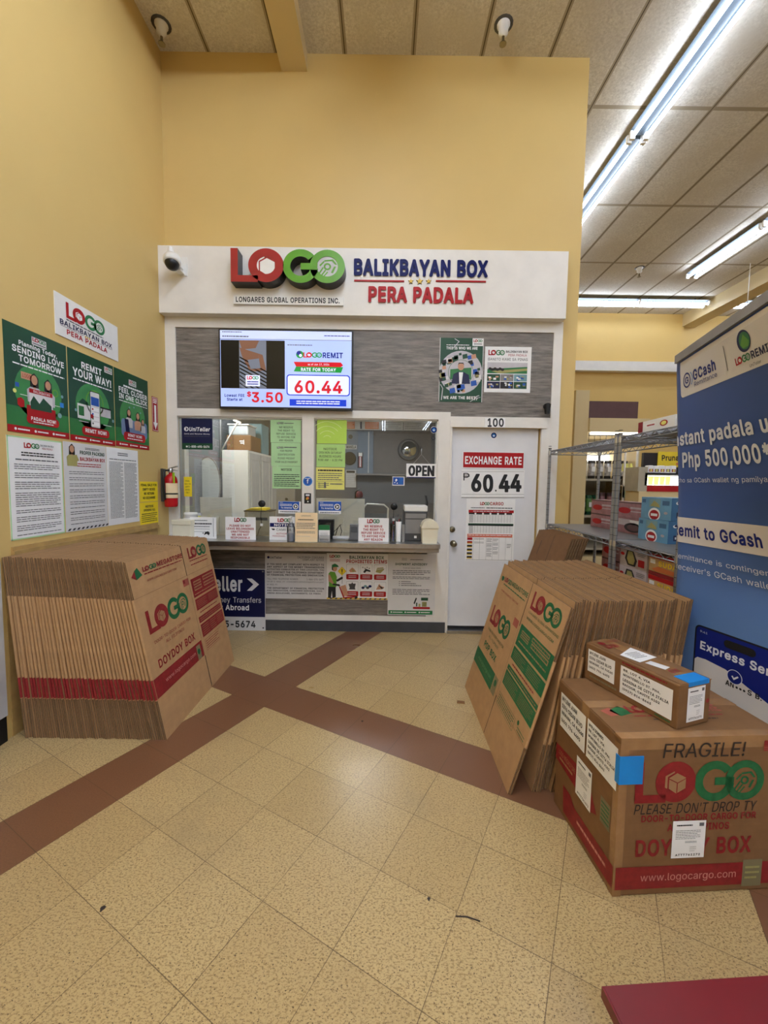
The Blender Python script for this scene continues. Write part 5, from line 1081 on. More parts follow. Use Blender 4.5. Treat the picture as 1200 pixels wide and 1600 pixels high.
def d(s):
    s.r(762, 70, 812, 96, LGREY, 1); s.para(842, 80, 962, 92, 1, INKG, seed=2); s.t('SHIPMENT ADVISORY', 702, 118, 1002, 140, GREEND, .03); s.t('To all our valued clients,', 775, 158, 942, 172, INK)
    s.para(680, 182, 1032, 230, 3, INKG, .4, seed=3); s.para(680, 242, 1032, 270, 2, INKG, .4, seed=4)
    for k in range(3): s.disc(744, 292+k*18, 4, INK, 3); s.para(760, 286+k*18, 850+k*50, 298+k*18, 1, INKG, .55, seed=k)
    s.para(680, 358, 1032, 418, 4, INKG, .4, seed=5)
    s.r(645, 563, 1060, 600, GREEN, 1)
    for k in range(3): s.disc(672+k*132, 580, 7, PAPER, 3); s.para(686+k*132, 573, 780+k*128, 588, 1, PAPER, .5, seed=k)
    s.rr(875, 528, 1036, 548, 8, RED, 2); s.poly([(880, 495), (900, 442), (912, 446), (892, 502)], INK, 2); s.r(904, 488, 916, 524, GREEND, 2); s.r(928, 498, 946, 526, OLIVE, 2); s.r(950, 440, 1016, 468, GREEND, 2); s.r(960, 480, 1004, 526, OLIVE, 2); s.para(962, 484, 1002, 520, 3, GREEND, .4, seed=9)
sheet_back('shipment_advisory_poster', (637, 34, 1080, 606), YQ-.001, 'white shipment advisory poster with a green footer by the door post', 'poster', PAPERD, cropP, .003, draw=d)
# big blue sign standing on the floor
def d(s):
    s.r(270, 889, 414, 963, NAVYD, 1)
    s.t('UniTeller', 289, 899, 379, 924, PAPER, .03); s.poly([(386, 903), (394, 903), (405, 912), (394, 922), (386, 922), (396, 912)], PAPER, 4)
    s.t('Money Transfers', 329, 932, 408, 943, PAPERD, .0); s.t('to Family Abroad', 300, 944, 389, 955, PAPER, .02); s.t('1-800-495-5674', 285, 969, 399, 980, INK, .03)
    s.disc(411, 892, 1.2, MGREY); s.disc(411, 980, 1.2, INK)
sheet_back('blue_floor_sign', (268, 888, 414.5, 984.5), YB-.03, 'navy and white money transfer sign standing behind the left carton stack', 'sign', PAPERD, th=.006, draw=d)

# ------------------------------------------------------------------ window papers and stickers (outside face of the glass)
YG = YB+.033
crop4 = (270, 640, 5.714); crop5 = (470, 640, 5.217)
def d(s):
    s.r(82, 82, 352, 300, NAVYD, 1); s.poly([(82, 300), (352, 300), (352, 354), (82, 354)], GREEND, 1)
    s.disc(122, 174, 20, PAPER, 2); s.poly([(112, 162), (126, 162), (136, 174), (126, 186), (112, 186), (122, 174)], NAVYD, 3)
    s.t('UniTeller', 146, 156, 330, 194, PAPER, .03, skew=6); s.t('Send and Receive Money', 102, 210, 332, 226, PAPER, .015); s.para(104, 236, 330, 242, 1, INKG, seed=1); s.t('1-800-495-5674', 140, 320, 326, 341, PAPER, .02); s.r(116, 324, 132, 338, PAPER, 3)
sheet_back('navy_window_sign', (80, 80, 354, 356), YG-.002, 'square navy money transfer sign at the top left of the window', 'sign', NAVYD, crop4, .002, draw=d)
def paper(rect, crop, base, label, draw): sheet_back('taped_paper', rect, YG-.0015, label, 'paper', base, crop, .0015, draw=draw)
def lines(s, ls, x0, x1, y0, dy, h, mt=INK, bold=.01, wd=None):
    for i, l in enumerate(ls):
        f = len(l)/max(len(q) for q in ls) if wd is None else wd[i]
        c = (x0+x1)/2; hw = (x1-x0)/2*f
        s.t(l, c-hw, y0+i*dy, c+hw, y0+i*dy+h, mt, bold)
def d(s): s.logo(930, 112, 990, 130, INKG, INKG); s.para(996, 116, 1080, 128, 1, INKG, seed=1); lines(s, ['WE RESERVE', 'THE RIGHT TO', 'REFUSE SERVICE', 'TO ANYONE FOR', 'ANY REASON'], 925, 1098, 150, 29, 17)
paper((872, 92, 1145, 294), crop4, PGREEN, 'top pale green paper in the left window pane, refusal of service', d)
def d(s): s.logo(930, 330, 990, 348, INKG, INKG); s.para(996, 328, 1105, 346, 1, INKG, seed=2); lines(s, ['FOR PROPER', 'IDENTIFICATION', 'PLEASE PRESENT', 'YOUR VALID PASSPORT'], 912, 1115, 360, 33, 17)
paper((878, 296, 1142, 504), crop4, PGREEN, 'middle pale green paper in the left window pane, identification request', d)
def d(s): s.t('NOTICE', 968, 526, 1062, 546, INK, .02); s.para(905, 572, 1130, 690, 7, INK, .4, seed=3)
paper((888, 506, 1142, 706), crop4, PGREEN, 'bottom pale green paper headed NOTICE in the left window pane', d)
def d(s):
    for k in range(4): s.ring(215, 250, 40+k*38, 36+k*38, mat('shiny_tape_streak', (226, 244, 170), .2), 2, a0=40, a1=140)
paper((132, 84, 374, 278), crop5, LIME, 'bright lime paper at the top of the right window pane', d)
def d(s): lines(s, ['NOTICE', 'OPEN MON-SATURDAY', 'BUSINESS HOURS', '9:00 AM - 6:30 PM'], 142, 338, 312, 30, 18, INK, .015, [.55, .95, .9, 1])
paper((128, 282, 362, 468), crop5, PLIME, 'pale lime paper of business hours in the right window pane', d)
def d(s): s.para(140, 486, 340, 506, 1, INK, .6, seed=1); s.para(140, 512, 335, 580, 4, INKG, .4, seed=2); s.r(132, 586, 350, 588, INKG); s.para(140, 594, 230, 640, 3, INKG, .4, seed=5); s.r(150, 592, 152, 644, INKG); s.r(190, 592, 204, 640, INKG, 2); s.para(240, 596, 340, 616, 1, INKG, .5, seed=4)
paper((124, 472, 356, 652), crop5, PYEL, 'pale yellow paper at the bottom of the right window pane stack', d)
def d(s): lines(s, ['FINAL', 'SALE ON', 'EMPTY', 'BOXES', 'ONLY'], 106, 160, 630, 26, 14, INK, 0)
paper((100, 600, 170, 776), crop4, YELLOW, 'narrow bright yellow note at the left edge of the window', d)
def bluestick(s, ox_, oy_):
    s.r(ox_, oy_, ox_+185, oy_+74, BLUE, 1); s.t('WE', ox_+12, oy_+5, ox_+40, oy_+14, PAPER); s.para(ox_+12, oy_+18, ox_+120, oy_+40, 2, PAPER, .5, seed=3); s.t('To America', ox_+22, oy_+46, ox_+118, oy_+62, PAPER, .02)
    s.disc(ox_+152, oy_+42, 25, PAPER, 3); s.disc(ox_+152, oy_+42, 18, INK, 4); s.poly([(ox_+145, oy_+28), (ox_+166, oy_+42), (ox_+145, oy_+56)], PAPER, 5); s.para(ox_+14, oy_+84, ox_+170, oy_+96, 1, INKG, .6, seed=1)
sheet_back('blue_sticker', (942, 820, 1142, 928), YG-.001, 'blue and white sticker with a round arrow left of the window mullion', 'sticker', PAPER, crop4, .001, draw=lambda s: bluestick(s, 944, 822))
sheet_back('blue_sticker', (146, 748, 328, 850), YG-.001, 'blue and white sticker with a round arrow right of the window mullion', 'sticker', PAPER, crop5, .001, draw=lambda s: bluestick(s, 144, 750))
YM = YB-.005
round_sticker('round_sticker', 56, 584, 40, YM, 'round light blue sticker on the white window mullion', crop5, lambda s: (s.disc(56, 584, 38, BLUEL, 1), s.disc(56, 584, 30, BLUE, 2), s.t('f', 48, 566, 64, 602, PAPER, .03), s.para(34, 556, 78, 566, 1, PAPER, .5, seed=1)))
def d(s): s.r(30, 684, 82, 764, INK, 1); s.r(40, 690, 72, 704, PAPER, 2); s.disc(56, 722, 12, ORANGE, 3); s.disc(50, 728, 8, GOLD, 4); s.disc(58, 750, 6, PAPER, 3)
sheet_back('card_sticker', (28, 682, 84, 766), YM, 'small black payment card sticker on the white window mullion', 'sticker', INK, crop5, .001, draw=d)
round_sticker('round_sticker', 1085, 165, 27, YG-.001, 'round blue sticker at the top right corner of the window', crop5, lambda s: (s.disc(1085, 165, 25, NAVY, 1), s.disc(1085, 165, 15, BLUEL, 2), s.disc(1085, 168, 9, PAPER, 3, asp=.7)))
round_sticker('speaking_port', 1080, 234, 17, YG-.001, 'small black disc below the round blue sticker on the window', crop5, lambda s: (s.disc(1080, 234, 17, BLACK, 1), s.disc(1080, 234, 8, DGREY, 2)))
def d(s): s.r(752, 552, 838, 612, BLUE, 1); s.poly([(778, 562), (788, 574), (776, 590), (768, 576)], PAPER, 3); s.disc(766, 596, 5, PAPER, 3); s.disc(786, 600, 5, PAPER, 3); s.para(802, 558, 832, 606, 4, BLUEL, .5, seed=2)
sheet_back('flag_sticker', (746, 546, 846, 620), YG-.001, 'blue sticker with white star marks low in the right window pane', 'sticker', PAPERD, crop5, .001, draw=d)
# OPEN sign hung on a cord in front of the glass
def d(s):
    for t, x0, x1 in (('O', 880, 930), ('P', 940, 982), ('E', 992, 1026), ('N', 1034, 1086)): [s.t(t, x0+q, 456, x1+q, 542, INK, .06, 4+q/10) for q in (-3, 0, 3)]
    s.r(862, 550, 1106, 558, NAVY, 1)
osn = sheet_back('open_sign', (860, 442, 1108, 558), YG-.006, 'white OPEN sign with heavy black letters hanging in the window', 'sign', PAPER, crop5, .004, draw=d)
def q5(x, y, Y): return W(crop5[0]+x/crop5[2], crop5[1]+y/crop5[2], Y)
m = MB(); m.tube([q5(915, 444, YG-.004), q5(984, 366, YG-.004), q5(1050, 444, YG-.004)], .0018, LGREY); m.tube([q5(984, 366, YG-.004), q5(984, 320, YG-.004)], .0018, LGREY); part('cord', m, osn)
m = MB(); cc = q5(984, 314, YG); m.lathe([(.014, 0), (.012, .006), (.004, .009)], cc, CLEAR, 14, (0, -1, 0)); part('suction_cup', m, osn)

# ------------------------------------------------------------------ things on the counter
ZT = .943
def cpos(px_, Y): 
    d_ = ray(px_, 840); return d_.x*Y/d_.y
def hexw(px0, px1, Y): return cpos(px0, Y), cpos(px1, Y)
def zpx(py, Y, px_=500): return W(px_, py, Y).z
def stand_sign(name, crop, rect, Y, label, draw, base=PAPER):
    """acrylic stand-up sign resting on the counter"""
    ox_, oy_, q = crop; x0, y0, x1, y1 = rect
    X0, X1 = W(ox_+x0/q, oy_+(y0+y1)/2/q, Y).x, W(ox_+x1/q, oy_+(y0+y1)/2/q, Y).x
    Zt = W(ox_+(x0+x1)/2/q, oy_+y0/q, Y).z
    fn = lambda x, y: (V3((X0+(X1-X0)*(x-x0)/(x1-x0), Y, Zt+(ZT+.001-Zt)*(y-y0)/(y1-y0))), V3((0, -1, 0)))
    m = MB(); m.box(X0, Y, ZT+.001, X1, Y+.004, Zt, base); o = m.build(name); tag(o, label, 'sign')
    m = MB(); m.box(X0, Y+.004, ZT+.001, X1, Y+.05, ZT+.004, CLEAR); part('stand_foot', m, o)
    s = Sheet(fn); draw(s); s.parts(o)
    return o
c41 = (280, 760, 8.571)
def d(s): s.para(150, 448, 380, 466, 1, INK, .5, seed=1); s.para(155, 490, 435, 515, 1, INK, .7, seed=2); s.para(150, 532, 410, 552, 1, INKG, .5, seed=3); [s.r(160, y, 410, y+4, INKG, 2) for y in (575, 612)]; s.poly([(330, 660), (345, 620), (385, 605), (410, 630), (395, 665), (370, 640)], INK, 3); s.disc(320, 632, 8, INK); s.r(455, 425, 460, 680, INKG, 2)
stand_sign('counter_sign', c41, (145, 412, 497, 706), 3.74, 'white printed sign with a small black drawing beside the cream box', d)
def d(s): s.logo(740, 420, 903, 474, RED, GREEN); lines(s, ['PLEASE DO NOT', 'LEAVE BELONGINGS', 'UNATTENDED', 'WE ARE NOT', 'RESPONSIBLE'], 635, 1000, 508, 39, 28, RED, .02, [.78, 1, .68, .63, .7])
stand_sign('counter_sign', c41, (618, 410, 1024, 702), 3.70, 'white counter sign in red capitals about unattended belongings', d)
c42 = (410, 740, 8.0)
def d(s): s.logo(192, 560, 360, 610, RED, GREEN); s.r(94, 624, 400, 676, NAVY, 1); s.t('NOTICE', 148, 634, 380, 668, PAPER, .03); s.t('CAMERA', 175, 696, 360, 728, INK, .01); s.poly([(112, 700), (150, 700), (158, 716), (130, 722)], INK); s.t('AUTHORIZED', 172, 754, 380, 778, RED, .0); s.t('PERSONNEL ONLY', 126, 790, 380, 808, RED, .0)
stand_sign('counter_sign', c42, (88, 538, 405, 850), 3.72, 'white and navy camera notice sign behind the sanitizer bottle', d)
c43 = (540, 740, 7.5)
def d(s): s.logo(252, 532, 398, 580, RED, GREEN); lines(s, ['WE RESERVE', 'THE RIGHT TO', 'REFUSE SERVICE', 'TO ANYONE FOR', 'ANY REASON'], 185, 465, 600, 37, 27, RED, .02, [.75, .85, 1, .97, .78])
stand_sign('counter_sign', c43, (150, 520, 505, 784), 3.70, 'white counter sign in red capitals about refusing service', d)
def d(s): s.t('UNIDOS', 485, 520, 605, 536, INKG, .01); s.para(445, 570, 640, 588, 1, INK, .6, seed=1); s.para(425, 615, 660, 700, 4, INKG, .35, seed=2); s.para(430, 725, 660, 760, 2, INKG, .35, seed=3); s.para(430, 790, 600, 800, 1, LGREY, .5, seed=4)
X0, X1 = W(410+410/8, 800, 3.62).x, W(410+690/8, 800, 3.62).x
m = boxes((X0, 3.62, ZT+.001, X1, 3.623, W(478, 801, 3.62).z, PEACH)); o = m.build('peach_notice'); tag(o, 'peach paper notice in a clear holder before the window mullion', 'paper')
zt = W(478, 801, 3.62).z
s = Sheet(lambda x, y: (V3((X0+(X1-X0)*(x-410)/280, 3.62, zt+(ZT-zt)*(y-488)/380)), V3((0, -1, 0)))); d(s); s.parts(o)
m = boxes((X0-.002, 3.623, ZT+.001, X1+.002, 3.66, ZT+.004, CLEAR), (X0-.002, 3.6235, ZT+.001, X1+.002, 3.6255, zt+.004, CLEAR)); part('clear_holder', m, o)

# cream box at the left end
x0, x1 = hexw(270, 299, 3.68)
m = MB(); m.rbox(x0, 3.67, ZT+.001, x1, 3.80, ZT+.15, .006, CREAMP); o = tag(m.build('cream_box'), 'cream lidded plastic box at the left end of the counter', 'box')
m = MB(); m.rbox(x0-.006, 3.664, ZT+.13, x1+.006, 3.806, ZT+.175, .006, CREAMP); part('lid', m, o)
# tape roll / white dish
x0, x1 = hexw(286, 308, 3.85); cx = (x0+x1)/2; r = (x1-x0)/2
m = MB(); m.lathe([(r, .0), (r, .012), (r*.9, .018), (r*.9, .065), (r*.86, .07), (r*.6, .07), (r*.6, .012)], (cx, 3.87, ZT+.16), WHITE2, 26)
o = tag(m.build('white_canister'), 'round white canister on a white block behind the cream box', 'canister')
m = MB(); m.lathe([(r*.905, .022), (r*.905, .055)], (cx, 3.87, ZT+.16), LGREY, 26, cap=False); part('label_band', m, o)
m = boxes((cx-.07, 3.82, ZT+.001, cx+.07, 3.92, ZT+.16, WHITE2)); tag(m.build('white_block'), 'plain white block under the round canister', 'block')
# spray bottle
x0, x1 = hexw(308, 316, 3.9); cx = (x0+x1)/2
m = MB(); m.lathe([(.028, 0), (.03, .01), (.03, .14), (.022, .17), (.012, .185), (.012, .20)], (cx, 3.9, ZT+.001), PYEL, 16); o = tag(m.build('spray_bottle'), 'pale yellow green spray bottle left of the monitor', 'bottle')
m = MB(); m.box(cx-.035, 3.888, ZT+.2, cx+.02, 3.912, ZT+.225, LGREY); m.cyl((cx-.03, 3.9, ZT+.2), (cx-.02, 3.9, ZT+.165), .005, LGREY); part('spray_head', m, o)
# monitors seen from behind
def monitor(px0, px1, py0, py1, Y, label, tilt, m_=WHITE2, foot=True):
    x0, x1 = hexw(px0, px1, Y); z1 = zpx(py0, Y, (px0+px1)/2); z0 = zpx(py1, Y, (px0+px1)/2)
    cx = (x0+x1)/2
    root = empty('computer_monitor', (cx, Y, .72), label, 'monitor')
    t = math.tan(tilt)
    m = MB()
    c = V3((cx, Y+.012, (z0+z1)/2)); up = V3((0, t, 1)).normalized()*((z1-z0)/2); a = V3(((x1-x0)/2, 0, 0)); dd = V3((0, .012, 0))
    m.obox(c, a, dd, up, m_); part('back_panel', m, root)
    m = MB(); m.obox(c+V3((0, .013, 0)), a*.97, V3((0, .001, 0)), up*.96, BLACK); part('screen', m, root)
    m = MB(); m.box(cx-.035, Y-.02, .74, cx+.035, Y, (z0+z1)/2, m_); part('stand_neck', m, root)
    m = MB(); m.rbox(cx-.11, Y-.10, .725, cx+.11, Y+.08, .742, .005, m_); part('stand_foot', m, root)
    return root
monitor(314, 362, 777, 838, 4.30, 'grey monitor back seen through the left window pane beside the mirror', -.05)
monitor(494, 569, 779, 842, 4.30, 'wide light grey monitor back seen through the right window pane', 0)
# desk behind the glass
m = MB(); m.box(WX0+.06, YW+.125, .69, WX1-.02, 4.75, .722, LGREY); desk = tag(m.build('office_desk'), 'grey desk top behind the window glass', 'desk')
for xx in (WX0+.08, -.7, WX1-.08):
    m = boxes((xx, YW+.14, 0, xx+.04, 4.72, .69, MGREY)); part('leg', m, desk)
# beige printer with yellow papers
x0, x1 = hexw(382, 421, 4.20); zt = zpx(798, 4.2, 400)
m = MB(); m.rbox(x0, 4.2, .723, x1, 4.45, zt, .008, BEIGE); m.box(x0-.004, 4.196, zt-.012, x1+.004, 4.454, zt, DGREY); o = tag(m.build('beige_printer'), 'beige machine topped with yellow papers behind the left pane', 'printer')
m = MB(); m.box(x0+.02, 4.196, zt-.1, x1-.02, 4.2, zt-.07, DGREY); part('paper_slot', m, o)
m = MB()
for k in range(4): m.obox(((x0+x1)/2-.02+k*.008, 4.31, zt+.004+k*.006), (.105-k*.01, .01*k, 0), (0, .08, 0), (0, 0, .003), YELLOW)
tag(m.build('yellow_paper_pile'), 'pile of yellow papers on the beige machine', 'paper')
# round black webcam discs with cords on the glass
def port(px_, py_, label, cordpts=None):
    c = W(px_, py_, YG+.012); r = 5.5/FPX*YB
    m = MB(); m.lathe([(r, 0), (r, .014), (r*.7, .02), (r*.3, .022)], c, BLACK, 22, (0, -1, 0))
    o = m.build('speak_through_disc', None, c); tag(o, label, 'intercom')
    if cordpts:
        m = MB(); m.tube([W(x, y, YG-.006) for x, y in cordpts], .0025, BLACK); part('cord', m, o)
        e = W(*cordpts[2], YG-.008); m = boxes((e.x-.012, e.y-.01, e.z-.012, e.x+.012, e.y+.004, e.z+.012, WHITE2)); part('cord_clip', m, o)
port(409.5, 787, 'round black disc with a hanging cord in the left window pane', [(409, 791), (407, 806), (409, 820), (404, 829), (402, 838)])
port(615.5, 791.5, 'round black disc above the pen cups in the right window pane', [(615, 797), (615, 806), (615, 812), (615, 818)])
# sanitizer bottle
c = FZ(455, 847, ZT); cx = c.x; Y = 3.64
cx = cpos(454.5, Y)
m = MB(); m.lathe([(.034, 0), (.036, .006), (.036, .12), (.03, .15), (.013, .17), (.013, .18)], (cx, Y, ZT+.001), CLEAR, 20); o = tag(m.build('sanitizer_bottle'), 'clear pump bottle of hand sanitizer left of the peach notice', 'bottle')
m = MB(); m.lathe([(.031, .004), (.033, .01), (.033, .07)], (cx, Y, ZT+.001), mat('pale_gel', (205, 212, 226), .3), 18); part('gel', m, o)
m = MB(); m.cyl((cx, Y, ZT+.18), (cx, Y, ZT+.215), .008, WHITE2); m.lathe([(.015, .178), (.015, .195)], (cx, Y, ZT+.001), WHITE2, 14); m.rbox(cx-.012, Y-.045, ZT+.215, cx+.012, Y+.014, ZT+.23, .003, WHITE2); part('pump', m, o)
# card holder with green top, dark box behind
x0, x1 = hexw(498, 515, 3.66)
m = MB(); m.box(x0, 3.66, ZT+.001, x1, 3.675, ZT+.15, PAPER); m.box(x0, 3.6595, ZT+.105, x1, 3.6755, ZT+.15, GREEN); o = tag(m.build('leaflet_stack'), 'white leaflets with a green top in a clear holder', 'leaflet')
m = MB(); m.box(x0-.004, 3.65, ZT+.0005, x1+.004, 3.652, ZT+.06, CLEAR); m.box(x0-.004, 3.68, ZT+.0005, x1+.004, 3.684, ZT+.17, CLEAR); part('holder', m, o)
s = Sheet(lambda x, y: (V3((x0+(x1-x0)*x, 3.6595, ZT+.15*(1-y))), V3((0, -1, 0)))); s.para(.1, .82, .9, .95, 2, INKG, .5, seed=3); s.para(.15, .45, .85, .7, 3, LGREY, .4, seed=4); s.parts(o)
x0, x1 = hexw(497, 521, 3.82); m = MB(); m.rbox(x0, 3.82, ZT+.001, x1, 3.9, ZT+.185, .005, BLACK); tag(m.build('black_terminal_box'), 'black box behind the green topped leaflets', 'box')
m = MB(); pts = [V3((cpos(x, 3.80), 3.80, ZT+z)) for x, z in ((523, .02), (527, .10), (531, .14), (534, .08), (532, .04), (540, .02))]; m.tube(pts, .004, BLACK)
pts = [V3((cpos(x, 3.80), 3.80, ZT+z)) for x, z in ((521, .07), (526, .10), (530, .13), (533, .145))]; m.tube(pts, .003, BLACK); tag(m.build('black_cable'), 'loop of black cable on the counter beside the card terminal', 'cable')
m = MB(); x0, x1 = hexw(521, 545, 3.80); m.tube([(x0, 3.78, ZT+.02), ((x0+x1)/2, 3.77, ZT+.024), (x1, 3.78, ZT+.02)], .018, LGREY, 8); tag(m.build('clear_tube_roll'), 'pale rolled tube lying on the counter before the cable', 'roll')
x0, x1 = hexw(546, 560, 3.78); m = MB(); m.obox(((x0+x1)/2, 3.80, ZT+.075), ((x1-x0)/2, 0, 0), (0, .012, .004), (0, .02, .07), DGREY); o = tag(m.build('card_terminal', None, ((x0+x1)/2, 3.8, ZT)), 'dark grey card terminal beside the refusal sign', 'terminal')
m = MB(); m.obox(((x0+x1)/2, 3.787+.003, ZT+.10), ((x1-x0)/2*.75, 0, 0), (0, .003, 0), (0, .006, .025), BLACK); part('display', m, o)
m = MB(); m.rbox((x0+x1)/2-.05, 3.76, ZT+.001, (x0+x1)/2+.05, 3.86, ZT+.012, .003, DGREY); part('base', m, o)
# pens and cups
for (pa, pb, hh, mt, lb, Y) in ((609, 618, .165, CLEAR, 'clear cup of dark pens right of the refusal sign', 3.72), (618, 627, .185, WHITE2, 'tall white cup right of the pen cup', 3.73)):
    x0, x1 = hexw(pa, pb, Y); cx = (x0+x1)/2; r = (x1-x0)/2*.96
    m = MB(); m.lathe([(r*.9, 0), (r, hh), (r*.93, hh), (r*.85, .004)], (cx, Y, ZT+.001), mt, 16); o = tag(m.build('pen_cup'), lb, 'cup')
    m = MB()
    for k in range(5):
        an = k*1.3; m.cyl((cx+math.cos(an)*r*.3, Y+math.sin(an)*r*.3, ZT+.01), (cx+math.cos(an)*r*.6, Y+math.sin(an)*r*.6, ZT+hh+.03-k*.008), .004, [BLACK, RED, INK, BLACK, BLUE][k], n=6)
    tag(m.build('pens', None), 'pens standing in the %s cup' % ('clear' if mt is CLEAR else 'tall white'), 'pen')
x0, x1 = hexw(628, 632, 3.74); m = boxes((x0, 3.72, ZT+.001, x1, 3.8, ZT+.155, MGREY)); tag(m.build('grey_slip_holder'), 'thin grey upright holder beside the tall white cup', 'holder')
# grey machine with a white top
x0, x1 = hexw(631, 667, 3.80); zt = zpx(790, 3.8, 648)
m = MB(); m.rbox(x0, 3.80, ZT+.001, x1, 3.99, zt-.055, .006, DGREY); o = tag(m.build('counting_machine'), 'dark grey machine with a white top beside the cream bin', 'machine')
m = MB(); m.rbox(x0-.001, 3.797, zt-.055, x1+.001, 3.99, zt, .008, WHITE2); part('top_cover', m, o)
m = MB(); m.box(x0+.012, 3.797, zt-.12, x1-.012, 3.80, zt-.075, MGREY); m.box(x0+.012, 3.797, ZT+.07, x1-.012, 3.80, zt-.13, MGREY); part('front_panel', m, o)
cx = (x0+x1)/2; m = boxes((cx-.012, 3.795, ZT+.025, cx+.012, 3.80, ZT+.048, WHITE2)); part('button', m, o)
m = MB(); m.tube([(x1-.005, 3.96, zt-.1), (x1+.015, 3.96, zt+.02), (x1, 3.96, zt+.09)], .008, BLACK); part('paper_support', m, o)
# cream bin with a domed lid
x0, x1 = hexw(658, 684, 3.65); cx = (x0+x1)/2; hw = (x1-x0)/2
m = MB()
lo = [(cx-hw*.86, 3.62, ZT+.001), (cx+hw*.86, 3.62, ZT+.001), (cx+hw*.86, 3.75, ZT+.001), (cx-hw*.86, 3.75, ZT+.001)]
hi = [(cx-hw*.97, 3.61, ZT+.15), (cx+hw*.97, 3.61, ZT+.15), (cx+hw*.97, 3.76, ZT+.15), (cx-hw*.97, 3.76, ZT+.15)]
m.mesh(lo+hi, [(3, 2, 1, 0), (0, 1, 5, 4), (1, 2, 6, 5), (2, 3, 7, 6), (3, 0, 4, 7), (4, 5, 6, 7)], CREAMP); o = tag(m.build('waste_bin'), 'small cream bin with a domed swing lid at the right end of the counter', 'bin')
pts = [(cx-hw*1.03, 3.605, ZT+.14), (cx-hw*1.03, 3.605, ZT+.155)]+[(cx-hw*.97*math.cos(PI*k/14), 3.605, ZT+.155+.062*math.sin(PI*k/14)) for k in range(15)]+[(cx+hw*1.03, 3.605, ZT+.155), (cx+hw*1.03, 3.605, ZT+.14)]
m = MB(); m.prism(pts, (0, .16, 0), CREAMP); part('lid', m, o)

# ------------------------------------------------------------------ office behind the glass
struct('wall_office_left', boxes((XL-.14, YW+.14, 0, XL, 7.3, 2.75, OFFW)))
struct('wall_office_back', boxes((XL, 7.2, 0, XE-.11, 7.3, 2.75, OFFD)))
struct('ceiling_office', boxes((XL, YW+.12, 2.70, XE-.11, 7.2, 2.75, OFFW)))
m = MB(); m.box(-2.06, 4.25, 2.66, -1.72, 5.05, 2.70, REFL); o = tag(m.build('added_office_light', None, (-1.89, 4.65, 2.7)), 'long added lamp panel, out of view, lighting the front of the white cabinet', 'light')  # added unseen lamp, placed to light the cabinet front more than its doors
m = boxes((-2.04, 4.27, 2.652, -1.74, 5.03, 2.66, OFFICE_FILL)); part('diffuser', m, o)
m = MB(); m.box(-.55, 5.3, 2.66, .05, 5.9, 2.70, REFL); o = tag(m.build('added_office_light', None, (-.25, 5.6, 2.7)), 'square added lamp panel, out of view, lighting the office behind the right window pane', 'light')  # second added lamp, unseen, brightens the cabinet doors and back wall
m = boxes((-.52, 5.33, 2.652, .02, 5.87, 2.66, OFFICE_FILL)); part('diffuser', m, o)
# white wardrobe
CX0, CX1, CY0, CY1, CZ = XL+.02, -1.74, 5.2, 6.62, W(360, 703, 5.2).z
m = boxes((CX0, CY0, .02, CX1, CY1, CZ, WHITE2)); o = tag(m.build('white_wardrobe'), 'tall white panelled cabinet standing in the office', 'cabinet')
m = boxes((CX0+.01, CY0+.01, 0, CX1-.01, CY1-.01, .02, BLKM)); part('plinth', m, o)
for k in range(3):
    ya = CY0+.02+k*(CY1-CY0)/3; yb = ya+(CY1-CY0)/3-.02
    m = boxes((CX1, ya, .06, CX1+.018, yb, CZ-.03, LGREY)); dd = part('door', m, o)
    m = MB()
    for z0, z1 in ((.16, .9), (1.0, CZ-.1)):
        for yy in (ya+.05, yb-.06): m.box(CX1+.018, yy, z0, CX1+.024, yy+.012, z1, WHITE2)
        m.box(CX1+.018, ya+.05, z0, CX1+.024, yb-.05, z0+.012, LGREY); m.box(CX1+.018, ya+.05, z1-.012, CX1+.024, yb-.05, z1, LGREY)
    m.build('panel_moulding', dd, org(o))
    m = MB(); m.cyl((CX1+.018, yb-.03, 1.0), (CX1+.04, yb-.03, 1.0), .012, STEEL); m.build('door_knob', dd, org(o))
# boxes and bins on the wardrobe
a = W(362, 703, 5.4); 
m = MB(); m.rbox(-2.05, 5.30, CZ+.001, -1.73, 5.72, CZ+.20, .012, CARD2); o = tag(m.build('cardboard_box'), 'brown cardboard box on top of the white cabinet', 'box')
s = Sheet(lambda x, y: (V3((-1.9+x, 5.30, CZ+.2-y)), V3((0, -1, 0)))); s.r(.02, .07, .08, .085, PAPER); s.r(.03, .095, .075, .11, PAPER); s.r(.07, .06, .08, .12, PAPER); s.parts(o)
m = MB(); m.rbox(-2.04, 5.34, CZ+.202, -1.78, 5.66, CZ+.33, .02, mat('clear_grey_bin', (200, 208, 212), .3)); o = tag(m.build('storage_bin'), 'pale plastic storage bin on the brown box', 'bin')
m = MB(); m.rbox(-2.05, 5.33, CZ+.33, -1.77, 5.67, CZ+.35, .006, WHITE2); part('lid', m, o)
m = MB(); m.rbox(-2.0, 5.8, CZ+.001, -1.74, 6.15, CZ+.42, .015, TEAL); tag(m.build('teal_storage_bin'), 'muted teal bin on the white cabinet behind the brown box', 'bin')
m = MB(); m.box(-1.98, 6.2, CZ+.001, -1.70, 6.5, CZ+.34, DGREY); tag(m.build('brown_board'), 'dark brown case at the far end of the white cabinet top', 'case')
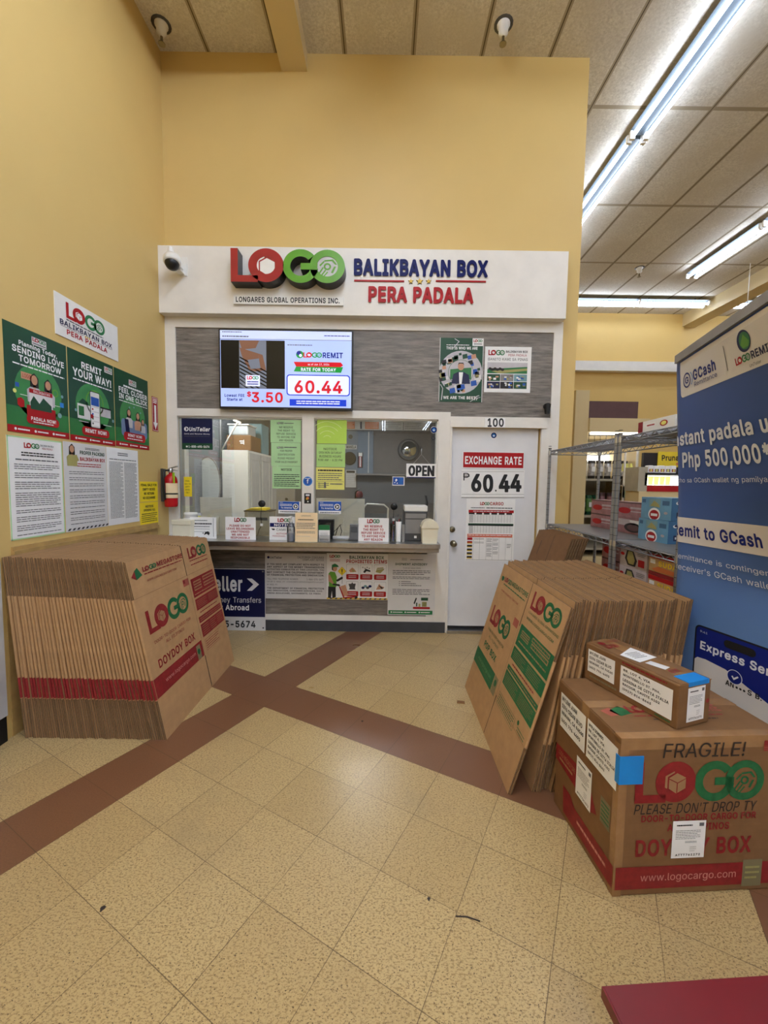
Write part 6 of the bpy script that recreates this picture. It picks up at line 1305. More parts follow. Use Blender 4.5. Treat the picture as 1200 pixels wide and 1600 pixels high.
# oval mirror on a stand
mc = W(325, 757, 4.72); 
root = empty('oval_mirror', (mc.x, 4.72, .722), 'oval vanity mirror on a stand behind the left pane', 'mirror')
rx = 19.5/FPX*4.72; rz = 43/FPX*4.72
def ell(r1, r2, y, n=36): return [V3((mc.x+r1*math.cos(2*PI*k/n), y, mc.z+r2*math.sin(2*PI*k/n))) for k in range(n)]
m = MB(); m.prism(ell(rx, rz, 4.715), (0, .02, 0), MGREY); m2 = part('frame', m, root)
m = MB(); m.prism(ell(rx*.95, rz*.96, 4.713), (0, .001, 0), mat('painted_mirror_reflection', (222, 230, 233), .25, .15, var=0.0)); part('mirror_glass', m, root)  # the white it would reflect is painted into the face colour
m = MB(); m.tube([(mc.x-rx-.012, 4.725, mc.z), (mc.x-rx-.0, 4.725, mc.z-rz*.6), (mc.x-rx*.3, 4.725, mc.z-rz-.02), (mc.x, 4.725, mc.z-rz-.06), (mc.x, 4.725, .76)], .008, STEEL, 8); part('stand_arm', m, root)
m = MB(); m.lathe([(.09, 0), (.09, .012), (.02, .03)], (mc.x, 4.70, .723), STEEL, 20); part('stand_base', m, root)
# conduit and diagonal white pole on the office wall
a, b = W(345, 706, 4.95), W(371, 660, 4.95)
m = MB(); m.tube([(a.x, 4.95, 0), (a.x, 4.95, 2.70)], .016, DGREY, 8); o = tag(m.build('floor_pipe'), 'dark grey upright pipe with a white angled arm beside the white cabinet', 'pipe')
m = MB(); m.tube([a, b], .010, WHITE2, 8); m.obox(b+V3((0, 0, .01)), (.045, 0, -.02), (0, .015, 0), (.004, 0, .012), WHITE2); part('angled_arm', m, o)
# grey upright panel with a black lens, dark shelf
x0, x1 = hexw(432, 460, 5.3); z1 = zpx(764, 5.3, 446)
m = boxes((x0, 5.3, .722, x1, 5.34, z1, MGREY)); o = tag(m.build('grey_computer'), 'grey computer back with a black lens seen left of the mullion', 'computer')
c = W(447.5, 780, 5.29); m = MB(); m.cyl((c.x, 5.3, c.z), (c.x, 5.285, c.z), .018, BLACK, n=14); part('lens', m, o)
m = boxes((CX1+.06, 5.0, .69, .35, 5.75, .722, DGREY), (CX1+.08, 5.6, 0, .33, 5.7, .69, DGREY)); tag(m.build('dark_work_table'), 'dark grey work table deeper in the office', 'table')
# white chair frame
x0, x1 = hexw(566, 606, 4.62); zt = zpx(789, 4.62, 586)
root = empty('office_chair', ((x0+x1)/2, 4.82, 0), 'white framed office chair behind the refusal sign', 'chair')
m = MB(); m.tube([(x0, 4.85, .45), (x0, 4.86, zt-.05), (x0+.04, 4.86, zt), (x1-.05, 4.86, zt-.01), (x1, 4.86, zt-.05), (x1-.02, 4.85, .45)], .011, WHITE2, 8); part('back_frame', m, root)
m = MB(); m.rbox(x0, 4.76+.02, .42, x1, 5.0+.15, .47, .015, DGREY); part('seat', m, root)
m = MB(); m.box(x0+.02, 4.855, .55, x1-.03, 4.865, zt-.03, OFFD); part('backrest', m, root)
for sx in (x0+.02, x1-.02):
    for yy in (4.80, 5.12): m = MB(); m.cyl((sx, yy, 0), (sx, yy, .42), .012, WHITE2, n=8); part('leg', m, root)
# back wall: notice boards, clock, calendar, door, mirror, shelf
YO = 7.195
def so(name, rect, base, label, cat, draw=None, Y=YO, th=.006): return sheet_back(name, rect, Y, label, cat, base, crop5, th, draw=draw)
def d(s):
    for x0 in (378, 524): s.r(x0, 90, x0+(62 if x0 < 500 else 112), 160, ORANGE, 1); s.para(x0+6, 96, x0+(56 if x0 < 500 else 104), 154, 5, PAPERD, .3, seed=x0)
    s.r(484, 88, 498, 160, NAVYD, 2)
    for x0 in (668, 834): s.r(x0, 86, x0+4, 164, INK, 2); s.para(x0+12, 100, x0+150, 156, 4, INKG, .25, seed=x0)
so('notice_board', (300, 84, 1050, 168), LGREY, 'long strip of notices with orange sheets at the top of the office wall', 'board', d)
so('office_door', (360, 176, 590, 520), mat('blue_grey_office_door', (112, 126, 144), .5), 'blue grey panel on the office back wall behind the clock', 'panel', lambda s: (s.r(548, 180, 556, 515, LGREY, 2), s.disc(404, 222, 18, DGREY, 3)), YO-.004)
so('office_partition', (596, 176, 1060, 520), mat('taupe_office_panel', (112, 106, 104), .6), 'taupe panel on the office back wall behind the OPEN sign', 'panel', None, YO-.002)
cc = q5(398, 398, YO-.02); m = MB(); R = 52/crop5[2]/FPX*YO
m.lathe([(R, 0), (R, .03), (R*.9, .034), (R*.88, .02)], (cc.x, YO-.006, cc.z), BLACK, 30, (0, -1, 0)); o = m.build('wall_clock', None, cc); tag(o, 'round black rimmed clock on the office wall', 'clock')
m = MB(); m.cyl((cc.x, YO-.007, cc.z), (cc.x, YO-.016, cc.z), R*.9, PAPERD, n=30); part('dial', m, o)
m = MB(); m.box(cc.x-.004, YO-.02, cc.z, cc.x+.004, YO-.017, cc.z+R*.7, INK); m.obox((cc.x+R*.2, YO-.0185, cc.z+.01), (R*.22, 0, .01), (0, .0015, 0), (-.0004, 0, .004), INK); part('hand', m, o)
def d(s): s.t('MANILA', 372, 292, 450, 316, INK, .02)
so('city_sign', (360, 288, 456, 322), LGREY, 'small city name sign above the office clock', 'sign', d, YO-.012)
def d(s):
    s.r(372, 498, 440, 516, INK, 2)
    for k in range(7): s.r(372, 524+k*15, 444, 525+k*15, INKG, 2)
so('wall_calendar', (366, 492, 450, 634), LGREY, 'grey wall calendar below the office clock', 'calendar', d, YO-.012)
def d(s): s.r(470, 352, 500, 380, PAPER, 2); s.r(474, 380, 496, 470, RED, 2); s.r(479, 384, 491, 466, PAPERD, 3)
so('wall_thermometer', (462, 350, 508, 476), INK, 'black and red thermometer strip right of the office clock', 'thermometer', d, YO-.012)
cc = q5(878, 328, YO-.02); R = 84/crop5[2]/FPX*YO
m = MB(); m.lathe([(R, 0), (R*.97, .05), (R*.8, .11), (R*.5, .16), (R*.2, .18), (.001, .182)], (cc.x, YO-.01, cc.z), MIRROR, 30, (0, -1, 0)); o = m.build('convex_mirror', None, cc); tag(o, 'round convex mirror high on the office wall behind the OPEN sign', 'mirror')
m = MB(); m.lathe([(R*1.03, 0), (R*1.03, .03), (R*.98, .035)], (cc.x, YO-.005, cc.z), BLACK, 30, (0, -1, 0)); part('rim', m, o)
m = boxes((q5(450, 522, YO).x, YO-.16, q5(450, 534, YO).z, q5(1060, 520, YO).x, YO-.01, q5(450, 522, YO).z, MGREY)); tag(m.build('wall_shelf'), 'long grey shelf across the office back wall', 'shelf')
cc = q5(478, 690, 5.4); m = MB(); m.rbox(cc.x-.03, 5.38, .722, cc.x+.03, 5.5, cc.z-.03, .01, DGREY); m.lathe([(.045, -.04), (.05, 0), (.03, .04)], cc, mat('dark_red_plastic', (110, 30, 30), .4), 14); m.tube([cc+V3((-.05, 0, -.06)), cc+V3((-.055, 0, .03)), cc+V3((.0, 0, .07))], .01, BLACK, 8)
tag(m.build('dark_desk_lamp'), 'small dark red and black desk lamp right of the yellow paper', 'lamp')

# ------------------------------------------------------------------ left wall signs
def d(s):
    s.logo(9, 3.0, 46, 13.2, RED, GREEN, icon=GREEN); s.para(9, 13.6, 44, 14.9, 1, INKG, .6, seed=1)
    s.t('BALIKBAYAN BOX', 3.5, 15.5, 53.5, 18.9, NAVYD, .02); s.r(4, 19.4, 24, 19.7, INKG); s.r(32, 19.4, 54, 19.7, INKG); [s.disc(26+k*2, 19.6, .7, GOLD) for k in range(3)]
    s.t('PERA PADALA', 9, 20.4, 48, 23.8, RED, .02)
sheet_left('company_sign', 2.655, 3.264, 2.398, 2.662, 61, 26.4, 'white company sign above the green posters on the left wall', 'sign', WHITE2, .006, draw=d)
def footer(s): 
    s.r(0, 57, 45, 61, RED, 2)
    for k in range(3): s.disc(5+k*13.5, 59, .8, PAPER, 3); s.para(6.5+k*13.5, 58.4, 14.5+k*13.5, 59.6, 1, PAPER, .7, seed=k)
def glow(s): s.disc(22.5, 36, 17, mat('bright_green_poster', (62, 146, 74), .35, var=.1, scale=4), 1, asp=1.0); s.r(0, 46, 45, 57, GREENM, 1)
def person(s, x, y, k, shirt):
    s.poly([(x-5*k, y+14*k), (x-5.4*k, y+7*k), (x-3*k, y+5*k), (x+3*k, y+5*k), (x+5.4*k, y+7*k), (x+5*k, y+14*k)], shirt, 4)
    s.poly([(x-3*k, y+5*k), (x-2.9*k, y-1*k), (x, y-3.6*k), (x+2.9*k, y-1*k), (x+3*k, y+5*k)], HAIRM, 5); s.disc(x, y+.6*k, 2.2*k, SKIN, 6, asp=1.3); s.poly([(x-1*k, y+3*k), (x+1*k, y+3*k), (x+.9*k, y+5.6*k), (x-.9*k, y+5.6*k)], SKIN, 5)
def d(s):
    glow(s); footer(s)
    s.r(18.5, 3, 29, 7.6, PAPERD, 2); s.logo(19, 3.3, 28.5, 5.5, RED, GREEN); s.para(19, 6, 28.5, 7.2, 1, INKG, .6, seed=4)
    s.t('Planning Today,', 9.5, 7.9, 37, 11.2, PAPER, .02); s.t('SENDING LOVE', 5, 11.5, 42.5, 15.3, PAPER, .035); s.t('TOMORROW', 9, 16.2, 40, 20, PAPER, .035); s.para(5, 21, 42.5, 22.5, 1, PAPER, .5, seed=6)
    person(s, 19, 28, 1.0, PINKW); person(s, 29, 29, .95, PINKW)
    s.r(10, 25.5, 17.5, 29.5, SKIN, 5); s.t('LOGO', 11, 26.4, 16.5, 28.6, RED, .01, 7)
    s.r(15, 34, 32, 36.5, RED, 7); s.t('BALIKBAYAN', 18, 34.5, 30, 36, PAPER, .01, 8); s.r(15, 36.5, 32, 44, PAPERD, 6); s.poly([(15.5, 42), (18, 38), (22, 42), (25, 38), (31, 42), (31, 46), (15.5, 46)], GREEND, 7)
    s.r(13, 44, 34, 51, RED, 5); s.poly([(7, 41.5), (9.5, 40.5), (11.5, 42), (11.5, 45.5), (9, 46.5), (7, 45)], RED, 4)
    s.r(6, 32.5, 8.5, 35, BLUE, 4); s.r(38, 38, 41, 41, BLUEL, 4); s.disc(37.5, 46.5, 1.6, TEAL, 4); s.disc(5.5, 37.5, 1.2, PYEL, 4); s.disc(40, 34, 1, TEAL, 4); s.ring(34.5, 33, 2.4, 1.6, GREENL, 4)
    for k in range(2): s.para(9+k*24, 38.5+k*2, 14+k*24, 39.2+k*2, 1, PAPER, .5, seed=k)
    s.rr(12.5, 49.5, 36.5, 54.8, 2.4, RED, 8); s.t('PADALA NOW!', 15.5, 50.4, 34, 52.6, PAPER, .03, 10); s.para(17, 53, 32, 54, 1, PAPER, .6, seed=5, lay=10)
sheet_left('green_poster', 2.292, 2.738, 1.738, 2.346, 45, 61, 'first green poster from the left, two people behind a small stall', 'poster', GREEND, .002, draw=d)
def d(s):
    glow(s); footer(s)
    s.r(35, 2.6, 43.5, 7, PAPERD, 2); s.logo(35.5, 3, 43, 5, RED, GREEN); s.para(35.5, 5.4, 43, 6.5, 1, INKG, .6, seed=4)
    s.t('REMIT', 12, 6, 32, 10.6, PAPER, .035); s.t('YOUR WAY!', 4, 11.6, 42, 17.2, PAPER, .035); s.para(4, 18.4, 42.5, 20, 1, PAPER, .5, seed=9)
    s.ring(24, 32, 9, 8, GREENL, 3); s.rr(19, 24, 29, 50, 1.2, INK, 4); s.rr(19.5, 24.6, 28.5, 49.4, 1, PAPERD, 5); s.r(20, 28, 28, 34, BLUE, 6)
    for k in range(4): s.r(20.3, 35.4+k*3.4, 27.7, 38+k*3.4, PAPER, 6); s.r(20.6, 36+k*3.4, 22, 37.3+k*3.4, [RED, BLUE, GREEN, INKG][k], 7)
    s.r(7, 35, 19, 45, PAPERD, 3); s.r(8, 36.5, 13, 43, GREENM, 4); s.r(29.5, 33.5, 41, 34.6, INK, 4); s.r(29.5, 34.6, 40.5, 40.5, PINKW, 3); s.poly([(8, 34.5), (12, 31), (17, 33), (18, 35)], GREEND, 3)
    s.disc(20.5, 42, 1.6, RED, 7); s.disc(5.5, 40, 1, TEAL, 4); s.disc(43, 42, 1.2, TEAL, 4); s.para(8, 46.5, 17, 47.2, 1, PAPER, .5, seed=1); s.para(32, 46, 41, 46.8, 1, PAPER, .5, seed=2)
    s.rr(10.5, 50, 38, 56, 2.6, RED, 8); s.t('REMIT NOW!', 13.5, 51.2, 35, 54, PAPER, .03, 10)
sheet_left('green_poster', 2.748, 3.203, 1.735, 2.346, 45, 61, 'middle green poster on the left wall, with a large phone', 'poster', GREEND, .002, draw=d)
def d(s):
    glow(s); footer(s)
    s.r(18, 5, 28, 9.6, PAPERD, 2); s.logo(18.5, 5.4, 27.5, 7.6, RED, GREEN); s.para(19, 8, 27, 9, 1, INKG, .6, seed=4)
    s.para(11, 10.8, 37, 12.6, 1, PAPER, .8, seed=1); s.t('FEEL CLOSER', 5, 13.3, 43, 17.6, PAPER, .035); s.t('IN ONE CLICK', 5, 18.4, 43, 22.6, PAPER, .035); s.para(5, 23.6, 43, 24.8, 1, PAPER, .5, seed=2)
    s.rr(7, 38, 42, 52, 3, mat('printed_blue_sofa', (112, 132, 168)), 3); person(s, 17, 32, .9, PINKW); person(s, 29, 33, .9, SKIN); person(s, 36, 37, .7, PINKW); s.poly([(11, 38), (16, 38), (18, 52), (13, 52)], NAVYD, 7)
    [s.disc(x, y, .8, TEAL, 4) for x, y in ((18, 28), (24, 27), (33, 30))]
    s.rr(9.5, 48.5, 39, 55.4, 2.8, RED, 8); s.t('REMIT NOW!', 15, 49.6, 34, 52, PAPER, .03, 10); s.para(14, 53, 35, 54.2, 1, PAPER, .6, seed=5, lay=10)
sheet_left('green_poster', 3.212, 3.662, 1.741, 2.346, 45, 61, 'third green poster on the left wall, with people on a sofa', 'poster', GREEND, .002, draw=d)
def d(s):
    s.logo(11, 3.2, 22, 6.4, RED, GREEN); s.t('BALIKBAYAN BOX', 22.8, 3.4, 33, 4.6, INK); s.t('PERA PADALA', 24, 5.2, 32, 6.4, RED); s.para(9, 8.4, 33, 11.4, 2, INK, .5, seed=1); s.para(5, 12.6, 36, 14, 1, INKG, .5, seed=2)
    y = 15.5
    for n, sd in ((3, 3), (3, 4), (4, 5), (7, 6), (2, 7), (3, 8), (3, 9), (1, 10)):
        s.para(4, y, 37, y+n*1.25, n, mat('soft_black_ink', (58, 58, 62), .5), .32, seed=sd); y += n*1.25+1.45
def brd(s, base): s.r(0, 0, 40, .8, base, 1); s.r(0, 59.2, 40, 60, base, 1); s.r(0, 0, .8, 60, base, 1); s.r(39.2, 0, 40, 60, base, 1)
sheet_left('white_notice', 2.282, 2.672, 1.120, 1.716, 40, 60, 'leftmost white text notice under the green posters', 'poster', PAPER, .002, draw=lambda s: (d(s), brd(s, PGREEN)))
def d2(s):
    person(s, 7, 4, .85, OLIVE); s.poly([(3, 11), (11, 8), (13, 12), (5, 14)], OLIVE, 6)
    s.para(19, 2.4, 33, 4.2, 2, INKG, .5, seed=1); s.t('PROPER PACKING', 14, 5, 38, 7.6, GREEND, .025); s.t('of', 25, 8, 27, 9, INKG); s.t('BALIKBAYAN BOX', 14, 9.4, 38.5, 12, RED, .025); s.para(8, 13.4, 34, 16.4, 2, RED, .4, seed=2)
    y = 19
    for n, sd in ((2, 3), (2, 4), (2, 5), (2, 6), (2, 7), (2, 8), (1, 9), (2, 10), (2, 11), (1, 12)):
        s.para(4, y, 37, y+n*1.4, n, mat('soft_black_ink', (58, 58, 62), .5), .26, seed=sd); y += n*1.4+1.3
    for k in range(10): s.poly([(1+k*4, 59.4), (3+k*4, 59.4), (4.4+k*4, 58), (2.4+k*4, 58)], INK, 3)
sheet_left('white_notice', 2.682, 3.092, 1.121, 1.722, 40, 60, 'middle white packing notice with a small figure under the green posters', 'poster', PAPERD, .002, draw=lambda s: d2(s))
def d3(s):
    s.para(13, 3, 26, 6, 2, INKG, .5, seed=1); s.para(3, 8.2, 37, 9.4, 1, INKG, .5, seed=2)
    s.para(2.5, 10.5, 19.2, 55, 44, INKG, .4, seed=3); s.para(20.8, 10.5, 37.5, 56, 45, INKG, .4, seed=4)
sheet_left('white_notice', 3.098, 3.49, 1.121, 1.722, 40, 60, 'rightmost white notice of two dense text columns under the green posters', 'poster', PAPER, .002, draw=d3)
def d(s): lines(s, ['FINAL SALE FOR', 'EMPTY BOXES', 'NO RETURN', 'NO EXCHANGE'], 1.5, 26, 3, 6, 3.6, INK, .02)
sheet_left('yellow_paper', 3.508, 3.782, 1.285, 1.462, 28, 28, 'upper bright yellow paper in capitals beside the extinguisher', 'paper', YELLOW, .0015, draw=d)
def d(s): s.t('NOTICE', 8, 4, 20, 7, INK, .02); s.t('OPENING ALL', 5, 9, 23, 12, INK, .02); s.para(2, 14, 26, 27, 5, INK, .35, seed=2)
sheet_left('yellow_paper', 3.503, 3.782, 1.080, 1.278, 28, 30, 'lower bright yellow paper beside the extinguisher', 'paper', YELLOW, .0015, draw=d)
def d(s):
    s.r(.6, .6, 9.4, 30.4, PAPER, 1); s.r(1, 1, 9, 30, RED, 2); s.para(2, 1.6, 8, 6, 3, PAPER, .6, seed=2)
    s.poly([(3.4, 7.4), (6.6, 7.4), (6.6, 23), (8.6, 23), (5, 29.4), (1.4, 23), (3.4, 23)], PAPER, 4)
sheet_left('arrow_sign', 3.722, 3.818, 1.922, 2.232, 10, 31, 'red sign with a white down arrow above the extinguisher', 'sign', RED, .002, draw=d)

# fire extinguisher
ex, ey = XL+.085, 3.86
zb, ztop = 1.225, 1.60
root = empty('fire_extinguisher', (ex, ey, zb), 'red fire extinguisher hanging on the left wall by the corner', 'fire extinguisher')
m = MB(); m.lathe([(.05, 0), (.056, .008), (.058, .02), (.058, .245), (.052, .275), (.034, .30), (.018, .31), (.016, .33)], (ex, ey, zb), EXTR, 26); body = part('cylinder', m, root)
m = MB(); m.lathe([(.0588, .09), (.0588, .225)], (ex, ey, zb), PYEL, 26, cap=False)
mm = MB()
n = 26
for k in range(n):
    a0, a1 = 2*PI*k/n, 2*PI*(k+1)/n; am = (a0+a1)/2
    if math.cos(am-(-.75)) > .35:
        mm.mesh([(ex+.0588*math.cos(a0), ey+.0588*math.sin(a0), zb+.085), (ex+.0588*math.cos(a1), ey+.0588*math.sin(a1), zb+.085), (ex+.0588*math.cos(a1), ey+.0588*math.sin(a1), zb+.225), (ex+.0588*math.cos(a0), ey+.0588*math.sin(a0), zb+.225)], [(0, 1, 2, 3)], PEACH, True)
mm.build('label', body, org(root))
m = MB(); m.lathe([(.0595, .118), (.0595, .132)], (ex, ey, zb), BLACK, 26, cap=False); part('strap', m, root)
m = MB(); m.lathe([(.02, .325), (.022, .335), (.022, .36), (.012, .37)], (ex, ey, zb), STEEL, 16); m.obox((ex+.03, ey-.012, zb+.372), (.05, -.018, .012), (-.004, -.008, 0), (0, 0, .004), STEEL); m.obox((ex+.03, ey-.012, zb+.35), (.045, -.016, -.006), (-.004, -.008, 0), (0, 0, .003), STEEL); part('valve_and_lever', m, root)
m = MB(); m.tube([(ex-.005, ey-.02, zb+.345), (ex-.03, ey-.06, zb+.34), (ex-.035, ey-.068, zb+.27), (ex-.03, ey-.066, zb+.13), (ex-.025, ey-.066, zb+.07)], .011, BLACK, 10); part('hose', m, root)
m = MB(); m.obox((ex+.05, ey-.045, zb+.275), (.016, -.012, 0), (.001, .001, 0), (0, 0, .05), HIVIS); part('inspection_tag', m, root)
m = boxes((XL, ey-.02, zb+.05, XL+.028, ey+.02, zb+.36, DGREY)); part('wall_hook', m, root)

# ------------------------------------------------------------------ flattened cartons
def place(o, O, U, UP):
    U = V3(U).normalized(); UP = V3(UP).normalized(); N = UP.cross(U).normalized(); UP = U.cross(N).normalized()
    mt = Matrix.Identity(4)
    for i in range(3): mt[i][0] = U[i]; mt[i][1] = N[i]; mt[i][2] = UP[i]; mt[i][3] = O[i]
    o.matrix_world = mt
def carton_parts(Wd, H, fold, z1, z2, th, band=None, seed=1, cardm=CARD):
    """five meshes of one flattened carton in local axes: x width, y into the stack, z up the board"""
    rnd = random.Random(seed); P = []
    m = MB()
    prof = [(th*.5-th*.5*math.cos(PI*k/6)*1.0, 0) for k in range(0)]
    sec = []
    for k in range(7): an = PI/2+PI*k/6; sec.append((th*.45+th*.45*math.cos(an), th*.5-th*.5*math.sin(an)))
    for k in range(7): an = -PI/2+PI*k/6; sec.append((Wd-th*.45+th*.45*math.cos(an), th*.5-th*.5*math.sin(an)))
    zs = [(z1, None)]
    if band: zs += [(band[0], cardm), (band[1], REDB)]
    zs += [(z2, cardm)]
    n = len(sec)
    for i in range(len(zs)-1):
        za, zb_, mt = zs[i][0], zs[i+1][0], zs[i+1][1]
        for k in range(n):
            a, b = sec[k], sec[(k+1) % n]
            front = abs(a[1]) < 1e-6 and abs(b[1]) < 1e-6
            m.mesh([(a[0], a[1], za), (a[0], a[1], zb_), (b[0], b[1], zb_), (b[0], b[1], za)], [(0, 1, 2, 3)], cardm if front else mt, not front and k not in (6, 13))
    m.mesh([(x, y, z1) for x, y in sec], [list(range(n))], CEDGE); m.mesh([(x, y, z2) for x, y in sec], [list(range(n))[::-1]], CEDGE)
    P.append(('body', m))
    t = .0058
    for nm, za, zb_ in (('top_flap', z2, H), ('bottom_flap', 0, z1)):
        for y0 in (0.0, th-t):
            m = MB(); ys = rnd.uniform(-.0022, .0022); e = .004+rnd.uniform(0, .006); hj = rnd.uniform(-.007, .0) if nm == 'top_flap' else 0
            for xa, xb in ((e, fold-.003), (fold+.003, Wd-e)):
                if nm == 'top_flap': q = [(xa, y0, za), (xb, y0, za), (xb, y0+ys, zb_+hj), (xa, y0+ys, zb_+hj)]
                else: q = [(xa, y0+ys, za), (xb, y0+ys, za), (xb, y0, zb_), (xa, y0, zb_)]
                fr = [V3(p) for p in q]; bk = [V3(p)+V3((0, t, 0)) for p in q]
                m.mesh(fr+bk, [(0, 1, 2, 3), (7, 6, 5, 4)], cardm)
                m.mesh(fr+bk, [(0, 4, 5, 1), (1, 5, 6, 2), (2, 6, 7, 3), (3, 7, 4, 0)], CEDGE)
            P.append((nm, m))
    return P
def make_carton(P, name, label, cat, group=None):
    root = empty(name, (0, 0, 0), label, cat, group); root['_local'] = 1
    for nm, m in P: m.build(nm, root, (0, 0, 0))
    return root
def print_parts(s, parent):
    for k, m in s.p.items(): m.build(k, parent, (0, 0, 0))

# --- left stack
LW, LH, LF = 1.055, 1.045, .615
TH = .0152
def put_left(o, xb, xt, jit=0, hz=0):
    place(o, V3((xb, 2.212+jit, hz)), (0, 1, 0), (xt-xb, 0, 1.022))
front = make_carton(carton_parts(LW, LH, LF, .235, .825, TH, (.240, .357), 2), 'printed_carton', 'front printed carton of the left stack, red web address band and large logo', 'flattened carton')
put_left(front, -1.217, -1.427)
s = Sheet(lambda x, y: (V3((x/100, -.0002, LH-y/100)), V3((0, -1, 0))))
s.poly([(2.8, 9.7), (6.4, 6.6), (9.2, 5.5), (6.8, 12.1)], REDB); s.poly([(6.4, 6.8), (9.2, 5.3), (12.9, 10.4), (6.8, 12.1)], GREENB, 3)
s.logo(14, 5.9, 28.4, 8.9, REDB, GREENB); s.t('MEGASTORE', 29.2, 5.6, 60.8, 8.8, REDB, .02); s.para(14.8, 9.8, 59, 10.9, 1, REDB, .6, seed=1); s.t('WWW.LOGOMEGASTORE.COM', 16, 13.8, 50, 15.2, REDB)
s.r(54, 23.8, 62, 28.6, mat('faded_red_ink', (168, 84, 66), .6)); s.r(54.4, 24.2, 57, 26.6, REDB, 2)
s.logo(7.3, 31.0, 55.5, 45.0, REDB, GREENB, icon=GREENB)
s.t('DOOR-TO-DOOR CARGO FOR', 9.6, 49.4, 53.5, 51.3, REDB, .01); s.t('ALL FILIPINOS', 20.5, 52.9, 43, 54.9, REDB, .01)
s.t('DOYDOY BOX', 8.8, 60.6, 53.6, 65.8, REDB, .05)
s.r(1.0, 69, 60.8, 80.4, REDB, 2); s.t('www.logocargo.com', 12, 73.2, 50, 76.2, mat('faded_pink_ink', (206, 140, 128), .6), .0)
s.r(52, 70.6, 57.4, 80.2, STAMP, 3); s.disc(54.7, 75, 2, GREENB, 4)
s.logo(69, 3.5, 97.8, 11.9, REDB, GREENB, icon=GREENB); s.para(69.4, 12.6, 98, 13.8, 1, REDB, .6, seed=3); s.para(70, 15.6, 97.4, 16.9, 1, REDB, .6, seed=4)
s.r(64.4, 25.8, 101.8, 39.4, REDB, 2); 
for x0, y0, x1, y1 in ((67.5, 28.2, 79, 31), (67.5, 32, 79, 35), (82.5, 27.4, 100.4, 30.4), (82.5, 32, 100.4, 35)):
    s.r(x0, y0, x1, y1, FADE, 3); s.para(x0+.4, y0+.5, x1-.4, y1-.4, 1, REDB, .7, seed=int(x0+y0), lay=4)
s.para(66, 36.4, 100, 38.6, 1, FADE, .3, seed=8, lay=3)
s.r(64.7, 40.8, 101.5, 48.9, REDB, 2); s.para(66.5, 42, 82, 48, 5, FADE, .2, seed=5, lay=3); s.para(85, 42, 100.5, 47.6, 5, FADE, .2, seed=6, lay=3)
s.para(68, 50.6, 97, 51.8, 1, REDB, .6, seed=9)
s.r(64.2, 53.8, 102, 58.2, REDB, 2); s.r(64.6, 59.4, 103, 68.8, REDB, 2)
s.para(66, 54.6, 101, 57.6, 2, FADE, .2, seed=11, lay=3); s.para(66.4, 60.4, 77, 68, 5, FADE, .2, seed=12, lay=3); s.para(79, 60.4, 89, 68, 5, FADE, .2, seed=13, lay=3); s.para(91, 60.4, 101, 67.6, 5, FADE, .2, seed=14, lay=3)
for q in ((66, 71, 95.5, 71.2), (66, 79, 89, 79.2), (66, 71, 66.2, 79.2), (89, 71, 89.2, 79.2)): s.r(*q, REDB, 2)
s.para(67, 72, 88, 78.4, 4, REDB, .3, seed=15)
s.r(61.3, 0.5, 61.7, 22, INKT, 2, 'fold_line'); s.r(61.35, 22, 61.55, 81, INKT, 2, 'fold_line'); s.r(61.2, 81, 61.9, 103, INKT, 2, 'fold_line'); s.r(1, 21.9, 104, 22.1, mat('crease_shadow', (138, 102, 68), .7), 2, 'fold_line')
print_parts(s, front)
varsL = [make_carton(carton_parts(LW, LH, LF, .235, .825, TH, (.240, .357), 11+k), 'flattened_carton', 'flattened brown carton with a red band in the leaning stack by the left wall', 'flattened carton', 'flattened cartons stacked by the left wall') for k in range(3)]
kidsL = [children_of(v) for v in varsL]
NL = 36
rnd = random.Random(4)
for i in range(NL):
    k = i % 3
    o = varsL[k] if i < 3 else copy_tree(varsL[k], kids=kidsL[k])
    f = (i+1)/NL
    xb = -1.217-.0219*(i+1); xt = -1.427-(.0183)*(i+1)
    put_left(o, xb, xt, rnd.uniform(-.004, .004), rnd.uniform(0, .004))

# --- right stack
RW, RH, RF = 1.06, .955, .575
front = make_carton(carton_parts(RW, RH, RF, .245, .685, TH, None, 3), 'printed_carton', 'front printed carton of the right stack, green text blocks and large logo', 'flattened carton')
place(front, V3((.615, 2.90, 0)), (0, -1, 0), (.258, 0, .911))
s = Sheet(lambda x, y: (V3((x/100, -.0002, RH-y/100)), V3((0, -1, 0))))
s.disc(7, 9.8, 2.6, GREENB, 2, asp=.8); s.logo(11.5, 7.6, 26, 11, REDB, GREENB); s.t('MEGASTORE', 27, 7.4, 56, 10.4, GREENB, .02); s.para(12, 12.2, 54, 13.4, 1, GREENB, .6, seed=1); s.t('WWW.LOGOMEGASTORE.COM', 11, 16.8, 46, 18, REDB)
s.logo(7.5, 29.6, 47, 42, REDB, GREENB, icon=GREENB); s.r(47.5, 25, 55.5, 29.8, mat('faded_red_ink', (168, 84, 66), .6))
s.t('DOOR-TO-DOOR CARGO FOR', 10, 45.2, 45.5, 47, GREENB, .01); s.t('ALL FILIPINOS', 16, 49, 38, 50.8, GREENB, .01); s.t('POP BOX', 12, 54.3, 39.8, 58.6, GREENB, .05)
s.r(.6, 63.2, 46.3, 74, GREENB, 2); s.t('www.logocargo.com', 9, 67, 41, 70, mat('faded_green_ink', (110, 150, 104), .6)); s.r(47, 63.2, 53.8, 74, STAMP, 2); s.disc(50.4, 67, 2, GREENB, 3)
s.logo(63.6, 3.9, 100.8, 14.2, REDB, GREENB, icon=GREENB); s.t('LONGARES GLOBAL OPERATIONS', 63.8, 15.4, 103, 16.8, GREENB); s.t('WWW.LOGOCARGO.COM', 63.4, 18.9, 100, 20.4, GREENB)
s.r(59.8, 24.8, 105.2, 37.2, GREENB, 2)
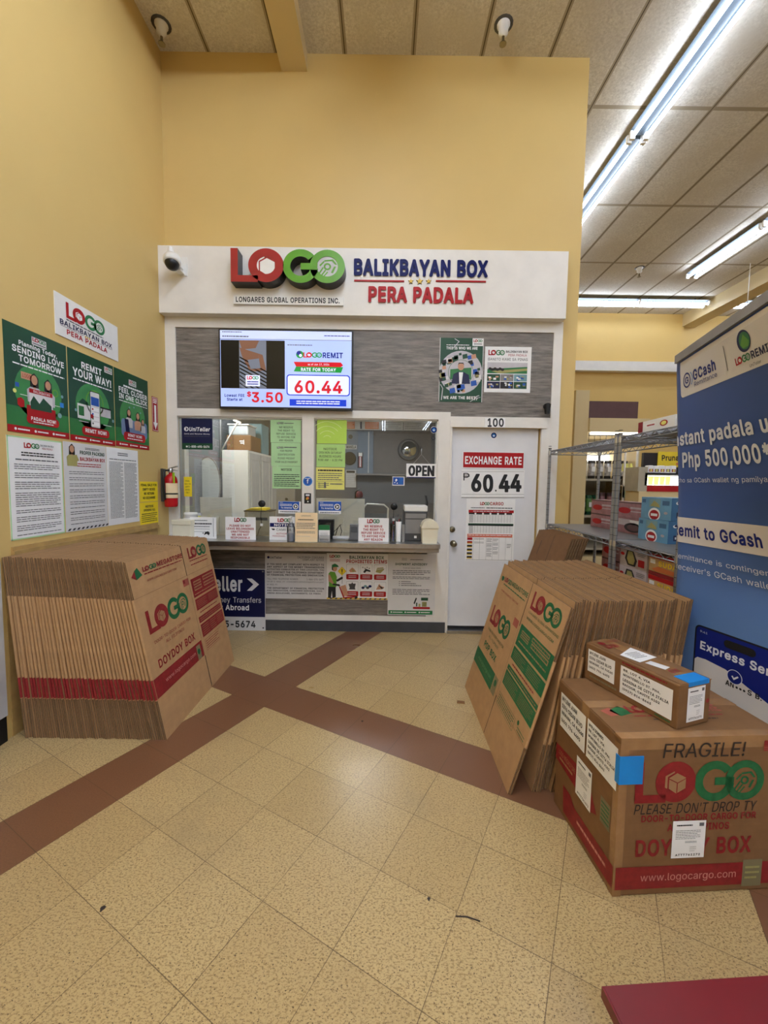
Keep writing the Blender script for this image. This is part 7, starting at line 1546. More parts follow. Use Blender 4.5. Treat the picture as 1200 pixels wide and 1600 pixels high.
for x0, y0, x1, y1 in ((63.4, 27.4, 75.4, 29.2), (63.4, 29.8, 75.4, 31.6), (78.6, 25.8, 101.4, 28.2), (79.4, 28.8, 101.6, 31.4)):
    s.r(x0, y0, x1, y1, FADE, 3); s.para(x0+.5, y0+.4, x1-.5, y1-.3, 1, GREENB, .7, seed=int(x0+y0), lay=4)
s.para(63, 33, 102, 35.4, 1, FADE, .3, seed=3, lay=3)
s.r(59.6, 38.4, 105.4, 45.6, GREENB, 2); s.para(62, 39.4, 80, 45, 5, FADE, .2, seed=5, lay=3); s.para(83, 39.2, 100, 44.6, 5, FADE, .2, seed=6, lay=3)
s.para(65, 46.9, 98, 48.2, 1, REDB, .6, seed=7)
s.r(59.8, 49.6, 105.4, 52.2, GREENB, 2); s.para(62, 50.2, 103, 51.8, 1, FADE, .3, seed=8, lay=3)
s.r(59.6, 53, 105.4, 61.4, GREENB, 2); s.para(61.5, 54, 81, 60.8, 6, FADE, .2, seed=9, lay=3); s.para(84, 54, 103, 60.4, 6, FADE, .2, seed=10, lay=3)
for q in ((60, 66.6, 88.5, 66.8), (60, 73.4, 88.5, 73.6), (60, 66.6, 60.2, 73.6), (88.4, 66.6, 88.6, 73.6)): s.r(*q, GREENB, 2)
s.para(61, 67.4, 87, 72.8, 4, GREENB, .35, seed=12); s.disc(92.5, 66.4, 1.2, GREENB, 2); s.para(93, 67.6, 103, 70.6, 2, GREENB, .3, seed=13)
for x, y in ((101.6, 86.2), (100.8, 88.6), (102.4, 88.8), (101.2, 91.2)): s.poly([(x-.5, y+.9), (x, y-.9), (x+.5, y+.9)], INKT, 2)
s.r(74, 83, 74.4, 88, mat('crease_shadow', (138, 102, 68), .7), 2, 'fold_line')
s.r(57.2, 0.5, 57.7, 27, INKT, 2, 'fold_line'); s.r(57.4, 27, 57.6, 71, INKT, 2, 'fold_line'); s.r(57.1, 71, 57.8, 95, INKT, 2, 'fold_line'); s.r(1, 70.9, 105, 71.1, mat('crease_shadow', (138, 102, 68), .7), 2, 'fold_line')
print_parts(s, front)
varsR = [make_carton(carton_parts(1.03, RH, .56, .245, .685, TH, None, 31+k), 'flattened_carton', 'flattened plain edged carton in the leaning stack by the wire shelving', 'flattened carton', 'flattened cartons stacked by the wire shelving') for k in range(3)]
kidsR = [children_of(v) for v in varsR]
NR = 27
for i in range(NR):
    k = i % 3
    o = varsR[k] if i < 3 else copy_tree(varsR[k], kids=kidsR[k])
    f = i/(NR-1)
    xb = .735+f*.60; xt = .897+f*.56
    near = 1.865+f*.03+rnd.uniform(-.012, .012); dy = .05+.05*min(1, f*3)
    place(o, V3((xb, near+1.03, rnd.uniform(0, .004))), (0, -1, 0), (xt-xb, 0, .915))
# --- plain cartons further back
varsB = make_carton(carton_parts(.66, 1.14, .36, .30, .84, TH, None, 51, CARD2), 'plain_carton', 'plain flattened carton in the small stack standing behind the right carton stack', 'flattened carton', 'plain flattened cartons by the shelving post')
kidsB = children_of(varsB)
for i in range(7):
    o = varsB if i == 0 else copy_tree(varsB, kids=kidsB)
    place(o, V3((1.06+i*.0225, 3.70, .003)), (0, -1, 0), (.36-i*.004, 0, 1.075))
    if i == 0: pass
    else: o['label'] = 'plain flattened carton in the small stack standing behind the right carton stack'; o['group'] = 'plain flattened cartons by the shelving post'
    if i == 0:
        o['label'] = 'front plain carton with cut slots in the small stack behind the right stack'; del o['group']
        s = Sheet(lambda x, y: (V3((x/100, -.0002, 1.14-y/100)), V3((0, -1, 0))))
        s.poly([(14, 3), (14.8, 3), (14.4, 8), (15.4, 9), (14.6, 22), (13.8, 22), (14.4, 10), (13.6, 8.5)], INKT, 2, 'slot'); s.r(35.6, 1, 36.2, 30, INKT, 2, 'fold_line'); s.poly([(44, 5), (53, 6), (53, 7), (46, 6.4)], INKT, 2, 'slot')
        print_parts(s, o)

# ------------------------------------------------------------------ taped boxes on the right
def ang(a): return Matrix.Rotation(a, 4, 'Z')
root = empty('taped_cardboard_box', (.845, 1.368, 0), 'large taped cardboard box with big printed logo and blue tape, lower box of two', 'cardboard box'); root['_local'] = 1
root.rotation_euler = (0, 0, math.radians(3.6))
BW, BD, BH = .62, .445, .592
m = MB(); m.rbox(0, 0, 0, BW, BD, BH, .006, CARD2); part('body', m, root)
m = MB(); m.box(.003, .003, BH, BW-.003, BD/2-.002, BH+.003, CARD2); part('top_flap', m, root)
m = MB(); m.box(.003, BD/2+.002, BH, BW-.003, BD-.003, BH+.003, CARD2); part('top_flap', m, root)
TAPEC = mat('glossy_packing_tape', (158, 118, 78), .12, var=.08, scale=14)
m = MB(); m.box(-.0006, BD/2-.025, BH-.09, BW+.0006, BD/2+.025, BH+.0036, TAPEC); m.box(.0, -.0006, BH-.04, BW, .035, BH+.0038, TAPEC); m.box(-.0006, -.0005, .0, .03, .03, BH-.02, TAPEC); part('packing_tape', m, root)
s = Sheet(lambda x, y: (V3((x/100, -.0008, BH-y/100)), V3((0, -1, 0))))
def scrawl(s, txt, x0, y0, x1, y1): s.t(txt, x0, y0, x1, y1, INKT, -.004, 5, 'handwriting', skew=.6)
scrawl(s, 'FRAGILE!', 15.5, 1.8, 46, 7.2); scrawl(s, "PLEASE DON'T DROP TY", 6, 24.2, 52, 28)
s.logo(6, 8.6, 54.5, 24, REDB, GREENB, light=FADE); s.t('DOOR-TO-DOOR CARGO FOR', 9, 28.4, 52.5, 31, REDB, .035); s.t('ALL FILIPINOS', 19, 32, 42.5, 34.8, REDB, .035); s.t('DOYDOY BOX', 7.5, 37.6, 51.5, 44.2, REDB, .045)
s.r(.6, 48, 61.4, 56.6, REDB, 2); s.t('www.logocargo.com', 10, 50.8, 46.5, 54.4, mat('faded_pink_ink', (206, 140, 128), .6)); s.r(49, 47, 56.5, 57.4, STAMP, 3); s.para(50, 49, 55.5, 55, 3, OLIVE, .4, seed=3, lay=4)
s.r(53.5, 1.6, 59, 5.6, mat('faded_red_ink', (168, 84, 66), .6), 2); s.r(53.5, 1.6, 56, 3.6, REDB, 3); [s.r(53.5, 3.8+k*.7, 59, 4.1+k*.7, REDB, 3) for k in range(3)]
print_parts(s, root)
def ship_label(s, x0, y0, x1, y1, code='ATTT761272', vert=False):
    """white parcel label"""
    w_, h_ = x1-x0, y1-y0; q = lambda a, b: (x0+a*w_, y0+b*h_)
    s.r(x0, y0, x1, y1, PAPER, 5, 'shipping_label')
    s.para(*q(.12, .09), *q(.6, .15), 1, INK, .6, seed=1, lay=6, part='shipping_label'); s.r(*q(.8, .06), *q(.94, .15), INKG, 6, 'shipping_label')
    s.para(*q(.1, .24), *q(.85, .5), 6, INKG, .3, seed=2, lay=6, part='shipping_label'); s.para(*q(.4, .54), *q(.75, .6), 2, INK, .4, seed=3, lay=6, part='shipping_label')
    s.para(*q(.55, .68), *q(.75, .84), 3, LGREY, .4, seed=5, lay=6, part='shipping_label'); s.t(code, *q(.12, .885), *q(.88, .945), INK, .02, 6, 'shipping_label')
s = Sheet(lambda x, y: (V3((x/100, -.0008, BH-y/100)), V3((0, -1, 0)))); ship_label(s, 21, 31, 33.5, 45.2); print_parts(s, root)
sl = lambda x, y: (V3((-.0008, (44.5-x)/100, BH-y/100)), V3((-1, 0, 0)))
s = Sheet(sl)
s.poly([(.6, 30), (26, 27.5), (33, 38), (29, 40), (.6, 37)], REDB, 2); s.t('LOGO MEGASTORE', 3, 31.2, 17, 33.4, FADE, .0, 3); s.para(4, 34, 15, 36, 1, FADE, .5, seed=2, lay=3)
s.poly([(8, 45), (14, 45), (18, 48), (44, 48), (44, 56.6), (9, 56.6)], REDB, 2); s.para(20, 51, 40, 53, 1, mat('faded_pink_ink', (206, 140, 128), .6), .6, seed=6, lay=3)
s.r(35, 28, 41, 38, STAMP, 2); s.para(35.6, 29, 40.4, 37, 5, GREENB, .4, seed=4, lay=3)
print_parts(s, root)
def addr(fn, x0, y0, x1, y1, ls, parent, seed=1):
    s = Sheet(fn); s.r(x0, y0, x1, y1, PAPER, 4, 'address_label')
    n = len(ls); dy = (y1-y0)*.86/n
    mx = max(len(l) for l in ls)
    for i, l in enumerate(ls):
        s.t(l, x0+(x1-x0)*.06, y0+(y1-y0)*.08+i*dy, x0+(x1-x0)*(.06+.88*len(l)/mx), y0+(y1-y0)*.08+i*dy+dy*.58, INK, .02, 6, 'address_label')
    print_parts(s, parent)
A1 = ['MYLENE JUAN', '5396 CEDAR BLVD', 'NEWARK, CA 94560', '(650) 796-4490']
A2 = ['MYRLA DOMINGO', 'B8, LOT 4, VIA', 'MONTEBELLO ST. PH4,', 'LESSINA DE CITTA ITALIA', 'BACOOR, CAVITE 4102', '(0917) 814-8643']
addr(sl, 3, 4.5, 23, 20, A1, root); addr(sl, 24.2, 4.2, 43.4, 20, A2, root)
s = Sheet(sl); ship_label(s, 18, 24, 29, 40.5); print_parts(s, root)
m = MB(); m.box(-.0032, -.0032, BH-.165, .085, .02, BH-.062, TAPE, [TAPE]*6); part('blue_tape', m, root)
s = Sheet(lambda x, y: (V3((x/100, (44.5-y)/100, BH+.003)), V3((0, 0, 1))))
s.poly([(6.5, 27), (12, 24), (15, 29), (9, 31)], GREENB, 2); s.poly([(3, 27), (7.5, 25), (9, 30), (5, 31)], mat('faded_red_ink', (168, 84, 66), .6), 2)
s.logo(14, 24, 30, 29, REDB, REDB); s.t('MEGASTORE', 31, 24, 52, 29, mat('faded_red_ink', (168, 84, 66), .6), .02); s.para(14, 30.5, 50, 31.8, 1, REDB, .5, seed=2); s.para(20, 33, 46, 34.2, 1, INKT, .5, seed=3)
print_parts(s, root)
# small long box on top
root2 = empty('long_parcel_box', (1.078, 1.423, BH+.0042), 'small long cardboard parcel lying on the large taped box', 'cardboard box'); root2['_local'] = 1
lv = V3((.938-1.078, 1.822-1.423, 0)); L2 = .424; D2 = .17; H2 = .166
root2.rotation_euler = (0, 0, math.atan2(lv.y, lv.x)-PI/2)
m = MB(); m.rbox(0, 0, 0, D2, L2, H2, .004, CARD2); part('body', m, root2)
m = MB(); m.box(.012, .003, H2, D2*.62, L2-.003, H2+.002, CARD2); m.box(D2*.62+.002, .003, H2, D2-.003, L2-.003, H2+.002, CARD2); part('top_flap', m, root2)
m = MB(); m.box(.0, -.0006, H2-.002, D2, .0, H2+.002, TAPEC); m.box(D2*.4, -.0006, H2-.06, D2*.72, L2+.0006, H2+.0028, TAPEC); part('packing_tape', m, root2)
s2 = lambda x, y: (V3((-.0008, (42.4-x)/100, H2-y/100)), V3((-1, 0, 0)))
addr(s2, 1.8, 2.2, 15.8, 12.4, ['MYLENE JUAN', '5396 CEDAR BLVD', 'NEWARK, CA 94560', '(650) 796-4490'], root2)
addr(s2, 18.6, 2.6, 40.4, 14.2, ['B8, LOT 4, VIA', 'MONTEBELLO ST. PH4,', 'LESSINA DE CITTA ITALIA', 'BACOOR, CAVITE 4102', '(0917) 814-8643'], root2)
s = Sheet(s2); s.para(19, .6, 38, 1.8, 1, REDB, .6, seed=1); s.para(3, 13.4, 17, 15, 1, STAMP, .5, seed=2); s.para(34, 14.6, 40, 15.6, 1, GREENB, .5, seed=3); print_parts(s, root2)
s = Sheet(lambda x, y: (V3((x/100, -.0008, H2-y/100)), V3((0, -1, 0)))); ship_label(s, 4.4, 1.6, 13.6, 14.6); s.disc(15.4, 8, .9, REDB); print_parts(s, root2)
s = Sheet(lambda x, y: (V3((x/100, (42.4-y)/100, H2+.0028)), V3((0, 0, 1))))
s.poly([(2, 16), (13.5, 11.5), (15, 22.5), (3.5, 24)], PAPER, 3, 'shipping_label'); s.para(5, 15.4, 12, 21, 5, INKG, .4, seed=2, lay=4, part='shipping_label'); s.poly([(5, 25), (9, 24.4), (11, 31), (7, 32)], PAPERD, 3, 'shipping_label')
s.logo(3, 6, 10, 9.4, REDB, REDB); s.disc(5, 4, 1.6, REDB, 3); s.t('LOGO MEGASTORE', 8, 2.2, 15, 4.4, REDB, .01); s.t('OX', 7, 32.5, 12, 35, REDB, .02); print_parts(s, root2)
m = MB(); m.box(D2*.28, -.0014, H2-.012, D2*.92, .055, H2+.0044, TAPE); part('blue_tape', m, root2)

# ------------------------------------------------------------------ roll-up banner
def ban_at(t, z):
    def ip(z, ks, vs):
        if z <= ks[0]: return vs[0]
        for i in range(len(ks)-1):
            if z <= ks[i+1]: f = (z-ks[i])/(ks[i+1]-ks[i]); return vs[i]*(1-f)+vs[i+1]*f
        return vs[-1]
    KS = [1.05, 1.475, 2.05]
    xl = ip(z, KS, [1.492, 1.463, 1.414]); yaw = math.radians(ip(z, KS, [-13, 2, 15]))
    dirv = V3((-math.sin(yaw), -math.cos(yaw), 0)); nrm = V3((-math.cos(yaw), math.sin(yaw), 0))
    P0 = V3((xl, 2.02, z))
    if t >= 0: return P0+dirv*t, nrm
    R = .035; a = min(-t/R, 2.3); ex_ = -t-a*R                         # the left edge curls backward, away from the aisle
    p = P0-dirv*(R*math.sin(a))-nrm*(R*(1-math.cos(a)))
    nn = nrm*math.cos(a)-dirv*math.sin(a)
    return p-(dirv*math.cos(a)+nrm*math.sin(a))*ex_, nn
root = empty('rollup_banner', (1.55, 1.65, 0), 'tall blue roll-up banner with white lettering at the right, behind the boxes', 'banner')
T0, T1, ZB, ZTOP = -.12, .70, .06, 2.085
m = MB()
nt, nz = 30, 42
ts = [T0+(T1-T0)*i/nt for i in range(nt+1)]; zs_ = [ZB+(ZTOP-ZB)*j/nz for j in range(nz+1)]
vs = [ban_at(t, z)[0] for z in zs_ for t in ts]
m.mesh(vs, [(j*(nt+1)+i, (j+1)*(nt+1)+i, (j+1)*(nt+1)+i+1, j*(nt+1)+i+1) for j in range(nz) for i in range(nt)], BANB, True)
vs = [ban_at(t, z)[0]-ban_at(t, z)[1]*.0012 for z in zs_ for t in ts]
m.mesh(vs, [(j*(nt+1)+i, j*(nt+1)+i+1, (j+1)*(nt+1)+i+1, (j+1)*(nt+1)+i) for j in range(nz) for i in range(nt)], BANW, True)
fab = part('banner_fabric', m, root)
s = Sheet(lambda x, y: ban_at(x, y))
def grid(s, x0, z0, x1, z1, mt, lay, part='print', n=8):
    nx = max(n, int((x1-x0)/.008)) if x0 < 0 else n
    for j in range(n):
        for i in range(nx):
            xa, xb = x0+(x1-x0)*i/nx, x0+(x1-x0)*(i+1)/nx; za, zb_ = z0+(z1-z0)*j/n, z0+(z1-z0)*(j+1)/n
            s.poly([(xa, za), (xb, za), (xb, zb_), (xa, zb_)], mt, lay, part)
S4 = 4
grid(s, .055, 1.905, .70, 2.07, BANW, S4); grid(s, .035, 1.925, .055, 2.07, BANW, S4, n=4); s.disc(.055, 1.925, .02, BANW, S4)
def bt(txt, x0, zb_, x1, zt, mt, bold=0, lay=8): s.t(txt, x0, zt, x1, zb_, mt, bold, lay)
s.ring(.098, 1.975, .034, .027, BANN, 8); s.t('G', .082, 1.99, .114, 1.96, BANN, .03, 8); s.ring(.112, 1.975, .038, .033, BLUEL, 8, a0=-50, a1=50)
bt('GCash', .155, 1.958, .335, 2.005, BANN, .03); bt('Remittance', .16, 1.932, .335, 1.952, BANN, .01)
s.r(.405, 1.935, .409, 2.03, INKG, 8)
s.disc(.53, 2.008, .038, NAVYD, 8); s.disc(.535, 2.008, .03, GREENM, 9); s.poly([(.51, 2.0), (.535, 2.03), (.56, 2.0), (.55, 1.985), (.52, 1.985)], GREENL, 10)
s.logo(.46, 1.965, .545, 1.938, RED, GREEN, lay=8); bt('REMIT', .55, 1.938, .66, 1.965, NAVYD, .03); bt('UniTeller', .53, 1.914, .59, 1.925, INK, .0)
bt('Instant padala up to', -.068, 1.665, .70, 1.745, BANT, .02); bt('Php 500,000*', .03, 1.555, .53, 1.648, BANT, .03)
bt('derecho sa GCash wallet ng pamilya sa Pilipinas', -.08, 1.497, .68, 1.525, BANT, .01)
grid(s, -.10, 1.207, .70, 1.332, BANW, S4, n=10); bt('Remit to GCash now', -.04, 1.238, .55, 1.298, BANN, .03)
bt('Remittance is contingent on the', -.03, 1.118, .56, 1.150, BANT, .012); bt("receiver's GCash wallet limit.", -.02, 1.068, .52, 1.098, BANT, .012)
grid(s, .10, .2, .52, .80, INK, S4, n=6); grid(s, .125, .80, .50, .825, INK, S4, n=4); s.disc(.125, .80, .025, INK, S4); 
grid(s, .108, .2, .52, .80, BANN, S4+2, n=6); grid(s, .125, .80, .50, .817, BANN, S4+2, n=4); s.disc(.125, .80, .017, BANN, S4+2)
bt('9:41', .125, .792, .16, .802, BANT, .0); s.rr(.235, .765, .365, .80, .017, INK, 8)
bt('Express', .13, .703, .325, .752, BANT, .03); bt('Send', .345, .712, .46, .752, BANT, .03)
wave = [(.108, .2), (.52, .2), (.52, .575), (.42, .60), (.34, .63), (.25, .665), (.16, .672), (.12, .668), (.108, .655)]
s.poly(wave, BANW, 8); s.disc(.29, .648, .030, BANN, 10); s.ring(.29, .648, .032, .029, BANT, 11); s.poly([(.277, .648), (.283, .652), (.288, .644), (.303, .658), (.307, .653), (.288, .634)], BANT, 12)
bt('AN', .255, .598, .29, .622, INK, .03, 10); [s.disc(.302+k*.015, .607, .005, INK, 10) for k in range(3)]; bt('S B.', .345, .598, .40, .622, INK, .03, 10)
for k, mbb in s.p.items(): mbb.build(k, fab, org(root))
a, b = ban_at(-.005, 2.085)[0], ban_at(.72, 2.085)[0]; n_ = ban_at(.3, 2.085)[1]
m = MB(); m.obox((a+b)/2+V3((0, 0, .012)), (b-a)/2, n_*.012, (0, 0, .019), MGREY); part('top_rail', m, root)
a, b = ban_at(.0, .05)[0], ban_at(.72, .05)[0]; n_ = ban_at(.3, .05)[1]
m = MB(); m.obox((a+b)/2-n_*.03+V3((0, 0, 0)), (b-a)/2, n_*.05, (0, 0, .045), MGREY); part('base', m, root)
p0 = ban_at(.35, .09)[0]-ban_at(.35, .09)[1]*.03; p1 = ban_at(.35, 2.07)[0]-ban_at(.35, 2.07)[1]*.02
m = MB(); m.tube([ban_at(.35, .09+k*.165)[0]-ban_at(.35, .09+k*.165)[1]*.03 for k in range(13)], .011, STEEL, 10); part('pole', m, root)

# ------------------------------------------------------------------ wire shelving
def wire_shelf(x0, x1, y0, y1, z, liner=False):
    m = MB(); h = .032
    for zz in (z, z-h):
        m.tube([(x0, y0, zz), (x1, y0, zz), (x1, y1, zz), (x0, y1, zz), (x0, y0, zz)], .0045, CHROME, 6)
    def zig(pa, pb, n):
        pa, pb = V3(pa), V3(pb)
        m.tube([pa.lerp(pb, k/n)+V3((0, 0, 0 if k % 2 else -h)) for k in range(n+1)], .003, CHROME, 5)
    n = max(6, int((y1-y0)/.045)//2*2)
    zig((x0, y0, z), (x0, y1, z), n); zig((x1, y0, z), (x1, y1, z), n)
    zig((x0, y0, z), (x1, y0, z), 8); zig((x0, y1, z), (x1, y1, z), 8)
    k = int((y1-y0)/.032)
    for i in range(1, k): yy = y0+(y1-y0)*i/k; m.tube([(x0, yy, z+.002), (x1, yy, z+.002)], .0024, CHROME, 5)
    for xx in (x0+(x1-x0)*.33, x0+(x1-x0)*.66): m.tube([(xx, y0, z-.004), (xx, y1, z-.004)], .003, CHROME, 5)
    return m
def shelving(y0, y1, label, ztop):
    x0, x1 = 1.56, 2.03
    root = empty('wire_shelving_unit', ((x0+x1)/2, (y0+y1)/2, 0), label, 'shelving')
    for z in (1.112, 1.805, .70):
        o = part('shelf', wire_shelf(x0, x1, y0+.012, y1-.012, z), root)
        if z == 1.112:
            m = boxes((x0+.006, y0+.018, z+.0046, x1-.006, y1-.018, z+.0066, mat('grey_shelf_liner', (112, 111, 109), .4))); m.build('shelf_liner', o, org(root))
    for x in (x0, x1):
        for y in (y0+.012, y1-.012):
            m = MB(); m.cyl((x, y, .02), (x, y, ztop), .0125, CHROME, n=12); m.cyl((x, y, ztop), (x, y, ztop+.008), .014, DGREY, n=12); m.cyl((x, y, 0), (x, y, .02), .018, DGREY, n=12)
            for k in range(int(ztop/.05)): m.cyl((x, y, .1+k*.05), (x, y, .103+k*.05), .0131, DGREY, n=12, caps=False)
            for z in (1.112, 1.805, .70): m.cyl((x, y, z-.034), (x, y, z+.004), .017, STEEL, .0145, n=12)
            part('post', m, root)
    return root
shelving(2.755, 3.885, 'far wire shelving unit next to the white door', 1.826)
shelving(2.12, 2.735, 'near wire shelving unit half hidden by the blue banner', 1.826)
ZS = 1.112+.0068
# blue cartons, two high
def carton_box(name, x0, y0, z0, x1, y1, z1, mat_, label, cat='carton', draw_left=None, draw_front=None, group=None, sidem=None):
    m = MB(); mm_ = sidem or mat_
    m.box(x0, y0, z0, x1, y1, z1, mat_, [mat_, mat_, mm_, mat_, mat_, mat_])
    o = tag(m.build(name, None, ((x0+x1)/2, (y0+y1)/2, z0)), label, cat, group)
    w_, h_ = (y1-y0), (z1-z0)
    if draw_left:
        s = Sheet(lambda x, y: (V3((x0-.0003, y1-w_*x, z1-h_*y)), V3((-1, 0, 0)))); draw_left(s); s.parts(o)
    if draw_front:
        s = Sheet(lambda x, y: (V3((x0+(x1-x0)*x, y0-.0003, z1-h_*y)), V3((0, -1, 0)))); draw_front(s); s.parts(o, 'front_')
    return o
def dl(s):
    s.r(.28, .06, .66, .46, TEAL, 2); s.poly([(.32, .4), (.45, .14), (.6, .3), (.64, .44)], OLIVE, 3); s.disc(.47, .78, .2, PAPER, 3, asp=1.5); s.disc(.47, .8, .16, RED, 4, asp=1.4); s.r(.36, .74, .58, .86, PAPER, 5); s.r(.04, .1, .16, .26, SKYD, 3); s.r(.72, .14, .94, .34, SKYD, 2); s.disc(.84, .68, .06, PALEP, 3)
def df(s): s.disc(.2, .22, .07, PAPERD, 3); s.disc(.22, .2, .05, NAVYD, 4); s.r(.16, .62, .9, .86, NAVYD, 3); s.para(.2, .66, .86, .82, 1, PAPERD, .6, seed=1, lay=4); s.r(.34, .2, .9, .26, NAVYD, 3)
for k, lb in enumerate(('lower sky blue carton on the wire shelf beside the banner', 'upper sky blue carton on the wire shelf beside the banner')):
    carton_box('blue_carton', 1.80+k*.012, 2.56, ZS+k*.147, 2.02, 2.725 if False else 2.86, ZS+.145+k*.147, SKYB, lb, 'carton', dl, df, None, SKYD)
# mauve cartons
def dm(s): s.disc(.3, .55, .22, RED, 3, asp=.9); s.r(.5, .3, .92, .42, PALEP, 3); s.r(.5, .56, .88, .62, PALEP, 3); s.r(.0, .0, 1, .08, MAROON, 2)
def dm2(s): s.r(.1, .1, .5, .5, PALEP, 2); s.disc(.62, .6, .3, HAIRM, 3); s.r(.5, .12, .94, .4, PAPERD, 3); s.disc(.62, .6, .2, MAROON, 4)
i = 0
for y0, y1 in ((3.36, 3.72), (2.94, 3.32)):
    for k in range(2):
        carton_box('mauve_carton', 1.90, y0, ZS+k*.122, 2.02, y1, ZS+.12+k*.122, PURP, '%s mauve carton on the shelf, %s' % (('lower', 'upper')[k], ('left of the double posts', 'between the double posts and the blue cartons')[i]), 'carton', dm2 if (i == 1 and k == 0) else dm)
    i += 1
# cartons on the lower shelf
ZS2 = .70+.0045
def dk(s): s.poly([(.28, .12), (.5, .12), (.66, .6), (.6, .92), (.32, .92), (.2, .6)], INK, 3); s.poly([(.32, .2), (.48, .2), (.58, .6), (.54, .84), (.36, .84), (.28, .6)], OLIVE, 4); s.r(.7, .5, .92, .85, RED, 3); s.disc(.1, .4, .08, RED, 3); s.para(.66, .12, .95, .36, 3, INKG, .4, seed=2)
def dsu(s):
    s.r(0, 0, 1, .2, RED, 2); s.r(0, .82, 1, 1, REDB, 2); s.t('SUDAE', .3, .28, .95, .52, YELLOW, .04); s.poly([(.1, .7), (.3, .55), (.9, .6), (.95, .76), (.2, .8)], ORANGE, 3); s.r(.04, .26, .2, .46, PAPER, 3)
for k in range(3):
    carton_box('lilac_carton', 1.60, 2.44, ZS2+k*.128, 1.95, 2.72, ZS2+.126+k*.128, PALEP, ('bottom', 'middle', 'top')[k]+' pale lilac carton with a black emblem stacked on the lower shelf', 'carton', dk)
    carton_box('snack_carton', 1.60, 2.14, ZS2+k*.128, 1.95, 2.42, ZS2+.126+k*.128, mat('tan_snack_carton', (206, 170, 120), .45), ('bottom', 'middle', 'top')[k]+' red and tan snack carton stacked on the lower shelf by the banner', 'carton', dsu)
    carton_box('red_white_carton', 1.64, 2.78, ZS2+k*.128, 1.95, 3.02, ZS2+.126+k*.128, PURP, ('bottom', 'middle', 'top')[k]+' mauve carton on the lower shelf left of the double posts', 'carton', dm)
# on the top shelf
ZS3 = 1.805+.0048
def dt(s): s.r(0, 0, .14, 1, REDB, 2); s.r(.24, .2, .5, .5, PAPER, 3); s.para(.26, .28, .48, .44, 1, RED, .6, seed=1, lay=4); s.disc(.72, .4, .1, RED, 3, asp=2); s.disc(.72, .4, .07, PYEL, 4, asp=2)
carton_box('white_carton', 1.66, 2.36, ZS3, 1.98, 2.70, ZS3+.088, WHITE2, 'white carton with a red end on the top wire shelf', 'carton', dt)
carton_box('red_carton', 1.66, 2.14, ZS3, 1.98, 2.34, ZS3+.08, PALEP, 'white and red carton on the top wire shelf next to the banner', 'carton', lambda s: s.poly([(0, .9), (1, .2), (1, 1), (0, 1)], RED, 2))

# ------------------------------------------------------------------ cooler and displays beyond the shelving
KY = 5.62
def kx_(px_): return cpos(px_, KY)
x0, x1 = W(912, 740, KY).x, W(998, 740, KY).x
zt = W(940, 676, KY).z
root = empty('reach_in_cooler', ((x0+x1)/2, KY+.4, 0), 'cream open cooler with bagged goods beyond the wire shelving', 'cooler')
m = boxes((x0, KY, 0, x0+.035, KY+.8, zt, CREAM), (x1-.035, KY, 0, x1, KY+.8, zt, CREAM), (x0, KY+.76, 0, x1, KY+.8, zt, BEIGE), (x0, KY, 0, x1, KY+.8, .5, CREAM)); part('cabinet', m, root)
zc0, zc1 = W(940, 676, KY).z, W(940, 655, KY).z
m = boxes((x0, KY-.1, zc0, x1+.05, KY+.8, zc1, CREAM)); part('canopy', m, root)
m = boxes((x0+.05, KY-.06, zc0-.03, x1-.05, KY-.02, zc0-.001, GLOWW)); part('canopy_lamp', m, root)
SH = [W(940, 748, KY).z, W(940, 806, KY).z, .62]
for z in SH:
    m = boxes((x0+.036, KY+.05, z-.03, x1-.036, KY+.75, z, BEIGE)); part('shelf', m, root)
m = MB()
for k in range(9): xx = x0+.06+k*(x1-x0-.12)/8; m.tube([(xx, KY+.03, W(940, 690, KY).z), (xx, KY+.03, zc0-.005)], .004, DGREY, 5)
for zz in (W(940, 689, KY).z, W(940, 680, KY).z): m.tube([(x0+.04, KY+.03, zz), (x1-.04, KY+.03, zz)], .004, DGREY, 5)
part('grille', m, root)
za, zb_ = W(940, 719, KY).z, W(940, 708, KY).z
m = boxes((x0+.08, KY+.70, za+.02, x1-.04, KY+.74, zb_+.03, GLOWW)); part('lamp', m, root)
m = boxes((W(893, 700, KY).x, KY-.06, 0, x0, KY+.1, W(900, 611, KY).z, CREAM)); tag(m.build('cream_post'), 'tall cream board at the left end of the cooler', 'board')
m = boxes((x0, KY+.3, zc1, W(997, 640, KY+.3).x, KY+.34, W(950, 627, KY+.3).z, MAROON)); tag(m.build('maroon_sign_board'), 'plain maroon board above the cooler canopy', 'board')
def bag(x, y, z, wd, h, mt, mt2, label, group):
    m = MB(); n = 6
    rows = []
    rr_ = random.Random(int(x*100))
    for j in range(n+1):
        f = j/n; t = .045*math.sin(PI*min(1, max(0, f)))**.6+.004; w2 = wd/2*(1-.12*math.sin(PI*f))+rr_.uniform(-.006, .006)
        rows.append([(x-w2, y, z+h*f), (x-w2*.4, y-t+rr_.uniform(-.01, .01), z+h*f), (x+w2*.4, y-t+rr_.uniform(-.01, .01), z+h*f), (x+w2, y, z+h*f), (x, y+t, z+h*f)])
    vs = [p for r_ in rows for p in r_]
    for j in range(n):
        m.mesh(vs, [(j*5+i, j*5+(i+1) % 5, (j+1)*5+(i+1) % 5, (j+1)*5+i) for i in range(5)], mt2 if j in (0, 5) else mt, True)
    o = m.build('product_bag', None, (x, y, z)); tag(o, label, 'bag', group)
    s = Sheet(lambda a, b: (V3((x+(a-.5)*wd*.55, y-.055, z+h*(1-b))), V3((0, -1, 0)))); s.r(.1, .35, .9, .6, PAPERD, 2, 'label'); s.parts(o)
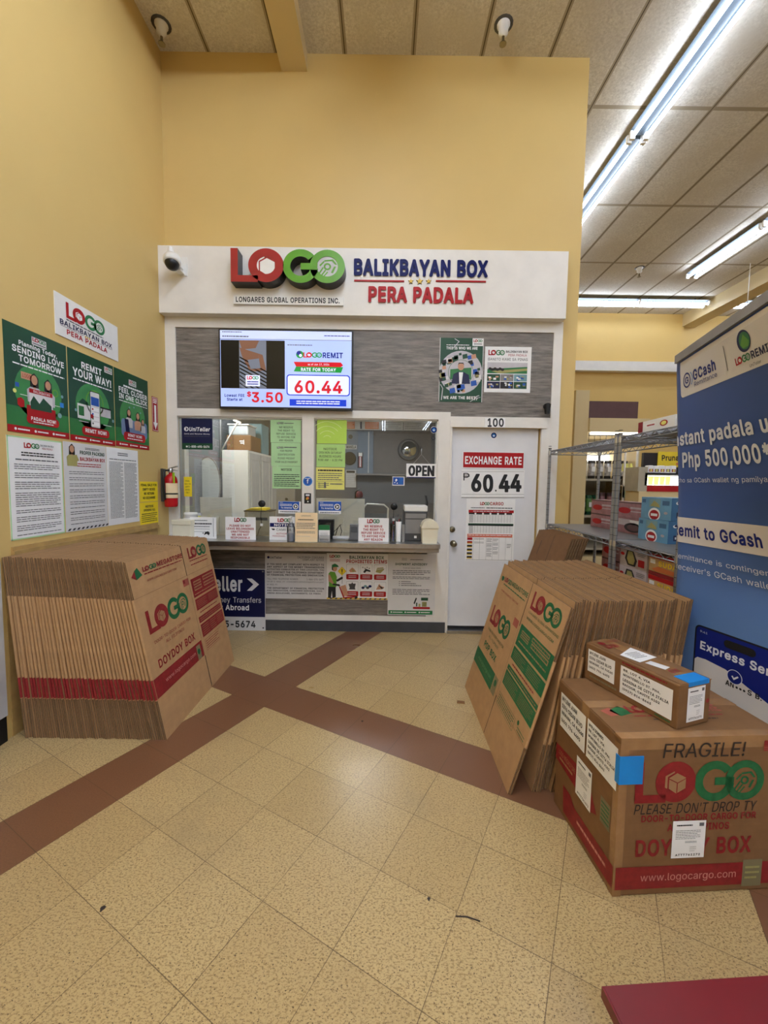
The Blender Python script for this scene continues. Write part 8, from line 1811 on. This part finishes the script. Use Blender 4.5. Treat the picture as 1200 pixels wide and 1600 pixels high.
SILV = mat('silver_bag', (188, 184, 182), .3, .3, var=.25, scale=30); GRNB = mat('green_bag', (110, 150, 80), .4, var=.25, scale=25)
for k in range(6): bag(x0+.09+k*.115, KY+.2, SH[0], .11, .26, SILV, HAIRM, 'silver grey product bag on the upper cooler shelf', 'silver bags on the upper cooler shelf')
for k in range(3): bag(x0+.09+k*.1, KY+.2, SH[1], .10, .28, GRNB, GREEND, 'green product bag on the middle cooler shelf', 'green bags on the middle cooler shelf')
for k in range(3): bag(x0+.40+k*.11, KY+.24, SH[1], .10, .32, PURP, MAROON, 'reddish product bag on the middle cooler shelf', 'reddish bags on the middle cooler shelf')
# lit display to the right
DY = 5.0
x0, x1 = W(1000, 740, DY).x, W(1110, 740, DY).x
root = empty('lit_display_case', ((x0+x1)/2, DY+.3, 0), 'lit open display case with cups behind the blue cartons', 'display case')
z = lambda py: W(1030, py, DY).z
m = boxes((x0, DY, 0, x1, DY+.28, z(768), CREAM), (W(998, 740, DY).x, DY, z(768), W(1012, 740, DY).x, DY+.28, z(730), BEIGE), (W(1004, 740, DY+.24).x, DY+.24, z(768), x1, DY+.28, z(705), HAIRM)); part('cabinet', m, root)
m = boxes((W(1012, 740, DY).x, DY-.01, z(768), x1, DY, z(759), RED)); part('red_strip', m, root)
m = boxes((W(1010, 740, DY).x, DY, z(742), x1, DY+.235, z(739), BLKM), (W(1008, 740, DY).x, DY, z(759), W(1012, 740, DY).x, DY+.235, z(739), BLKM)); part('shelf', m, root)
m = boxes((W(1014, 740, DY).x, DY+.22, z(758), x1, DY+.235, z(743), GLOWW)); part('lamp', m, root)
for k in range(5):
    cx = W(1017+k*9.2, 750, DY).x; m = MB(); m.lathe([(.024, 0), (.032, z(743.5)-z(757.5))], (cx, DY+.12, z(758)+.001), GLOWY, 14); tag(m.build('yellow_cup'), 'pale yellow cup in the lit display case', 'cup', 'yellow cups in the display case')
for k in range(5):
    cx = W(1024+k*9, 735, DY).x; m = MB(); m.rbox(cx-.033, DY+.08, z(739)+.001, cx+.033, DY+.16, z(728)-.004*(k % 2)+.01, .01, PAPER); o = tag(m.build('snack_pack'), 'red and white pack on top of the lit display case', 'pack', 'packs on the display case')
    s = Sheet(lambda a, b: (V3((cx-.033+.066*a, DY+.0795, z(739)+(z(728)-z(739))*b)), V3((0, -1, 0)))); s.r(.15, .2, .85, .6, RED if k % 2 == 0 else MAROON, 2); s.disc(.5, .4, .2, PYEL, 3); s.parts(o)
m = boxes((W(1028, 718, DY+.225).x, DY+.225, W(1050, 730, DY+.225).z, x1, DY+.235, W(1050, 706, DY+.225).z, mat('yellow_store_sign', (232, 204, 48), .4, var=.03))); o = tag(m.build('yellow_store_sign'), 'yellow sign with black lettering above the lit display case', 'sign')
s = Sheet(lambda a, b: (W(a, b, DY+.2245), V3((0, -1, 0)))); s.t('Prunas', 1034, 711, 1066, 720, INK, .04); s.disc(1058, 725, 2, ORANGE); s.parts(o)
# shelf rack with small jars
RY = 5.36
x0, x1 = W(975, 740, RY).x, W(996, 740, RY).x
root = empty('jar_rack', ((x0+x1)/2, RY+.15, 0), 'narrow white rack of small jars between the cooler and the display', 'rack')
m = boxes((x0, RY, 0, x0+.02, RY+.02, W(980, 706, RY).z, WHITE), (x1-.02, RY, 0, x1, RY+.02, W(980, 704, RY).z, WHITE)); part('post', m, root)
for py in (736, 758):
    zz = W(985, py, RY).z; m = boxes((x0, RY, zz-.012, x1, RY+.25, zz, WHITE)); part('shelf', m, root)
    for k in range(3):
        cx = x0+.035+k*.05; m = MB(); m.lathe([(.02, 0), (.02, .06), (.014, .075), (.016, .08), (.016, .1)], (cx, RY+.08, zz+.001), PYEL if py < 750 else HAIRM, 12); tag(m.build('small_jar'), 'small %s jar on the narrow rack' % ('yellow' if py < 750 else 'dark'), 'jar', '%s jars on the narrow rack' % ('yellow' if py < 750 else 'dark'))
m = boxes((x0, RY, W(985, 778, RY).z, x1, RY+.01, W(985, 760, RY).z, mat('pale_green_panel', (170, 186, 160), .5))); part('green_panel', m, root)

# ------------------------------------------------------------------ dark red table top, floor litter
tz = .45
a = FZ(940, 1541, tz); b = FZ(1200, 1524, tz); dx_ = (b-a).normalized()
root = empty('dark_red_table', (a.x+.35, a.y-.35, 0), 'dark red table corner at the lower right of the photo', 'table')
ny = V3((dx_.y, -dx_.x, 0))
m = MB(); c = a+dx_*.4+ny*.35
m.obox(c-V3((0, 0, .0125)), dx_*.4, ny*.35, (0, 0, .0125), WINE); m.obox(c+V3((0, 0, .0006)), dx_*.396, ny*.346, (0, 0, .0006), WINE); part('table_top', m, root)
for i in (-1, 1):
    for j in (-1, 1):
        p = c+dx_*.36*i+ny*.31*j; m = MB(); m.cyl((p.x, p.y, 0), (p.x, p.y, tz-.025), .018, BLACK, n=12); part('leg', m, root)
a = FZ(720, 1098, 0); m = MB(); m.obox((a.x, a.y, .004), (.025, -.004, 0), (.002, .012, 0), (0, 0, .004), CARD2)
tag(m.build('cardboard_scrap'), 'small tan cardboard scrap on the floor by the right stack', 'scrap')
def scuff(px_, py_, r, label):
    a = FZ(px_, py_, 0); m = MB(); pts = [(a.x+r*math.cos(k)*(.7+.3*math.sin(3*k)), a.y+r*math.sin(k), .0009) for k in [i*2*PI/10 for i in range(10)]]
    m.prism(pts[::-1][::-1], (0, 0, -.0008), INKT); tag(m.build('floor_mark'), label, 'mark')
scuff(160, 1420, .011, 'dark round spot on the floor tiles at the lower left'); scuff(566, 1127, .009, 'dark spot on the reddish floor strip'); scuff(670, 1405, .007, 'small dark spot on the tiles at lower centre right')
a = FZ(712, 1432, 0); b = FZ(750, 1440, 0); m = MB(); m.tube([a+V3((0, 0, .001)), a.lerp(b, .5)+V3((0, .006, .001)), b+V3((0, 0, .001))], .0022, INKT, 5); tag(m.build('floor_crack'), 'short black crack line on the floor tiles near the photo centre bottom', 'mark')
for o in bpy.data.objects:
    for k in ('_org', '_local'):
        if k in o: del o[k]
